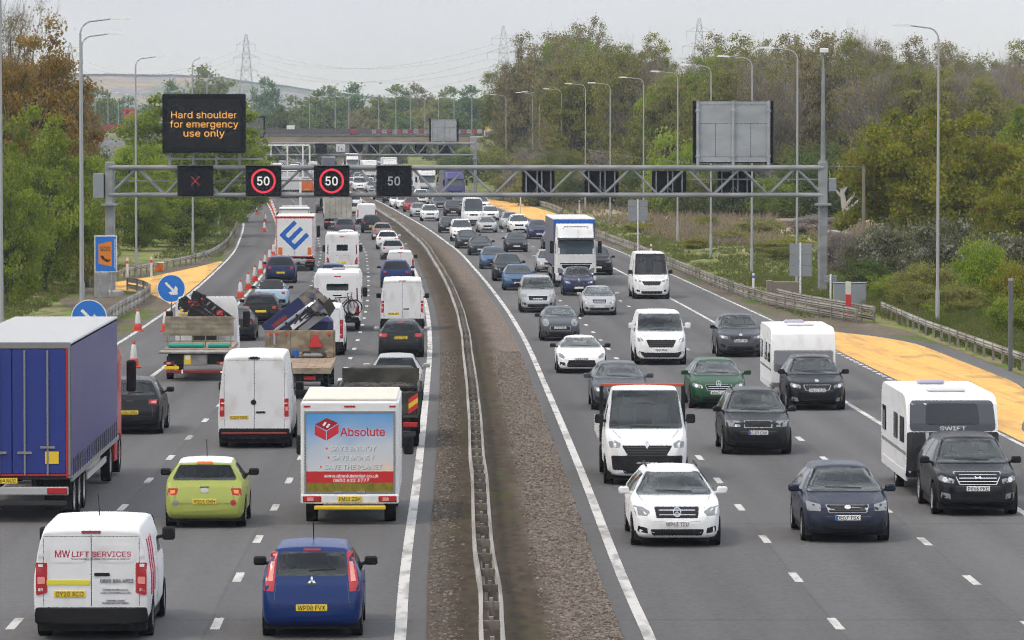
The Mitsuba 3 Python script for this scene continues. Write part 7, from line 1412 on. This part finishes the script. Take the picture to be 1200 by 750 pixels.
# --- caravans behind their cars
def tow(px, py, back, L): 
    p = at(px, py); a = bearing(p[1]); q = p + np.array([math.sin(a), math.cos(a), 0]) * back
    return frame(q[0], q[1], float(level(q[1])), math.pi - a).scale(1.05)
spawn('touring_caravan', caravan(6.6, 2.15, 2.42, False, True, 'SWIFT'), tow(1146, 603, 8.7, 0), 'paint_white', 'white caravan with black towing cover and dark front panel', 'caravan')
spawn('touring_caravan', caravan(5.6, 2.1, 2.42), tow(957, 480, 8.3, 0), 'paint_white', 'white caravan with three front windows and rounded roof', 'caravan')
# --- going away
S = van(L=4.95, W=1.92, H=1.92, hood=1.1, wr=.80)
mw = dict(plate='OY20 XCO', plate_x=-.36, plate_z=.80, mirror='black_plastic', tail=[(.90, 1.32), (.73, 1.32), (.73, .82), (.90, .78)], aerial=True, handle_z=1.10)
k = car('panel_van', S, mw, 0, 110, 747, True, 'paint_white', 'white lift services van with red lettering, nearest vehicle on the left', 'van')
X = drive(110, 747, S['L'], True, .82); yb = -S['L'] / 2 - .014
mat('print_red', (.42, .03, .07), .5); mat('print_grey', (.12, .12, .13), .5)
def rear_text(s, h, x, z, m, w=None): part(k, 'lettering', P(moved(text_up(s, h, True, .006, w), (x, yb, z))), m, X)
rear_text('LIFT SERVICES', .085, .17, 1.42, 'print_red', .98); rear_text('Specialist Lift Maintenance & Repair', .03, .16, 1.37, 'print_grey', .98); rear_text('0800 804 4933', .062, .42, .985, 'print_grey', .55)
part(k, 'emblem', P(moved(text_up('MW', .115, True, .006, .25), (-.475, yb, 1.41))), 'print_red', X)
for i, (s, z, w) in enumerate((('info@mwlifts.co.uk', .86, .42), ('www.mwlifts.co.uk', .81, .5), ('Installation, Service', .68, .3), ('Maintenance & Repair', .64, .44))): rear_text(s, .026, .40, z, 'print_grey', w)
part(k, 'high_visibility_strip', P(box(-.78, -.02, yb - .008, yb + .004, .955, 1.03)), 'hi_vis', X); rear_text('MAINTENANCE', .03, -.4, .978, 'print_grey', .5)
for i in range(3): part(k, 'side_stripe', P(Body(*loft(S)).skin('R', np.array([(-2.1, .75), (-1.95, .75), (-1.72, 1.65), (-1.85, 1.65)]) + [i * .42, 0], .012, 0, .12)), 'print_red', X)
mat('hi_vis', (.72, .66, .03), .5)
car('hatchback', hatch(L=3.88, W=1.70, H=1.54, hood=1.0, beltz=1.0, tail=.42, wr=.58, rw=.30), dict(plate='WP08 FVX', plate_z=.54, aerial=True, tail=[(.67, 1.44), (.57, 1.44), (.63, .80), (.80, .82)], lens='tail_pale', mirror='black_plastic', rear_bumper='PAINT', badge=.97, mark='three',
    rear_window=[(-.61, 1.04), (.61, 1.04), (.54, 1.44), (-.54, 1.44)]), 0, 366, 745, True, 'paint_blue', 'bright blue hatchback with tall red tail lights', 'car')
spawn('box_van', ad_van(), drive(411, 611, 6.2, True, 1.1), 'paint_white', 'white box van with solar advertisement on its rear shutter', 'van')
SA = hatch(L=3.7, W=1.74, H=1.46, hood=.98, beltz=.98, tail=.36, wr=.57, rw=.32)
k = car('small_hatchback', SA, dict(plate='YG15 OKH', plate_z=.60, aerial=True, tail=[(.78, .88), (.56, .88), (.60, .74), (.80, .72)], lens='tail_amber', mirror='black_plastic', badge=.83, rear_bumper='PAINT'), 0, 241, 617, True, 'paint_lime', 'lime yellow hatchback with white roof', 'car')
X = drive(241, 617, SA['L'], True, .82); BA = Body(*loft(SA))
part(k, 'roof_panel', P(BA.skin('T', [(-.56, -1.5), (.56, -1.5), (.56, .2), (-.56, .2)], .008, .1, .1), 40), 'paint_white', X)
part(k, 'roof_label', P(BA.skin('B', [(-.18, 1.375), (.18, 1.375), (.16, 1.42), (-.16, 1.42)], .03)), 'paint_orange', X)
for sx, m in ((-1, 'lamp_glass'), (1, 'tail_red')): part(k, 'fog_lamp', P(BA.skin('B', np.stack([sx * .62 + .06 * np.cos(tt), .58 + .06 * np.sin(tt)], 1), .02)), m, X)
L5 = lorry_rear(13.6, 4.0, 1.275, 'door_blue', 'curtain_blue', 'roof_grey', plate='FJ64 NUC')
L5.append(('load_label', P(box(.72, 1.02, -6.85, -6.822, 1.35, 1.62)), 'warn_yellow'))
spawn('curtain_side_lorry', L5, drive(23, 606, 13.6, True, 1.9), 'paint_lorry_red', 'blue curtain-sided lorry with red tractor at the left edge', 'lorry')
car('compact_suv', suv(L=4.39, W=1.83, H=1.60, hood=1.0), dict(plate='LR66 MBX', mirror='black_plastic'), 0, 153, 508, True, 'paint_dark_grey', 'dark grey SUV ahead of the blue lorry', 'SUV')
car('high_roof_van', van(L=5.9, W=2.0, H=2.6, hood=1.2, wr=.82), dict(plate='KX19 FWD', plate_x=-.42, plate_z=.88, mirror='black_plastic', tail=[(.93, 1.40), (.82, 1.40), (.82, .90), (.93, .90)]), 0, 299, 524, True, 'paint_white', 'tall white van with black rear bumper ahead of the lime hatchback', 'van')
XS = drive(299, 524, 5.9, True, .82); BS = Body(*loft(van(L=5.9, W=2.0, H=2.6, hood=1.2, wr=.82)))
ks = [q for q, d in labels.items() if d.get('label', '').startswith('tall white van with black rear bumper')][0]
part(ks, 'badge', P(moved(upright(disc(.075, .03, 16)), (-.02, -2.95, 1.30))), 'black_plastic', XS); part(ks, 'bumper_strip', P(box(-.90, .90, -3.06, -2.98, .42, .48, .01)), 'bumper_red', XS); part(ks, 'roof_lamp', P(box(-.12, .12, -2.99, -2.90, 2.47, 2.55, .02)), 'black_plastic', XS)
spawn('tipper_lorry', tipper(), drive(443, 523, 7.2, True, 1.2), 'paint_white', 'dirty dark tipper lorry in front of the advertisement van', 'lorry')
car('hatchback', hatch(L=4.3, W=1.8, H=1.5), dict(mirror='paint_silver'), 1, 464, 469, True, 'paint_silver', 'pale silver car just right of the dirty tipper lorry', 'car')
spawn('crane_lorry', crane_truck(), drive(232, 444, 8.8, True, 2.0), 'paint_white', 'flatbed lorry with folded black crane and tan headboard', 'lorry')
spawn('crane_lorry', plant_truck(), drive(345, 465, 9.2, True, 1.7), 'paint_white', 'flatbed lorry with blue crane and wooden deck', 'lorry')
car('hatchback', hatch(L=4.38, W=1.83, H=1.47), dict(plate='YS70 HXL', mirror='paint_silver', plate_z=.80, tail=[(.84, .98), (.54, .96), (.58, .84), (.85, .82)], tail_inner=False), 0, 470, 418, True, 'paint_dark_grey', 'dark hatchback behind the white van, beside the central reservation', 'car')
car('panel_van', van(L=5.4, W=2.05, H=2.4, hood=1.2, wr=.86), dict(plate='WV68 UTE', plate_x=-.4, plate_z=.80, mirror='black_plastic', tail=[(.95, 1.4), (.85, 1.4), (.85, .85), (.95, .85)]), 0, 471.5, 387, True, 'paint_white', 'white van with twin rear doors ahead of the dark hatchback', 'van')
car('panel_van', K['van'], dict(mirror='black_plastic'), 1, 375, 416, True, 'paint_white', 'white van half hidden behind the blue crane lorry', 'van')
spawn('motorhome', motorhome(2.15, 2.75, 6.5, True), drive(396, 387, 6.5, True, 1.6), 'paint_white', 'white motorhome carrying bicycles on its rear rack', 'motorhome')
XB = drive(396, 387, 6.5, True, 1.6)
for i, (c, dx, dy) in enumerate((('paint_maroon', .28, -.34), ('crane_black', .12, -.52))): spawn('bicycle', bicycle(c), XB @ T().translate([dx, -3.25 + dy, .80]).rotate([0, 0, 1], 8 - 16 * i), c, ('dark red' if i == 0 else 'black') + ' bicycle on the rear rack of the motorhome', 'bicycle')
car('saloon_car', K['saloon'], dict(mirror='black_plastic'), 1, 275, 399, True, 'paint_dark_grey', 'dark grey car partly hidden right of the black crane lorry', 'car')
car('hatchback', K['hatch'], dict(mirror='black_plastic'), 1, 306, 380, True, 'paint_black', 'black car behind the pale blue convertible', 'car')
SB = saloon(L=4.27, W=1.80, H=1.46, tail=.9, boot=1.0); 
k = car('convertible_car', SB, dict(mirror='black_plastic', plate='K7 RBV'), 1, 318, 361, True, 'paint_pale_blue', 'pale blue convertible with black fabric roof', 'car')
part(k, 'fabric_roof', P(Body(*loft(SB)).skin('T', [(-.60, -1.75), (.60, -1.75), (.56, .25), (-.56, .25)], .02, .1, .12), 40), 'cover_black', drive(318, 361, SB['L'], True, .82))
car('large_suv', suv(L=4.65, W=1.9, H=1.66), dict(mirror='paint_deep_blue', rails='chrome'), 1, 329, 331.5, True, 'paint_deep_blue', 'dark blue SUV ahead of the pale blue convertible', 'SUV')
E = lorry_rear(11.0, 3.7, 1.29, 'paint_white', 'paint_white', 'box_cream', bed=1.05, frame_m='paint_red', rods=False, cab='paint_white', axles=2)
for q in ([(-.86, 2.42), (-.60, 2.16), (-.22, 2.98), (-.0, 3.28), (-.26, 3.34)],):
    pass
def rot45(pts, c=(-.02, 2.45), s=1.0): return [((x - y) * .7071 * s + c[0], (x + y) * .7071 * s + c[1]) for x, y in pts]
for q in ([(-.55, -.55), (-.33, -.55), (-.33, .55), (-.55, .55)], [(-.33, .33), (.5, .33), (.5, .55), (-.33, .55)], [(-.33, -.11), (.5, -.11), (.5, .11), (-.33, .11)], [(-.33, -.55), (.5, -.55), (.5, -.33), (-.33, -.33)]):
    E.append(('emblem', P(moved(upright(slab(rot45([(y, -x) for x, y in q][::-1] if False else q, s=1.32), .01)), (0, -5.53, 0))), 'sign_blue_paint'))
for sx in (1, -1): E.append(('reflector_panel', P(box(sx * .98 - .14, sx * .98 + .14, -5.54, -5.52, 1.12, 1.62)), 'paint_orange'))
spawn('box_lorry', E, drive(346, 317, 11.0, True, 1.9), 'paint_white', 'white lorry with big blue letter E emblem on its rear', 'lorry')
G = lorry_rear(9.5, 3.5, 1.28, 'box_grime', 'box_grime', 'box_grime', frame_m='box_grime', rods=True, cab='paint_white', axles=1)
for x in (-.62, -.5, -.40): G.append(('emblem', P(moved(upright(slab([(0, 0), (.10, 0), (.22, .32), (.10, .32)], .01)), (x - .2, -4.80, 3.0))), 'sign_blue_paint'))
spawn('box_lorry', G, drive(396, 269, 9.5, True, 1.9), 'paint_white', 'grimy grey box lorry with small blue emblem', 'lorry')
W_ = lorry_rear(8.0, 3.3, 1.2, 'paint_white', 'paint_white', 'trailer_white', frame_m='chassis_grey', rods=False, cab='paint_white', axles=1, tractor=True)
spawn('box_lorry', W_, drive(345, 293, 8, True, 1.9), 'paint_white', 'white lorry hidden behind the letter E lorry, under the gantry', 'lorry')
spawn('box_lorry', lorry_rear(9.0, 3.6, 1.25, 'trailer_white', 'curtain_grey', 'trailer_white', frame_m='chassis_grey', rods=False, cab='paint_white', axles=1), drive(340, 232, 9, True, 1.9), 'paint_white', 'pale box lorry between the two red-ringed signs', 'lorry')
spawn('box_lorry', lorry_rear(9.0, 3.6, 1.25, 'curtain_grey', 'curtain_grey', 'trailer_white', frame_m='chassis_grey', rods=False, cab='paint_white', axles=1), drive(385, 207, 9, True, 1.9), 'paint_white', 'dark lorry above the second red-ringed sign', 'lorry')
spawn('motorhome', motorhome(2.2, 2.75), drive(401, 322, 6.5, True, 1.6), 'paint_white', 'white motorhome with small dark rear window', 'motorhome')
for kind, px, py, pt, lab in [
    ('mpv', 390, 341, 'paint_sky_blue', 'light blue car mostly hidden between the two motorhomes'),
    ('suv', 464, 337, 'paint_blue', 'blue car between two white vans'),
    ('small_van', 469, 327, 'paint_white', 'white small van ahead of the blue car, beside the reservation'),
    ('hatch', 460, 304, 'paint_silver', 'silver hatchback ahead of the white small van'),
    ('hatch', 454, 292, 'paint_white', 'white hatchback ahead of the silver hatchback'),
    ('hatch', 448, 281, 'paint_copper', 'copper grey hatchback in the lane beside the reservation'),
    ('suv', 435.5, 273, 'paint_dark_grey', 'dark grey car with yellow plate behind the white van'),
    ('hatch', 406, 291, 'paint_white', 'white car showing its roof over the motorhome'),
    ('suv', 404, 278, 'paint_slate', 'grey car with bright red tail lights behind the grimy lorry'),
    ('van', 429.5, 263, 'paint_white', 'white van right of the grimy grey lorry'),
    ('hatch', 416, 253, 'paint_silver', 'silver car between the grimy lorry and the white van'),
    ('hatch', 415.5, 244, 'paint_white', 'white car farthest along right of the grimy lorry'),
    ('saloon', 380, 249.5, 'paint_dark_grey', 'dark car left of the grimy grey lorry'),
    ('van', 359.5, 228, 'paint_orange', 'orange recovery van between the two red-ringed signs'),
    ('van', 367, 208, 'paint_white', 'white van above the orange recovery van'),
    ('hatch', 397, 207, 'paint_white', 'white car above the second red-ringed sign')]:
    f = 1 if py > 276 else 2
    car(NM[kind], K[kind], {}, f, px, py, True, pt, lab, CAT[kind], cache=f'{kind}rear{f}')

# the farthest queue, both ways, where single cars are a few pixels
_busy = [np.array(scene[q]['to_world'].matrix)[:2, 3] for q in scene if q.endswith('__body') and 'to_world' in scene[q]] + [at(px, py)[:2] + [0, 6] for px, py in ((500, 231), (533, 236), (433, 215), (413, 205), (457, 213), (340, 232), (385, 207))]
g = np.random.default_rng(9)
for off, away, D0 in ((3.9, False, 560), (7.4, False, 590), (10.7, False, 570), (-3.8, True, 600), (-7.3, True, 640), (-11, True, 660)):
    D = D0
    while D < 1000:
        D += g.uniform(13, 24); p = along(D, off)
        if any(np.hypot(*(p[:2] - b)) < 9 for b in _busy): continue
        kind = ('hatch', 'suv', 'saloon', 'mpv', 'small_van', 'van')[g.integers(6)]; pt, cn = [('paint_white', 'white'), ('paint_silver', 'silver'), ('paint_dark_grey', 'dark grey'), ('paint_deep_blue', 'dark blue'), ('paint_slate', 'grey'), ('paint_red', 'red')][g.choice(6, p=[.3, .2, .2, .12, .13, .05])]
        face = 'rear' if away else 'front'; key = f'{kind}{face}2'
        if key not in _bodies: _bodies[key] = build_parts(K[kind], {'face': face}, 2)
        a = bearing(D); way = 'driving away' if away else 'coming towards us'
        spawn('far_' + NM[kind], _bodies[key], frame(p[0], p[1], p[2], -a if away else math.pi - a).scale(1.05), pt, f'{cn} {CAT[kind]} in the far queue {way}', CAT[kind], f'{cn} {CAT[kind]}s in the far queue {way}')
# ------------------------------------------------------------------ things of one look in one group are told apart by their order
def ordinal(i):
    one = 'first second third fourth fifth sixth seventh eighth ninth tenth eleventh twelfth thirteenth fourteenth fifteenth sixteenth seventeenth eighteenth nineteenth'.split()
    if i < 19: return one[i]
    t, u = divmod(i + 1, 10); tens = ['', '', 'twent', 'thirt', 'fort', 'fift']; return tens[t] + 'ieth' if u == 0 else tens[t] + 'y-' + one[u - 1]
_same = {}
for k, d in labels.items():
    if 'group' in d and d.get('group') != 'power lines between the pylons': _same.setdefault(d['label'], []).append(k)
def _where(k):
    for q, d in scene.items():
        if q == k or q.startswith(k + '__'):
            if 'to_world' in d: m = np.array(d['to_world'].matrix); return m[0, 3], m[1, 3]
            v = meshkit.WRITTEN[d['filename']][0]; return tuple(v.mean(0)[:2])
for lab, ks in _same.items():
    if len(ks) < 2: continue
    p = {k: _where(k) for k in ks}; cones = 'cone' in lab
    ks.sort(key=(lambda k: p[k][1]) if cones else (lambda k: p[k][0] / p[k][1]))
    for i, k in enumerate(ks): labels[k]['label'] = f'{ordinal(i)} from ' + ('near end' if cones else 'left') + f': {lab}'
